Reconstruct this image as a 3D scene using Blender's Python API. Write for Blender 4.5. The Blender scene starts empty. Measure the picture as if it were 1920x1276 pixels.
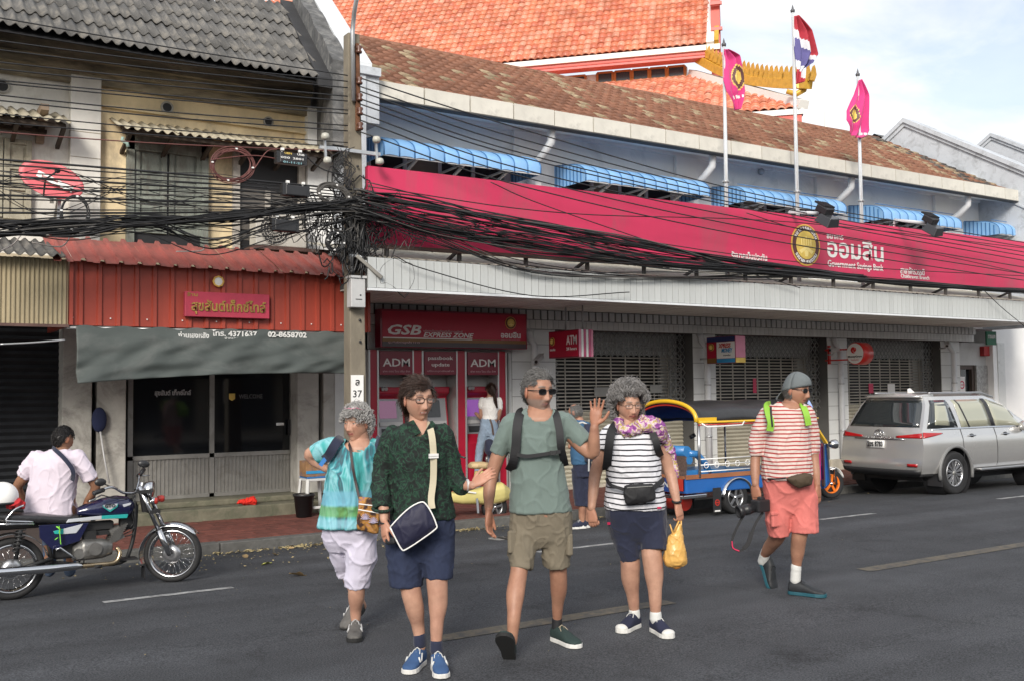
import bpy,bmesh,math,random
import numpy as np
from mathutils import Vector,Matrix,noise
random.seed(7)
R_ = math.radians
PI = math.pi
sc = bpy.context.scene
COL = sc.collection
# ---------------------------------------------------------------- camera
FPX,YAW,PITCH,ROLL,CAMZ = 1886.0,R_(57.3),R_(2.91),R_(0.66),1.62
cf = Vector((math.cos(YAW)*math.cos(PITCH),math.sin(YAW)*math.cos(PITCH),math.sin(PITCH)))
cr0 = Vector((math.sin(YAW),-math.cos(YAW),0))
cu0 = cr0.cross(cf)
cR = cr0*math.cos(ROLL) - cu0*math.sin(ROLL)
cU = cu0*math.cos(ROLL) + cr0*math.sin(ROLL)
CP = Vector((0,0,CAMZ))
cam_d = bpy.data.cameras.new('camera');cam = bpy.data.objects.new('camera',cam_d);COL.objects.link(cam)
cam.matrix_world = Matrix(((cR.x,cU.x,-cf.x,CP.x),(cR.y,cU.y,-cf.y,CP.y),(cR.z,cU.z,-cf.z,CP.z),(0,0,0,1)))
cam_d.sensor_width = 36;cam_d.lens = 36*FPX/1920;cam_d.clip_start = 0.1;cam_d.clip_end = 2000
sc.camera = cam
# ---------------------------------------------------------------- world
SUN_DIR = Vector((-0.72,-0.80,0.56)).normalized()      # towards the sun
sun_el = math.asin(SUN_DIR.z)
wd = bpy.data.worlds.new('World');sc.world = wd;wd.use_nodes = True
nt = wd.node_tree;nt.nodes.clear()
def N(t,x=0,y=0,**k):
    n = nt.nodes.new(t)
    for a,b in k.items():setattr(n,a,b)
    return n
out = N('ShaderNodeOutputWorld');bg = N('ShaderNodeBackground');bg.inputs[1].default_value = 0.135
sky = N('ShaderNodeTexSky',sky_type='NISHITA');sky.sun_disc = False;sky.sun_elevation = sun_el
sky.sun_rotation = math.atan2(SUN_DIR.x,SUN_DIR.y);sky.air_density = 1.0;sky.dust_density = 1.5;sky.ozone_density = 1.5
geo = N('ShaderNodeTexCoord');sep = N('ShaderNodeSeparateXYZ');nt.links.new(geo.outputs['Generated'],sep.inputs[0])
zz = N('ShaderNodeMath',operation='ADD');zz.inputs[1].default_value = 0.22;nt.links.new(sep.outputs[2],zz.inputs[0])
zm = N('ShaderNodeMath',operation='MAXIMUM');zm.inputs[1].default_value = 0.05;nt.links.new(zz.outputs[0],zm.inputs[0])
dv = N('ShaderNodeVectorMath',operation='DIVIDE');nt.links.new(geo.outputs['Generated'],dv.inputs[0])
cb = N('ShaderNodeCombineXYZ')
for i in range(3):nt.links.new(zm.outputs[0],cb.inputs[i])
nt.links.new(cb.outputs[0],dv.inputs[1])
mp = N('ShaderNodeMapping');mp.inputs['Scale'].default_value = (1.0,1.0,0.2);mp.inputs['Rotation'].default_value = (0,0,0.6)
mp.inputs['Location'].default_value = (3.1,1.7,0)
nt.links.new(dv.outputs[0],mp.inputs[0])
cn = N('ShaderNodeTexNoise');cn.inputs['Scale'].default_value = 2.1;cn.inputs['Detail'].default_value = 9;cn.inputs['Roughness'].default_value = 0.55;cn.inputs['Distortion'].default_value = 0.4
nt.links.new(mp.outputs[0],cn.inputs[0])
cramp = N('ShaderNodeValToRGB');cramp.color_ramp.elements[0].position = 0.40;cramp.color_ramp.elements[0].color = (0.30,)*3+(1,)
cramp.color_ramp.elements[1].position = 0.60;cramp.color_ramp.elements[1].color = (1,)*4
nt.links.new(cn.outputs[0],cramp.inputs[0])
cn2 = N('ShaderNodeTexNoise');cn2.inputs['Scale'].default_value = 4.5;cn2.inputs['Detail'].default_value = 6
nt.links.new(mp.outputs[0],cn2.inputs[0])
cr2 = N('ShaderNodeValToRGB');cr2.color_ramp.elements[0].position = 0.3;cr2.color_ramp.elements[0].color = (2.75,2.85,2.95,1)
cr2.color_ramp.elements[1].position = 0.7;cr2.color_ramp.elements[1].color = (3.5,3.5,3.5,1)
nt.links.new(cn2.outputs[0],cr2.inputs[0])
mx = N('ShaderNodeMix',data_type='RGBA');nt.links.new(cramp.outputs[0],mx.inputs[0]);hs = N('ShaderNodeHueSaturation');hs.inputs['Saturation'].default_value = 0.72;hs.inputs['Value'].default_value = 0.55;nt.links.new(sky.outputs[0],hs.inputs['Color']);nt.links.new(hs.outputs[0],mx.inputs[6]);nt.links.new(cr2.outputs[0],mx.inputs[7])
nt.links.new(mx.outputs[2],bg.inputs[0]);nt.links.new(bg.outputs[0],out.inputs[0])
# ---------------------------------------------------------------- sun and exposure
sd = bpy.data.lights.new('sun','SUN');sd.energy = 1.35;sd.angle = R_(18);sd.color = (1.0,0.94,0.85)
so = bpy.data.objects.new('sun',sd);COL.objects.link(so)
so.rotation_euler = SUN_DIR.to_track_quat('Z','Y').to_euler()
sc.view_settings.view_transform = 'Standard';sc.view_settings.look = 'None'
sc.view_settings.exposure = 1.42;sc.view_settings.gamma = 1.0;sc.view_settings.use_curve_mapping = False
sc.cycles.use_denoising = True
sc.cycles.max_bounces = 8

# ---------------------------------------------------------------- measuring helpers: points of the place seen at given directions
def ray(px,py):return cf + cR*((px-960)/FPX) - cU*((py-638)/FPX)
def atZ(px,py,z):d = ray(px,py);return CP + d*((z-CAMZ)/d.z)
def atY(px,py,y):d = ray(px,py);return CP + d*(y/d.y)
def atX(px,py,x):d = ray(px,py);return CP + d*(x/d.x)
def atD(px,py,dep):return CP + ray(px,py)*dep        # dep along the viewing axis
def depth(p):return (Vector(p)-CP).dot(cf)
def X(px,py,y):return atY(px,py,y).x
def Z(px,py,y):return atY(px,py,y).z
def roadz(y):return -0.25*((y-5.8)/6.15)**2
YK,ZW = 11.95,-0.12                                     # kerb face, pavement height
def onroad(px,py):
    z = 0
    for i in range(6):p = atZ(px,py,z);z = roadz(min(p.y,YK))
    return p

# ---------------------------------------------------------------- object helpers
def tag(o,label=None,cat=None,group=None,kind=None):
    if label:o['label'] = label
    if cat:o['category'] = cat
    if group:o['group'] = group
    if kind:o['kind'] = kind
    return o
def thing(name,label,cat,loc,group=None,rz=0):
    o = bpy.data.objects.new(name,None);o.empty_display_size = 0.1;COL.objects.link(o)
    o.location = loc;o.rotation_euler[2] = rz
    return tag(o,label,cat,group)
def origin(o):
    v = Vector((0,0,0))
    while o is not None:v = v + o.location;o = o.parent
    return v
class MB:
    """collects faces; build() links them as one mesh object"""
    def __init__(s):s.v = [];s.f = [];s.mi = [];s.cur = 0;s.M = None;s.sm = []
    def add(s,vs,fs,smooth=False):
        b = len(s.v)
        if s.M is not None:vs = [s.M @ Vector(q) for q in vs]
        s.v.extend([tuple(q) for q in vs]);s.f.extend([tuple(i+b for i in q) for q in fs])
        s.mi.extend([s.cur]*len(fs));s.sm.extend([smooth]*len(fs));return s
    def box(s,c,d,rz=0,T=None):
        x,y,z = d[0]/2,d[1]/2,d[2]/2
        vs = [Vector((a*x,b*y,e*z)) for e in (-1,1) for b in (-1,1) for a in (-1,1)]
        if rz:m = Matrix.Rotation(rz,3,'Z');vs = [m @ q for q in vs]
        if T is not None:vs = [T @ q for q in vs]
        c = Vector(c);vs = [q+c for q in vs]
        return s.add(vs,[(0,2,3,1),(4,5,7,6),(0,1,5,4),(2,6,7,3),(0,4,6,2),(1,3,7,5)])
    def bb(s,x0,x1,y0,y1,z0,z1):return s.box(((x0+x1)/2,(y0+y1)/2,(z0+z1)/2),(x1-x0,y1-y0,z1-z0))
    def bar(s,p,q,w,h=None,up=(0,0,1)):
        p,q = Vector(p),Vector(q);h = h or w;d = (q-p);L = d.length
        if L < 1e-6:return s
        d /= L;u = Vector(up);a = d.cross(u)
        if a.length < 1e-3:a = d.cross(Vector((1,0,0)))
        a.normalize();b = a.cross(d)
        vs = [r + a*(i*w/2) + b*(j*h/2) for r in (p,q) for j in (-1,1) for i in (-1,1)]
        return s.add(vs,[(0,2,3,1),(4,5,7,6),(0,1,5,4),(2,6,7,3),(0,4,6,2),(1,3,7,5)])
    def tube(s,pts,r,n=8,cap=True,smooth=True,closed=False,flat=None):
        pts = [Vector(p) for p in pts];m = len(pts);rr = r if isinstance(r,(list,tuple)) else [r]*m
        vs = [];prev = None
        for i,p in enumerate(pts):
            if closed:d = pts[(i+1) % m]-pts[i-1]
            else:d = pts[min(i+1,m-1)]-pts[max(i-1,0)]
            if d.length < 1e-9:d = Vector((0,0,1))
            d.normalize()
            if prev is None:
                a = d.cross(Vector((0,0,1)))
                if a.length < 1e-2:a = d.cross(Vector((1,0,0)))
            else:a = prev - d*prev.dot(d)
            if a.length < 1e-6:a = d.orthogonal()
            a.normalize();prev = a;b = d.cross(a)
            fl = flat if flat else 1
            for k in range(n):
                t = 2*PI*k/n;vs.append(p + a*(math.cos(t)*rr[i]) + b*(math.sin(t)*rr[i]*fl))
        fs = []
        for i in range(m if closed else m-1):
            for k in range(n):
                j = (i+1) % m;k2 = (k+1) % n
                fs.append((i*n+k,i*n+k2,j*n+k2,j*n+k))
        s.add(vs,fs,smooth)
        if cap and not closed:s.add([],[]);b0 = len(s.v)-len(vs);s.f.append(tuple(b0+k for k in range(n))[::-1]);s.f.append(tuple(b0+(m-1)*n+k for k in range(n)));s.mi += [s.cur]*2;s.sm += [False]*2
        return s
    def lathe(s,c,axis,prof,n=24,smooth=True,closed=False):
        """prof: (radius, distance along axis)"""
        c = Vector(c);ax = Vector(axis).normalized();a = ax.orthogonal().normalized();b = ax.cross(a)
        vs = [c + ax*h + (a*math.cos(2*PI*k/n) + b*math.sin(2*PI*k/n))*max(r,1e-5) for r,h in prof for k in range(n)]
        m = len(prof);fs = []
        for i in range(m if closed else m-1):
            for k in range(n):
                j = (i+1) % m;k2 = (k+1) % n;fs.append((i*n+k,i*n+k2,j*n+k2,j*n+k))
        return s.add(vs,fs,smooth)
    def cyl(s,c,axis,r,h,n=20,smooth=True):
        ax = Vector(axis).normalized();c = Vector(c)
        s.lathe(c-ax*h/2,ax,[(0,0),(r,0)],n,False);s.lathe(c-ax*h/2,ax,[(r,0),(r,h)],n,smooth);return s.lathe(c-ax*h/2,ax,[(r,h),(0,h)],n,False)
    def ball(s,c,r,n=16,m=10,T=None):
        r3 = r if isinstance(r,(list,tuple)) else (r,r,r);c = Vector(c);vs = []
        for i in range(m+1):
            t = PI*i/m
            for k in range(n):
                q = Vector((math.sin(t)*math.cos(2*PI*k/n)*r3[0],math.sin(t)*math.sin(2*PI*k/n)*r3[1],math.cos(t)*r3[2]))
                if T is not None:q = T @ q
                vs.append(c+q)
        return s.add(vs,[(i*n+k,(i+1)*n+k,(i+1)*n+(k+1) % n,i*n+(k+1) % n) for i in range(m) for k in range(n)],True)
    def prism(s,poly,P,U,V,Wd,smooth=False):
        """poly 2d in plane (P; U, V), pushed along Wd"""
        P,U,V,Wd = Vector(P),Vector(U),Vector(V),Vector(Wd);n = len(poly)
        a = [P+U*x+V*y for x,y in poly];b = [q+Wd for q in a]
        s.add(a+b,[tuple(range(n)),tuple(range(2*n-1,n-1,-1))])
        b0 = len(s.v)-2*n
        for i in range(n):j = (i+1) % n;s.f.append((b0+i,b0+n+i,b0+n+j,b0+j));s.mi.append(s.cur);s.sm.append(smooth)
        return s
    def grid(s,fn,nu,nv,smooth=True,flip=False):
        vs = [fn(i/nu,j/nv) for j in range(nv+1) for i in range(nu+1)];w = nu+1
        fs = [(j*w+i,j*w+i+1,(j+1)*w+i+1,(j+1)*w+i) for j in range(nv) for i in range(nu)]
        if flip:fs = [q[::-1] for q in fs]
        return s.add(vs,fs,smooth)
    def mesh(s,name,mats,loc=(0,0,0)):
        me = bpy.data.meshes.new(name);L = Vector(loc)
        me.from_pydata([(q[0]-L.x,q[1]-L.y,q[2]-L.z) for q in s.v],[],s.f)
        for m in (mats if isinstance(mats,(list,tuple)) else [mats]):me.materials.append(m)
        me.polygons.foreach_set('material_index',s.mi);me.polygons.foreach_set('use_smooth',s.sm)
        me.update();return me
    def build(s,name,mats,parent=None,bevel=0,sub=0,loc=None,label=None,fixn=True,solid=0,kind=None):
        L = Vector(loc) if loc is not None else (origin(parent) if parent else Vector((0,0,0)))
        me = s.mesh(name,mats,L)
        if fixn:
            bm = bmesh.new();bm.from_mesh(me);bmesh.ops.recalc_face_normals(bm,faces=bm.faces);bm.to_mesh(me);bm.free()
        o2 = bpy.data.objects.new(name,me);COL.objects.link(o2)
        o2.parent = parent;o2.location = L - (origin(parent) if parent else Vector((0,0,0)))
        if solid:m = o2.modifiers.new('s','SOLIDIFY');m.thickness = solid;m.offset = 0
        if sub:m = o2.modifiers.new('u','SUBSURF');m.levels = m.render_levels = sub
        if bevel:m = o2.modifiers.new('b','BEVEL');m.width = bevel;m.segments = 2;m.limit_method = 'ANGLE'
        if label:o2['label'] = label
        if kind:o2['kind'] = kind
        return o2
def obj(name,me,parent=None):
    o = bpy.data.objects.new(name,me);COL.objects.link(o);o.parent = parent;return o
def place(name,me,parent,loc,rot=None,scale=None):
    """a piece that shares mesh data; loc in world coordinates"""
    o = bpy.data.objects.new(name,me);COL.objects.link(o);o.parent = parent
    o.location = Vector(loc) - (origin(parent) if parent else Vector((0,0,0)))
    if rot is not None:o.rotation_euler = rot
    if scale is not None:o.scale = scale
    return o
def copy_tree(o,parent=None):
    c = o.copy();COL.objects.link(c);c.parent = parent
    for ch in list(o.children):copy_tree(ch,c)
    return c

# ---------------------------------------------------------------- materials
_mc = {}
def mat(name,col,rough=0.6,metal=0.0,var=0.12,scale=3.0,bump=0.0,bscale=40.0,dirt=None,damt=0.4,dscale=2.0,rnd=0.0,
        stretch=(1,1,1),coat=0.0,vcol=False,trans=0.0,alpha=1.0,spec=0.5,bstretch=None,emit=None,sheen=0):
    if name in _mc:return _mc[name]
    m = bpy.data.materials.new(name);m.use_nodes = True;t = m.node_tree;b = t.nodes['Principled BSDF'];_mc[name] = m
    L = t.links.new
    def n(ty,**k):
        q = t.nodes.new(ty)
        for a,v in k.items():setattr(q,a,v)
        return q
    tc = n('ShaderNodeTexCoord');mp = n('ShaderNodeMapping');mp.inputs['Scale'].default_value = stretch
    L(tc.outputs['Object'],mp.inputs[0])
    c = col if len(col) == 4 else tuple(col)+(1,)
    if vcol:
        vc = n('ShaderNodeVertexColor',layer_name='Col');src = vc.outputs[0]
    else:
        rg = n('ShaderNodeRGB');rg.outputs[0].default_value = c;src = rg.outputs[0]
    if var:
        nz = n('ShaderNodeTexNoise');nz.inputs['Scale'].default_value = scale;nz.inputs['Detail'].default_value = 8;nz.inputs['Roughness'].default_value = 0.62
        L(mp.outputs[0],nz.inputs[0])
        mr = n('ShaderNodeMapRange');mr.inputs[1].default_value = 0.3;mr.inputs[2].default_value = 0.7;mr.inputs[3].default_value = 1-var;mr.inputs[4].default_value = 1+var
        L(nz.outputs[0],mr.inputs[0])
        hv = n('ShaderNodeHueSaturation');L(src,hv.inputs['Color']);L(mr.outputs[0],hv.inputs['Value']);src = hv.outputs[0]
    if rnd:
        oi = n('ShaderNodeObjectInfo');mr = n('ShaderNodeMapRange');mr.inputs[3].default_value = 1-rnd;mr.inputs[4].default_value = 1+rnd
        L(oi.outputs['Random'],mr.inputs[0]);hv = n('ShaderNodeHueSaturation');L(src,hv.inputs['Color']);L(mr.outputs[0],hv.inputs['Value']);src = hv.outputs[0]
    if dirt:
        nz = n('ShaderNodeTexNoise');nz.inputs['Scale'].default_value = dscale;nz.inputs['Detail'].default_value = 10;nz.inputs['Roughness'].default_value = 0.7
        nz.inputs['Distortion'].default_value = 0.6
        L(mp.outputs[0],nz.inputs[0])
        rp = n('ShaderNodeValToRGB');rp.color_ramp.elements[0].position = 0.62-damt*0.35;rp.color_ramp.elements[1].position = 0.86-damt*0.35
        rp.color_ramp.elements[1].color = (0.9,)*3+(1,)
        L(nz.outputs[0],rp.inputs[0]);mx = n('ShaderNodeMix',data_type='RGBA');L(rp.outputs[0],mx.inputs[0]);L(src,mx.inputs[6]);mx.inputs[7].default_value = tuple(dirt)+(1,);src = mx.outputs[2]
    L(src,b.inputs['Base Color'])
    b.inputs['Roughness'].default_value = rough;b.inputs['Metallic'].default_value = metal
    b.inputs['Specular IOR Level'].default_value = spec
    if coat:b.inputs['Coat Weight'].default_value = coat;b.inputs['Coat Roughness'].default_value = 0.05
    if sheen:b.inputs['Sheen Weight'].default_value = sheen
    if trans:b.inputs['Transmission Weight'].default_value = trans
    if alpha < 1:b.inputs['Alpha'].default_value = alpha
    if emit:b.inputs['Emission Color'].default_value = tuple(emit[:3])+(1,);b.inputs['Emission Strength'].default_value = emit[3]
    if bump:
        nz = n('ShaderNodeTexNoise');nz.inputs['Scale'].default_value = bscale;nz.inputs['Detail'].default_value = 6
        if bstretch:m2 = n('ShaderNodeMapping');m2.inputs['Scale'].default_value = bstretch;L(tc.outputs['Object'],m2.inputs[0]);L(m2.outputs[0],nz.inputs[0])
        else:L(mp.outputs[0],nz.inputs[0])
        bp = n('ShaderNodeBump');bp.inputs['Strength'].default_value = min(1,bump);bp.inputs['Distance'].default_value = 0.01*max(1,bump)
        L(nz.outputs[0],bp.inputs['Height']);L(bp.outputs[0],b.inputs['Normal'])
    return m
# ---------------------------------------------------------------- lettering
def text(s,parent,name,m,P,U,V,w=None,h=None,ext=0.004,bold=0.0,shear=0.0,center=True,label=None,spacing=1.0):
    """lettering as a mesh on the plane (P; U right, V up); fitted to width w and height h; P is its centre (or lower left)"""
    cu = bpy.data.curves.new('t','FONT');cu.body = s;cu.extrude = 0.01;cu.offset = bold;cu.shear = shear;cu.resolution_u = 2;cu.space_character = spacing
    o = bpy.data.objects.new('t',cu);COL.objects.link(o)
    dg = bpy.context.evaluated_depsgraph_get();me = bpy.data.meshes.new_from_object(o.evaluated_get(dg))
    bpy.data.objects.remove(o);bpy.data.curves.remove(cu)
    n = len(me.vertices)
    if n == 0:return None
    a = np.empty(n*3);me.vertices.foreach_get('co',a);a = a.reshape(-1,3)
    lo,hi = a.min(0),a.max(0);W0,H0 = hi[0]-lo[0],hi[1]-lo[1]
    sx = w/W0 if w else h/H0;sy = h/H0 if h else sx
    U,V = Vector(U).normalized(),Vector(V).normalized();Nn = U.cross(V);P = Vector(P)
    ox = (lo[0]+hi[0])/2 if center else lo[0];oy = (lo[1]+hi[1])/2 if center else lo[1]
    L = origin(parent) if parent else Vector((0,0,0));base = np.array(P-L)
    b = base + np.outer((a[:,0]-ox)*sx,np.array(U)) + np.outer((a[:,1]-oy)*sy,np.array(V)) + np.outer((a[:,2]+0.01)/0.02*ext,np.array(Nn))
    me.vertices.foreach_set('co',b.ravel());me.materials.clear();me.materials.append(m);me.update();me.name = name
    o = obj(name,me,parent)
    if label:o['label'] = label
    return o
UX,UZ = Vector((1,0,0)),Vector((0,0,1))

# ================================================================ GROUND
M_asph = mat('asphalt',(0.045,0.047,0.052),rough=0.82,var=0.22,scale=1.3,bump=0.6,bscale=140,dirt=(0.048,0.050,0.054),damt=0.35,dscale=0.7,spec=0.3)
def asphalt_extra():
    t = M_asph.node_tree;b = t.nodes['Principled BSDF'];L = t.links.new
    src = b.inputs['Base Color'].links[0].from_socket
    tc = t.nodes.new('ShaderNodeTexCoord')
    nz = t.nodes.new('ShaderNodeTexNoise');nz.inputs['Scale'].default_value = 95;nz.inputs['Detail'].default_value = 3;L(tc.outputs['Object'],nz.inputs[0])
    r = t.nodes.new('ShaderNodeMapRange');r.inputs[1].default_value = 0.3;r.inputs[2].default_value = 0.72;r.inputs[3].default_value = 0.40;r.inputs[4].default_value = 2.1
    L(nz.outputs[0],r.inputs[0])
    # long streaks of tyre wear along the street
    mp = t.nodes.new('ShaderNodeMapping');mp.inputs['Scale'].default_value = (0.05,0.9,1);L(tc.outputs['Object'],mp.inputs[0])
    n2 = t.nodes.new('ShaderNodeTexNoise');n2.inputs['Scale'].default_value = 1.6;n2.inputs['Detail'].default_value = 5;L(mp.outputs[0],n2.inputs[0])
    r2 = t.nodes.new('ShaderNodeMapRange');r2.inputs[1].default_value = 0.3;r2.inputs[2].default_value = 0.7;r2.inputs[3].default_value = 0.7;r2.inputs[4].default_value = 1.25;L(n2.outputs[0],r2.inputs[0])
    mm = t.nodes.new('ShaderNodeMath');mm.operation = 'MULTIPLY';L(r.outputs[0],mm.inputs[0]);L(r2.outputs[0],mm.inputs[1])
    # sparse hairline cracks and tar lines
    vo = t.nodes.new('ShaderNodeTexVoronoi');vo.feature = 'DISTANCE_TO_EDGE';vo.inputs['Scale'].default_value = 0.55
    nd = t.nodes.new('ShaderNodeTexNoise');nd.inputs['Scale'].default_value = 2.5;nd.inputs['Detail'].default_value = 6;L(tc.outputs['Object'],nd.inputs[0])
    va = t.nodes.new('ShaderNodeMix');va.data_type = 'RGBA';va.inputs[0].default_value = 0.3;L(tc.outputs['Object'],va.inputs[6]);L(nd.outputs[1],va.inputs[7]);L(va.outputs[2],vo.inputs[0])
    lt = t.nodes.new('ShaderNodeMapRange');lt.inputs[1].default_value = 0.0;lt.inputs[2].default_value = 0.006;lt.inputs[3].default_value = 0.75;lt.inputs[4].default_value = 1.0;L(vo.outputs[0],lt.inputs[0])
    m3 = t.nodes.new('ShaderNodeMath');m3.operation = 'MULTIPLY';L(mm.outputs[0],m3.inputs[0]);L(lt.outputs[0],m3.inputs[1])
    ns = t.nodes.new('ShaderNodeTexNoise');ns.inputs['Scale'].default_value = 1.5;ns.inputs['Detail'].default_value = 7;ns.inputs['Roughness'].default_value = .65;L(tc.outputs['Object'],ns.inputs[0])
    rs_ = t.nodes.new('ShaderNodeMapRange');rs_.inputs[1].default_value = .58;rs_.inputs[2].default_value = .70;rs_.inputs[3].default_value = 1.0;rs_.inputs[4].default_value = .62;L(ns.outputs[0],rs_.inputs[0])
    m4 = t.nodes.new('ShaderNodeMath');m4.operation = 'MULTIPLY';L(m3.outputs[0],m4.inputs[0]);L(rs_.outputs[0],m4.inputs[1]);m3 = m4
    hv = t.nodes.new('ShaderNodeHueSaturation');L(src,hv.inputs['Color']);L(m3.outputs[0],hv.inputs['Value']);L(hv.outputs[0],b.inputs['Base Color'])
asphalt_extra()
M_conc = mat('concrete',(0.26,0.25,0.235),rough=0.85,var=0.3,scale=2.2,bump=0.5,bscale=60,dirt=(0.07,0.065,0.06),damt=0.5,dscale=2.5)
M_kerb = mat('kerb_concrete',(0.11,0.107,0.10),rough=0.85,var=0.3,scale=3,bump=0.5,bscale=60,dirt=(0.055,0.055,0.052),damt=0.55,dscale=3,rnd=0.12)
M_soil = mat('packed_earth',(0.10,0.09,0.08),rough=0.95)
g = MB();g.grid(lambda u,v:(-400+900*u,-300+800*v,-0.8),4,4);tag(g.build('ground',M_soil,loc=(0,0,-0.8)),kind='structure')
g = MB()
def road_fn(u,v):
    y = -6+ (YK+6)*v;return (-40+130*u,y,roadz(y))
g.grid(road_fn,4,60);tag(g.build('road',M_asph),kind='structure')
g = MB();g.bb(-40,90,-14,-6,-1.2,roadz(-6)+0.13);tag(g.build('far_pavement',M_conc),kind='structure')
M_opp = mat('opposite_plaster',(0.38,0.34,0.27),rough=.9,var=.2,scale=.6);M_opd = mat('opposite_window',(0.03,0.03,0.035),rough=.3)  # unseen row, added and kept low so the shop glass reflects it dark
t = thing('unseen_low_building','long low cream building on the camera\'s own side of the street','building',(15,-14,0))
q = MB();q.bb(-34,65,-24,-14,-.2,4.5);q.bb(-34,65,-14,-12.4,2.9,3.1);q.build('wall',M_opp,t)
qm = MB();qm.bb(-1.3,1.3,-.02,.02,.1,2.7);qm = qm.mesh('window',M_opd)
for i in range(27):place('window',qm,t,(-32+3.55*i,-13.97,0))
# painted lines
M_wline = mat('road_paint_white',(0.36,0.36,0.355),rough=0.7,var=0.25,scale=9,dirt=(0.06,0.06,0.065),damt=0.5,dscale=14)
M_yline = mat('road_paint_yellow',(0.15,0.125,0.085),rough=0.75,var=0.3,scale=9,dirt=(0.05,0.05,0.05),damt=0.75,dscale=9)
def line(x0,x1,y,w,m,name,label):
    b = MB();n = 6
    b.grid(lambda u,v:(x0+(x1-x0)*u,y-w/2+w*v,roadz(y-w/2+w*v)+0.004),n,1)
    o = b.build(name,m,loc=(x0,y,0));tag(o,kind='structure');return o
for a,b_ in (((186,1124),(430,1098)),((1003,1034),(1148,1017)),((1535,973),(1646,962)),((1880,935),(1960,927))):
    p,q = onroad(*a),onroad(*b_);line(p.x,q.x,8.82,0.10,M_wline,'white_lane_line','')
for a,b_ in (((828,1200),(1283,1134)),((1640,1072),(1990,1020))):
    p,q = onroad(*a),onroad(*b_);line(p.x,q.x,5.93,0.16,M_yline,'yellow_lane_line','')
# kerb of single stones
kb = MB();kb.bb(-0.745,0.745,0,0.18,-0.45,ZW);km = kb.mesh('kerb_stone',M_kerb)
kroot = thing('kerb',None,None,(0,YK,0));kroot['kind'] = 'structure'
for i in range(26):
    o = place('kerb_stone',km,kroot,(-9.2+1.5*i,YK+random.uniform(-.004,.004),random.uniform(-.004,.004)))
    mo = o.modifiers.new('b','BEVEL');mo.width = 0.012;mo.segments = 2
# pavement of red pavers, herringbone near, all real blocks
M_pav = mat('red_paver',(0.145,0.045,0.033),rough=0.8,var=0.25,scale=6,bump=0.4,bscale=70,dirt=(0.07,0.045,0.038),damt=0.4,dscale=3,rnd=0.22)
M_joint = mat('paver_joint',(0.07,0.05,0.045),rough=0.95)
g = MB();g.bb(-40,90,YK+0.182,15.5,-0.6,ZW-0.012);pv = g.build('pavement',M_joint);tag(pv,kind='structure')
pb = MB();pb.box((0,0,-0.02),(0.216,0.104,0.04));pb.f = [f for i,f in enumerate(pb.f) if i != 0];pb.mi = pb.mi[1:];pb.sm = pb.sm[1:]
pm = pb.mesh('paver',M_pav);pm2 = pm
L_,W_ = 0.22,0.11
def bond():
    res = []
    for r in range(0,24):
        for c in range(-20,130):
            # basket of alternating pairs: reads as the zigzag laid there
            x = 1.2 + c*L_;y = YK+0.24 + r*L_/2
            if (c + r//2) % 2:res.append((x+L_/2,y+W_/2,0))
            else:
                if r % 2 == 0:res += [(x+W_/2,y+W_,1),(x+W_*1.5,y+W_,1)]
    return res
P_ = [p for p in bond() if p[0] > 2.3 and p[1] < 15.2 and p[0] < 26]
P_.sort(key=lambda p:depth((p[0],p[1],0)) if (p[0] < 5.9) else 50+depth((p[0],p[1],0)))
far = MB()
for k,(x,y,r) in enumerate(P_):
    dz = random.uniform(-.003,.004)
    if k < 300:place('paver',pm,pv,(x,y,ZW+dz),(random.uniform(-.01,.01),random.uniform(-.01,.01),r*PI/2))
    else:
        a,b_ = (0.108,0.052) if r == 0 else (0.052,0.108);z = ZW+dz
        far.add([(x-a,y-b_,z),(x+a,y-b_,z),(x+a,y+b_,z),(x-a,y+b_,z),(x-a,y-b_,z-.02),(x+a,y-b_,z-.02),(x+a,y+b_,z-.02),(x-a,y+b_,z-.02)],
                [(0,1,2,3),(0,4,5,1),(1,5,6,2),(2,6,7,3),(3,7,4,0)])
far.build('paver_field',M_pav,pv,kind='stuff',fixn=False)
# manhole patch by the kerb
mh = MB();p0 = onroad(985,1003);mh.bb(p0.x-.5,p0.x+.55,p0.y-.45,p0.y+.05,roadz(p0.y)-.05,roadz(p0.y)+0.012)
M_grate = mat('cast_iron',(0.05,0.045,0.042),rough=0.7,metal=0.5,var=0.3,bump=0.5)
o = mh.build('drain_cover',M_conc,loc=(p0.x,p0.y,p0.z));tag(o,'rectangular concrete drain cover set in the road edge by the kerb','drain cover')
gr = MB()
for i in range(9):gr.bb(p0.x-.42+.1*i,p0.x-.37+.1*i,p0.y-.38,p0.y-.02,roadz(p0.y)+.012,roadz(p0.y)+.022)
gr.build('grate',M_grate,o)
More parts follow.
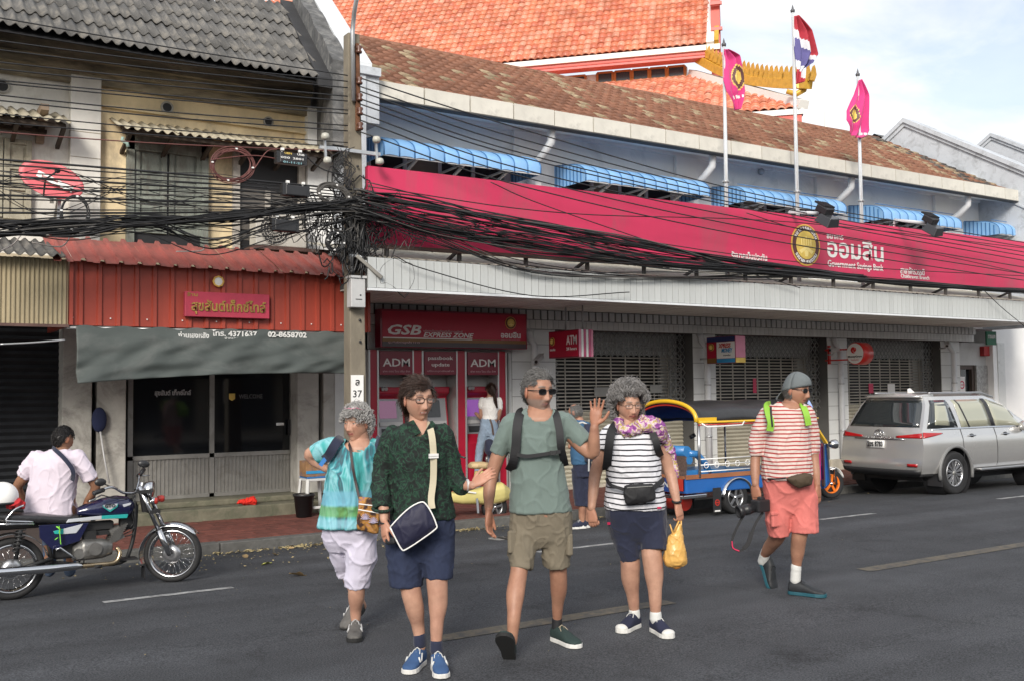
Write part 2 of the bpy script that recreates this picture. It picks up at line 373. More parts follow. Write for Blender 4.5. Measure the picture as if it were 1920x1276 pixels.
# fallen leaves and litter
M_leaf = mat('dry_leaf',(0.36,0.25,0.12),rough=0.8,var=0.3,rnd=0.35);M_leafg = mat('fading_leaf',(0.30,0.30,0.07),rough=0.8,rnd=0.3)
def leaf_mesh(m,s,nm='leaf'):
    b = MB();n = 7;vs = []
    for i in range(n):
        t = i/(n-1);w = math.sin(PI*t)**.8*0.32;z = 0.18*math.sin(PI*t);vs += [(s*(t-.5),-s*w,s*z*.4+s*.12*random.random()),(s*(t-.5),0,s*z*.15),(s*(t-.5),s*w,s*z*.4+s*.15*random.random())]
    fs = []
    for i in range(n-1):
        for k in range(2):a = i*3+k;fs.append((a,a+1,a+4,a+3))
    b.add(vs,fs,True);return b.mesh(nm,m)
LV = [leaf_mesh(M_leaf,.11),leaf_mesh(M_leaf,.08),leaf_mesh(M_leafg,.09)]
big = [((558,1079),0,1.5,'dry curled leaf lying alone on the asphalt'),((500,1058),2,1.3,'yellow green leaf on asphalt in front of the kerb'),((460,1044),0,1.0,'small brown leaf nearest the motorcycle wheel'),((516,1040),0,1.0,'small pale leaf close to the kerb joint'),((576,1021),0,1.2,'brown leaf leaning against the kerb stone'),((545,1028),1,1.1,'broken brown leaf beside the leaf litter')]
for (p,k,s,lb) in big:
    q = onroad(*p);o = obj('fallen_leaf',LV[k]);o.location = q+Vector((0,0,.006));o.rotation_euler = (random.uniform(-.3,.3),random.uniform(-.3,.3),random.uniform(0,6));o.scale = (s,)*3;tag(o,lb,'leaf','fallen leaves on the road')
lit = MB()
def scatter(cx,cy,rx,ry,n,s0,s1,zf):
    for i in range(n):
        x = random.gauss(cx,rx);y = cy - abs(random.gauss(0,ry));z = zf(y)+.004;s = random.uniform(s0,s1);a = random.uniform(0,6.3)
        c_,s_ = math.cos(a)*s,math.sin(a)*s;h = [random.uniform(0,s*.8) for _ in range(4)]
        lit.add([(x-c_,y-s_,z+h[0]),(x+s_*.4,y-c_*.4,z+h[1]),(x+c_,y+s_,z+h[2]),(x-s_*.4,y+c_*.4,z+h[3])],[(0,1,2,3)])
for (px,py,n) in ((425,1032,60),(540,1022,60),(600,1015,40),(888,992,50),(860,995,25),(1120,970,20)):
    q = onroad(px,py);scatter(q.x,YK-.03,.22,.1,n,.012,.05,roadz)
q = onroad(470,1060);scatter(q.x,11.6,1.0,.9,150,.006,.022,roadz)
scatter(8,11.8,4.0,.5,140,.006,.022,roadz);scatter(4,9.5,5.0,2.5,130,.004,.010,roadz)
M_lit = mat('leaf_litter',(0.30,0.24,0.12),rough=0.85,var=0.5,scale=12)
tag(lit.build('leaf_litter',M_lit,fixn=False),'scattered leaf crumbs along the kerb','litter',kind='stuff')

# ================================================================ BANK BUILDING
YF = 14.6
M_white = mat('white_wall_paint',(0.82,0.82,0.81),rough=0.75,var=0.07,scale=1.2,bump=0.1,bscale=20,dirt=(0.42,0.44,0.46),damt=0.12,dscale=0.9)
M_trim = mat('white_trim',(0.62,0.64,0.66),rough=0.6,var=0.08,dirt=(0.35,0.36,0.37),damt=0.2,dscale=2)
M_cream = mat('cream_gutter',(0.58,0.56,0.50),rough=0.5,var=0.10,scale=3,dirt=(0.3,0.29,0.26),damt=0.25,dscale=2,rnd=0.07)
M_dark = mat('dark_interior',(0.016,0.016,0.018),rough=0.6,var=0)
M_black = mat('black_plastic',(0.018,0.018,0.02),rough=0.4,var=0.1)
M_gtile = mat('grey_wall_tile',(0.56,0.57,0.56),rough=0.35,var=0.08,rnd=0.06,dirt=(0.2,0.2,0.19),damt=0.15,dscale=2)
M_grout = mat('tile_grout',(0.09,0.09,0.088),rough=0.9)
M_fasc = mat('fascia_strip',(0.45,0.465,0.46),rough=0.45,var=0.08,rnd=0.05,dirt=(0.34,0.33,0.30),damt=0.36,dscale=1.6,stretch=(1,1,.35))
M_soff = mat('soffit_strip',(0.66,0.66,0.62),rough=0.5,var=0.12,rnd=0.08,dirt=(0.2,0.19,0.17),damt=0.3,dscale=1.3)
M_galv = mat('galvanised_steel',(0.45,0.46,0.47),rough=0.4,metal=0.7,var=0.15)
M_grass = mat('window_glass_dark',(0.015,0.018,0.02),rough=0.08,var=0,spec=0.6)
M_colt = mat('column_tile',(0.62,0.63,0.62),rough=0.3,var=0.06,rnd=0.05,dirt=(0.3,0.3,0.28),damt=0.2,dscale=2)
M_plinth = mat('plinth_stone',(0.46,0.42,0.34),rough=0.7,var=0.15,bump=0.2,dirt=(0.2,0.18,0.15),damt=0.3)
BX0,BX1 = 6.35,23.2
bank = thing('bank_building','long two storey white bank building with brown tiled roof behind the red signboard','building',(BX0,YF,ZW))
# --- upper storey
ZC = 3.02;ZG = 6.02      # canopy soffit, gutter underside
b = MB();b.bb(BX0,BX1,YF,YF+0.3,ZC,6.35);b.bb(BX0,BX1,YF+0.3,20.5,ZC,3.2);b.build('upper_wall',M_white,bank)
for px in (1002,1300,1558,1775):                 # pilasters and downpipes under the gutter
    x = X(px-14,330,YF)
    b = MB();b.bb(x-.32,x+.25,YF-.09,YF-.001,ZC+.3,6.16);b.build('pilaster',M_white,bank,bevel=.01)
    x2 = X(px+4,300,YF-.35)
    b = MB();b.tube([(x2+.0,13.78,6.12),(x2,13.80,5.83),(x2-.02,14.0,5.66),(x2-.03,14.3,5.52),(x2-.03,14.40,5.35),(x2-.03,14.40,4.6),(x2-.03,14.40,3.2)],.072,12);b.build('downpipe',M_trim,bank)
b = MB();b.add([(BX0,YF,6.24),(BX1,YF,6.24),(BX1,13.72,6.03),(BX0,13.72,6.03)],[(0,1,2,3)]);b.bb(BX0,BX1,YF-.06,YF,6.16,6.24)
b.add([(BX0,YF+.2,6.9),(BX1,YF+.2,6.9),(BX1,13.72,6.1),(BX0,13.72,6.1)],[(0,1,2,3)]);b.build('eaves_soffit',M_white,bank,fixn=False)
# windows behind the awnings
AW = [(673,1014),(1040,1330),(1333,1585),(1588,1800),(1803,2010)]
for k,(a,c) in enumerate(AW):
    x0,x1 = X(a,330,YF)+.15,X(c,330,13.68)-.15
    fr = MB();z0,z1 = 3.75,5.45
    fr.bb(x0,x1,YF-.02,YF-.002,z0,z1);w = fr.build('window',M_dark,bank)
    n = max(4,int((x1-x0)/.75));m = MB();gl = MB()
    for i in range(n+1):xx = x0+(x1-x0)*i/n;m.bb(xx-.03,xx+.03,YF-.06,YF-.022,z0,z1)
    m.bb(x0,x1,YF-.055,YF-.023,z0+.9,z0+.96);m.build('frame',M_trim,w)
    for i in range(n):
        if i % 3 == 1:gl.bb(x0+(x1-x0)*i/n+.03,x0+(x1-x0)*(i+1)/n-.03,YF-.04,YF-.0225,z0,z1)
    gl.build('curtain',mat('grey_curtain',(0.22,0.2,0.17),rough=0.9),w)
# --- eaves gutter of boxed cream sections
gm = MB();gm.bb(-.395,.395,-.09,.09,-.13,.13);gmesh = gm.mesh('gutter_box',M_cream)
b = MB();b.bb(BX0,BX1,13.56,13.75,ZG,ZG+.015);gut = b.build('gutter',M_grout,bank)
x = BX0+.4
while x < BX1:place('gutter_box',gmesh,gut,(x,13.65+random.uniform(-.004,.004),ZG+.15),(0,0,random.uniform(-.003,.003)));x += .815
# --- tiled roof
RS = .57;RY0,RZ0,RYR = 13.72,6.27,17.45
M_btile = mat('brown_roof_tile',(0.185,0.083,0.05),rough=0.85,var=0.35,scale=3.5,bump=0.5,bscale=50,dirt=(0.26,0.20,0.12),damt=0.22,dscale=4.5,rnd=0.22)
M_ptile = mat('lichen_roof_tile',(0.30,0.235,0.15),rough=0.9,var=0.4,scale=7,bump=0.5,bscale=50,dirt=(0.12,0.06,0.04),damt=0.5,dscale=7,rnd=0.25)
M_dtile = mat('blackened_roof_tile',(0.05,0.045,0.042),rough=0.9,var=0.4,dirt=(0.3,0.27,0.22),damt=0.4,dscale=6,rnd=0.2)
sl = Vector((0,1,RS)).normalized();nrm = Vector((0,-RS,1)).normalized()
TW,TL = .225,.30
def tile_vf(w,l,h,t,n=7):
    vs = [];
    for j,(v,zz_) in enumerate(((0,0),(0,t),(l*1.08,t*.25))):
        for i in range(n):u = i/(n-1);vs.append((w*(u-.5)*1.02,v,zz_+h*(math.sin(2*PI*u-1.2)*.5+.5)))
    return vs,[(j*n+i,j*n+i+1,(j+1)*n+i+1,(j+1)*n+i) for j in range(2) for i in range(n-1)]
tv,tf = tile_vf(TW,TL,.042,.050,6)
tms = []
for m in (M_btile,M_ptile,M_dtile):q = MB();q.add(tv,tf,True);tms.append(q.mesh('roof_tile',m))
b = MB();b.add([(BX0,RY0,RZ0-.03),(BX1,RY0,RZ0-.03),(BX1,RYR,RZ0-.03+RS*(RYR-RY0)),(BX0,RYR,RZ0-.03+RS*(RYR-RY0))],[(0,1,2,3)])
b.add([(BX0,RYR+4,RZ0-.03),(BX1,RYR+4,RZ0-.03),(BX1,RYR,RZ0-.03+RS*(RYR-RY0)),(BX0,RYR,RZ0-.03+RS*(RYR-RY0))],[(0,1,2,3)])
roof = b.build('roof',M_dtile,bank,fixn=False)
rot = Matrix(((1,0,0),(0,sl.y,nrm.y),(0,sl.z,nrm.z))).to_euler()
nrow = int((RYR-RY0)/sl.y/TL);tiles = []
for c in range(int((BX1-BX0)/TW)):
    for r in range(nrow):
        x = BX0+TW*(c+.5);p = Vector((x,RY0,RZ0)) + sl*(TL*r)
        k = 0
        ph = (x - 0.12*r) % 1.75
        if ph < .22 and random.random() < .55:k = 1
        elif random.random() < .05:k = 1
        if BX1-x < 1.5-.06*r and random.random() < .6:k = random.choice((1,2,2))
        if x < BX0+.9 and random.random() < .4:k = 1
        tiles.append((p,k))
tiles.sort(key=lambda q:depth(q[0]));rest = MB()
for i,(p,k) in enumerate(tiles):
    if i < 300:place('roof_tile',tms[k],roof,p,rot)
    else:
        rest.cur = k;z = Matrix(((1,0,0),(0,sl.y,nrm.y),(0,sl.z,nrm.z)));j = random.uniform(-.006,.006)
        rest.add([p+(z @ Vector(q))+nrm*j for q in tv],tf,True)
rest.build('roof_tile_field',[M_btile,M_ptile,M_dtile],roof,fixn=False,kind='stuff')
b = MB();b.tube([(BX0+.7*i,RYR,RZ0+RS*(RYR-RY0)-.04+random.uniform(-.008,.008)) for i in range(25)],.10,8);b.build('ridge_tile',M_btile,roof)
# --- red signboard over the canopy
YS = 12.25
M_red = mat('bank_red_board',(0.56,0.028,0.095),rough=0.45,var=0.05,scale=1.0,dirt=(0.36,0.07,0.10),damt=0.34,dscale=1.1,stretch=(1.2,1,.35))
M_wht = mat('white_letter',(0.75,0.74,0.72),rough=0.5,var=0.03);M_gold = mat('gold_emblem',(0.62,0.36,0.07),rough=0.45,var=0.12,scale=8)
M_brown = mat('emblem_brown',(0.10,0.03,0.03),rough=0.5);M_yel = mat('emblem_yellow',(0.68,0.48,0.10),rough=0.5,var=0.15,scale=10)
sx0 = X(690,400,YS);sx1 = 21.5
zt0,zt1,zb0,zb1 = 4.66,4.74,3.57,3.66
sign = thing('red_signboard','very long crimson bank signboard with gold emblem and white Thai name above the canopy','signboard',(sx0,YS,zb0))
b = MB();b.add([(sx0,YS,zb0),(sx1,YS,zb1),(sx1,YS,zt1),(sx0,YS,zt0),(sx0,YS+.09,zb0),(sx1,YS+.09,zb1),(sx1,YS+.09,zt1),(sx0,YS+.09,zt0)],
    [(0,1,2,3),(7,6,5,4),(0,4,5,1),(3,2,6,7),(0,3,7,4),(1,5,6,2)]);b.build('board',M_red,sign)
b = MB();b.bar((sx0,YS-.02,zb0+.01),(sx1,YS-.02,zb1+.01),.05,.05);b.build('bottom_rail',mat('rusty_rail',(0.12,0.07,0.06),rough=0.7,metal=.3,var=.3),sign)
def seam(px,py0,py1):
    x = X(px,py0,YS-.003);return x
b = MB()
for fx in (7.9,10.3,12.75,15.2,17.7,20.2):b.bb(fx-.006,fx+.006,YS-.005,YS-.001,zb0+.02,zt0-.01)
pass
mb = mat('sign_post_steel',(0.10,0.09,0.085),rough=0.6,metal=.4,var=.3)
for i in range(14):
    xx = sx0+.3+i*1.13;b = MB();b.bar((xx,YS+.06,3.2),(xx,YS+.06,3.62),.05);b.build('post',mb,sign)
    if i % 2:b = MB();b.bar((xx-.02,YS+.1,3.6),(xx-.02,YS+.75,3.38),.04);b.build('brace',mb,sign)
def emblem(P,U,V,r,parent,ring=True,nm='emblem',txt=True):
    N_ = U.cross(V).normalized();P = Vector(P)
    e = MB();e.lathe(P,N_,[(r,0),(r,.012),(r*.93,.014),(r*.93,.008),(0,.008)],40,False);eo = e.build(nm,M_gold,parent)
    e = MB();e.lathe(P+N_*.010,N_,[(r*.92,0),(r*.92,.003),(0,.003)],40,False);e.build('dark_ring',M_brown,eo)
    e = MB();e.lathe(P+N_*.014,N_,[(r*.68,0),(r*.68,.006),(r*.62,.008),(0,.006)],36,False);e.build('gold_disc',M_yel,eo)
    # relief on the disc: a temple-like stack of bars above a rising ground
    e = MB()
    for k in (-2,-1,0,1,2):
        h = r*(.42-.05*abs(k));e.prism([(-r*.035,0),(r*.035,0),(r*.035,h),(-r*.035,h)],P+N_*.020+U*(k*r*.16)+V*(-.02*r),U,V,N_*.006)
    e.prism([(-r*.5,-r*.28),(0,-r*.05),(r*.5,-r*.28),(r*.36,-r*.42),(0,-r*.2),(-r*.36,-r*.42)],P+N_*.020,U,V,N_*.005)
    e.prism([(-r*.14,-r*.3),(0,-r*.22),(r*.14,-r*.3),(r*.1,-r*.55),(-r*.1,-r*.55)],P+N_*.020,U,V,N_*.005);e.build('relief',mat('emblem_relief',(0.85,0.68,0.25),rough=.5),eo)
    if txt:
        for s_,a0,a1,flip in (('ธนาคารออมสิน',150,30,False),('รัฐบาลเป็นประกัน',215,325,True)):
            base = [c for c in s_ if not ('\u0e31' == c or '\u0e34' <= c <= '\u0e3a' or '\u0e47' <= c <= '\u0e4e')]
            for i,c in enumerate(base):
                a = R_(a0+(a1-a0)*i/(len(base)-1));q = P + U*math.cos(a)*r*.8 + V*math.sin(a)*r*.8 + N_*.016
                d = (V*math.sin(a)+U*math.cos(a)) * (-1 if flip else 1)
                text(c,eo,'emblem_letter',M_wht,q,d.cross(N_),d,h=r*.16,ext=.003,bold=.03)
    return eo
P = atY(1510,460,YS-.003);r_ = (Z(1510,421,YS)-Z(1510,499,YS))/2
emblem(P,UX,UZ,r_,sign)
def wtext(s,px0,px1,py0,py1,Y,m,parent,nm='lettering',bold=.03,**k):
    a,b_ = atY(px0,(py0+py1)/2,Y),atY(px1,(py0+py1)/2,Y);pc = (px0+px1)/2
    h = Z(pc,py0,Y)-Z(pc,py1,Y);c = Vector(((a.x+b_.x)/2,Y,Z(pc,(py0+py1)/2,Y)))
    return text(s,parent,nm,m,c,UX,UZ,w=b_.x-a.x,h=h,bold=bold,**k)
wtext('ออมสิน',1551,1656,451,487,YS-.004,M_wht,sign,bold=.02)
wtext('ธนาคาร',1550,1581,440,449,YS-.004,M_wht,sign,bold=.02)
wtext('Government Savings Bank',1552,1656,492,508,YS-.004,M_wht,sign,bold=.012)
wtext('รัฐบาลเป็นประกัน',1371,1438,473,490,YS-.004,M_wht,sign,bold=.02)
wtext('สาขาจักรวรรดิ',1688,1733,502,515,YS-.004,M_wht,sign,bold=.02)
wtext('Chakkrawat Branch',1689,1742,516,523,YS-.004,M_wht,sign,bold=.01)
# --- canopy
YC = 11.98;cz0,cz1 = 2.97,3.06
canx0,canx1 = X(690,540,YC),22.6
b = MB();b.bb(canx0,canx1,YC+.02,YC+.10,2.99,3.40);b.bb(canx0,canx1,YC+.10,YF-.25,3.04,3.10)
can = b.build('canopy',M_grout,bank)
b = MB();b.bb(canx0,canx1,YC-.02,YC+.03,2.955,2.988);b.build('drip_edge',M_trim,can)
fm = MB();fm.bb(-.057,.057,-.012,.012,0,.395);fmesh = fm.mesh('fascia_strip',M_fasc)
x = canx0+.06;k = 0
while x < canx1:place('fascia_strip',fmesh,can,(x,YC+.008+random.uniform(-.002,.002),2.995));x += .122
fm = MB();fm.bb(-.057,.057,0,2.2,-.01,.01);fmesh = fm.mesh('soffit_strip',M_soff)
x = canx0+.06
while x < canx1:place('soffit_strip',fmesh,can,(x,YC+.11,3.03+random.uniform(-.003,.003)));x += .122
# corrugated sheet on top of the canopy, weathered pale
M_canroof = mat('pale_canopy_sheet',(0.46,0.44,0.38),rough=0.7,var=0.25,scale=2,dirt=(0.22,0.18,0.12),damt=0.4,dscale=2.5,rnd=.1)
sh = MB();sh.grid(lambda u,v:(-.43+.86*u,2.3*v,.50*v + .018*math.sin(u*2*PI*5)),30,2);shm = sh.mesh('roof_sheet',M_canroof)
x = canx0+.45
while x < canx1:place('roof_sheet',shm,can,(x,YC+.05,3.40+random.uniform(-.008,.008)),(0,random.uniform(-.004,.004),0));x += .82
# lintel with three courses of tiles
lint = MB();lint.bb(6.1,canx1,YF-.14,YF+.2,2.70,3.03);ln = lint.build('lintel',M_grout,bank)
l1 = MB();l1.bb(-.057,.057,-.012,.012,0,.155);lm1 = l1.mesh('lintel_tile',M_gtile)
for row,(z,dy) in enumerate(((2.70,-.155),(2.862,-.20))):
    x = 6.16
    while x < canx1 and (row == 1 or x < canx1):place('lintel_tile',lm1,ln,(x,YF+dy,z));x += .122 if row == 0 else .150
# --- ground floor: columns, shutters, gates
M_slat = mat('beige_shutter',(0.47,0.44,0.35),rough=0.55,var=0.10,metal=.2,dirt=(0.18,0.16,0.12),damt=0.25,dscale=1.5)
M_gate = mat('grey_gate_iron',(0.24,0.24,0.23),rough=0.5,metal=.5,var=.2);M_rod = mat('shutter_rod',(0.40,0.37,0.32),rough=.5,metal=.4,var=.2)
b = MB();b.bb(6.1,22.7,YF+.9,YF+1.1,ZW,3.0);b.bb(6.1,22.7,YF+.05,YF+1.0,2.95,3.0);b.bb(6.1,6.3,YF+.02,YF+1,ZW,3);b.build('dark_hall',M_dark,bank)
cols = [(958,1040),(1298,1340),(1550,1587),(1763,1798)]
cx = []
for (a,c) in cols:
    x0,x1 = X(a,700,YF),X(c,700,YF);cx.append((x0,x1))
    b = MB();b.bb(x0,x1,YF-.02,YF+.5,ZW,2.7);co = b.build('column',M_grout,bank)
    nb = 2;w = (x1-x0)/nb;tb = MB();tb.bb(-w/2+.004,w/2-.004,-.01,.006,.004,.296);tm = tb.mesh('column_tile',M_colt)
    for r in range(9):
        for i in range(nb):place('column_tile',tm,co,(x0+w*(i+.5),YF-.026,.16+.3*r-.12))
    p = MB();p.bb(x0-.08,x1+.08,YF-.14,YF+.3,ZW-.02,ZW+.22);p.build('plinth',M_plinth,co,bevel=.012)
    xx = x0+(x1-x0)*.42;d = MB();d.tube([(xx-.1,YF-.06,2.72),(xx-.08,YF-.12,2.55),(xx,YF-.16,2.42),(xx,YF-.16,ZW+.25)],.062,12);d.build('downpipe',M_trim,co)
    for z in (.7,1.7):d = MB();d.lathe((xx,YF-.16,z),(0,0,1),[(.064,0),(.07,0),(.07,.03),(.064,.03)],12);d.build('pipe_clamp',M_galv,co)
def bay(x0,x1,ring=True):
    g_ = MB();g_.bb(x0,x1,YF+.32,YF+.33,ZW,1.18);sh_ = g_.build('roller_shutter',M_slat,bank)
    s_ = MB();z = ZW+.02
    while z < 1.18:s_.add([(x0,YF+.31,z),(x1,YF+.31,z),(x1,YF+.285,z+.035),(x0,YF+.285,z+.035),(x1,YF+.31,z+.07),(x0,YF+.31,z+.07)],[(0,1,2,3),(3,2,4,5)]);z += .075
    s_.build('slat_field',M_slat,sh_,kind='stuff',fixn=False)
    s_ = MB();z = 1.2
    while z < 2.3:s_.bar((x0+.1,YF+.30,z),(x1,YF+.30,z),.022);z += .065
    n = int((x1-x0)/.35)
    for i in range(n+1):xx = x0+.1+(x1-x0-.1)*i/n;s_.bar((xx,YF+.315,1.18),(xx,YF+.315,2.32),.02)
    s_.build('rod_field',M_rod,sh_,kind='stuff')
    # folding lattice gate drawn over the top and the right edge
    l_ = MB();st = .13;w_ = .018
    def lat(xa,xb,za,zb,y):
        nx = max(1,round((xb-xa)/st));nz = max(1,round((zb-za)/(st*1.15)));dx,dz = (xb-xa)/nx,(zb-za)/nz
        for i in range(nx):
            for k in range(nz):
                p = (xa+dx*i,y,za+dz*k);l_.bar(p,(p[0]+dx,y,p[2]+dz),w_,.01,(0,1,0));l_.bar((p[0]+dx,y,p[2]),(p[0],y,p[2]+dz),w_,.01,(0,1,0))
            l_.bar((xa+dx*i,y-.01,za),(xa+dx*i,y-.01,zb),w_*.8,.008,(0,1,0))
    lat(x0+.02,x1-.02,2.26,2.70,YF+.18);lat(x1-.42,x1-.02,1.2,2.26,YF+.18);lat(x0+.02,x0+.2,1.2,2.26,YF+.18)
    l_.build('lattice_gate',M_gate,bank)
    # soft rounded wall corners behind the lattice
    a_ = MB();a_.bb(x0+.02,x1-.02,YF+.42,YF+.5,2.3,2.72)
    a_.bb(x1-.45,x1-.02,YF+.42,YF+.5,1.1,2.3);a_.build('inner_arch',mat('inner_wall_grey',(0.42,0.42,0.41),rough=.8,var=.15),bank)
    p = MB();p.bb(x0,x1,YF+.0,YF+.3,ZW-.02,ZW+.05);p.build('threshold',M_plinth,bank)
bay(cx[0][1],cx[1][0]);bay(cx[1][1],cx[2][0]);bay(cx[2][1],cx[3][0])
# paper notices on the third grille
for (px,py,w,h,m,nm) in ((1633,727,.16,.22,M_red,'notice'),(1671,727,.26,.2,M_wht,'notice'),(1671,739,.26,.10,mat('orange_print',(0.6,0.25,0.05)),'notice'),(1128,733,.34,.16,mat('grey_paper',(.3,.3,.28)),'notice'),(1415,722,.1,.3,M_red,'notice'),(1230,728,.3,.16,mat('grey_paper',(.3,.3,.28)),'notice')):
    p = atY(px,py,YF+.27);q = MB();q.bb(p.x-w/2,p.x+w/2,p.y-.004,p.y,p.z-h/2,p.z+h/2);q.build(nm,m,bank)
# end wall with a small doorway
xw0 = cx[3][1];b = MB();xd0,xd1 = X(1799,700,YF+.2),X(1829,700,YF+.2)
b.bb(xw0,xd0,YF+.2,YF+.4,ZW,2.7);b.bb(xd0,xd1,YF+.2,YF+.4,2.15,2.7);b.bb(xd1,28,YF+.2,YF+.4,ZW,2.7);b.build('end_wall',mat('end_wall_white',(0.50,0.50,0.49),rough=.8,var=.08,bump=.3,bscale=25),bank)
b = MB();b.bb(xd0+.04,xd1-.04,YF+.3,YF+.32,ZW,2.13);dr = b.build('glass_door',M_grass,bank)
b = MB();b.bb(xd0,xd0+.08,YF+.22,YF+.34,ZW,2.15);b.bb(xd1-.12,xd1,YF+.22,YF+.34,ZW,2.15);b.bb(xd0+.08,xd1-.12,YF+.22,YF+.34,2.05,2.15);b.build('frame',mat('brown_frame',(0.07,0.05,0.04)),dr)
p = atY(1803,722,YF+.21);b = MB();b.bb(p.x-.13,p.x+.13,YF+.2,YF+.21,p.z-.28,p.z+.22);b.build('notice',M_wht,dr)
b = MB();b.lathe((p.x,YF+.2,p.z+.02),(0,-1,0),[(.10,.002),(.10,.006),(.07,.006),(.07,.002)],20,False);b.box((p.x,YF+.194,p.z+.02),(.18,.003,.02));b.build('ring_mark',M_red,dr)
b = MB();b.bb(p.x-.12,p.x+.12,YF+.193,YF+.199,p.z-.26,p.z-.15);b.build('red_strip',M_red,dr)
M_gblock = mat('mottled_glass_block',(0.34,0.34,0.33),rough=.3,var=.45,scale=14,bump=1,bscale=20)
for (a,c) in ((1832,1876),(1885,1990)):
    x0,x1 = X(a,700,YF+.15),X(c,700,YF+.15);b = MB();b.bb(x0,x1,YF+.16,YF+.196,ZW,Z(a,684,YF+.15));b.build('textured_panel',M_gblock,bank)
x0 = X(1872,700,YF-.02);b = MB();b.bb(x0,x0+.3,YF-.02,YF+.2,ZW,2.7);b.build('white_post',M_colt,bank)
p = atY(1849,656,YF+.1);b = MB();b.bb(p.x-.12,p.x+.12,YF+.08,YF+.2,p.z-.14,p.z+.1);b.build('alarm_box',mat('alarm_red',(0.35,0.02,0.02)),bank,bevel=.01)
p = atY(1857,634,YF-.25);b = MB();b.bb(p.x-.2,p.x+.2,YF-.28,YF-.24,p.z-.16,p.z+.16)
o = b.build('exit_sign',mat('sign_green',(0.02,0.13,0.07)),loc=p);tag(o,'small dark green exit sign fixed to the lintel above the doorway','sign')
text('ทางออก',o,'lettering',M_wht,(p.x,YF-.282,p.z+.03),UX,UZ,w=.3,h=.09,bold=.01)
# --- express counter: three machines under their headers
xa,xb = X(693,750,YF-.1),X(956,750,YF-.1)
ya = YF-.12
kz = Z(820,656,ya)
express = thing('express_counter','crimson machine counter with three bays and white lettered headers','counter',(xa,ya,ZW))
M_cr = mat('crimson_panel',(0.36,0.008,0.03),rough=0.35,var=0.06,coat=.2);M_crd = mat('dark_crimson',(0.20,0.01,0.03),rough=0.35,var=0.06,coat=.2);M_alu = mat('brushed_aluminium',(0.50,0.50,0.49),rough=0.35,metal=.6,var=.1);M_recess = mat('recess_grey',(0.42,0.42,0.41),rough=.6,var=.06)
b = MB();b.bb(6.3,X(975,700,ya),YF-.02,YF+.02,kz,2.7);b.bb(X(956,750,ya)+.01,cx[0][0],YF-.02,YF+.02,ZW,kz);b.bb(6.1,xa,YF-.02,YF+.1,ZW,2.7);b.build('express_wall',M_colt,bank)
YB = YF+.26;b = MB();b.bb(xa,xb,YB,YB+.05,ZW,kz);b.bb(xa,xb,ya+.02,YB,kz-.02,kz);b.bb(xa,xa+.02,ya+.02,YB,ZW,kz-.02);b.bb(xb-.02,xb,ya+.02,YB,ZW,kz-.02);b.build('recess',M_recess,express)
for (a,c) in ((694,707),(776,791),(858,872),(936,948)):
    x0,x1 = X(a,750,ya),X(c,750,ya);b = MB();b.bb(x0,x1,ya,ya+.30,ZW,kz-.004);po = b.build('red_post',M_cr,express)
    b = MB();b.bb(x1,x1+.03,ya-.01,ya+.3,ZW,kz-.002);b.bb(x0-.03,x0,ya-.01,ya+.3,ZW,kz-.002);b.build('edge_strip',M_alu,po)
HD = [(709,773,'ADM','ฝาก ถอน โอน เติม จ่าย'),(793,855,'passbook\nupdate','ปรับสมุดเงินฝาก'),(874,933,'ADM','ฝาก ถอน โอน เติม จ่าย')]
for (a,c,s1,s2) in HD:
    x0,x1 = X(a,680,ya)+.02,X(c,680,ya)-.0;z1,z0 = kz-.02,Z(a,702,ya)
    b = MB();b.bb(x0,x1,ya-.015,ya+.1,z0,z1);h = b.build('header',M_crd,express,bevel=.004);xc = (x0+x1)/2;ww = x1-x0
    if s1 == 'ADM':text(s1,h,'lettering',M_wht,(xc,ya-.016,z0+(z1-z0)*.52),UX,UZ,w=ww*.82,h=(z1-z0)*.33,bold=.012)
    else:
        text('passbook',h,'lettering',M_wht,(xc,ya-.016,z0+(z1-z0)*.70),UX,UZ,w=ww*.78,h=(z1-z0)*.20,bold=.012);text('update',h,'lettering',M_wht,(xc,ya-.016,z0+(z1-z0)*.42),UX,UZ,w=ww*.56,h=(z1-z0)*.20,bold=.012)
    text(s2,h,'small_lettering',mat('pink_letter',(.55,.35,.38)),(xc,ya-.016,z0+(z1-z0)*.16),UX,UZ,w=ww*.82,h=(z1-z0)*.10,bold=.01)
M_scr = mat('screen',(0.03,0.03,0.04),rough=.15,emit=(0.30,0.12,0.22,.22));M_mach = mat('machine_grey',(0.30,0.30,0.31),rough=.4,metal=.3,var=.08)
M_lgrey = mat('light_grey_plastic',(.45,.45,.45),rough=.4)
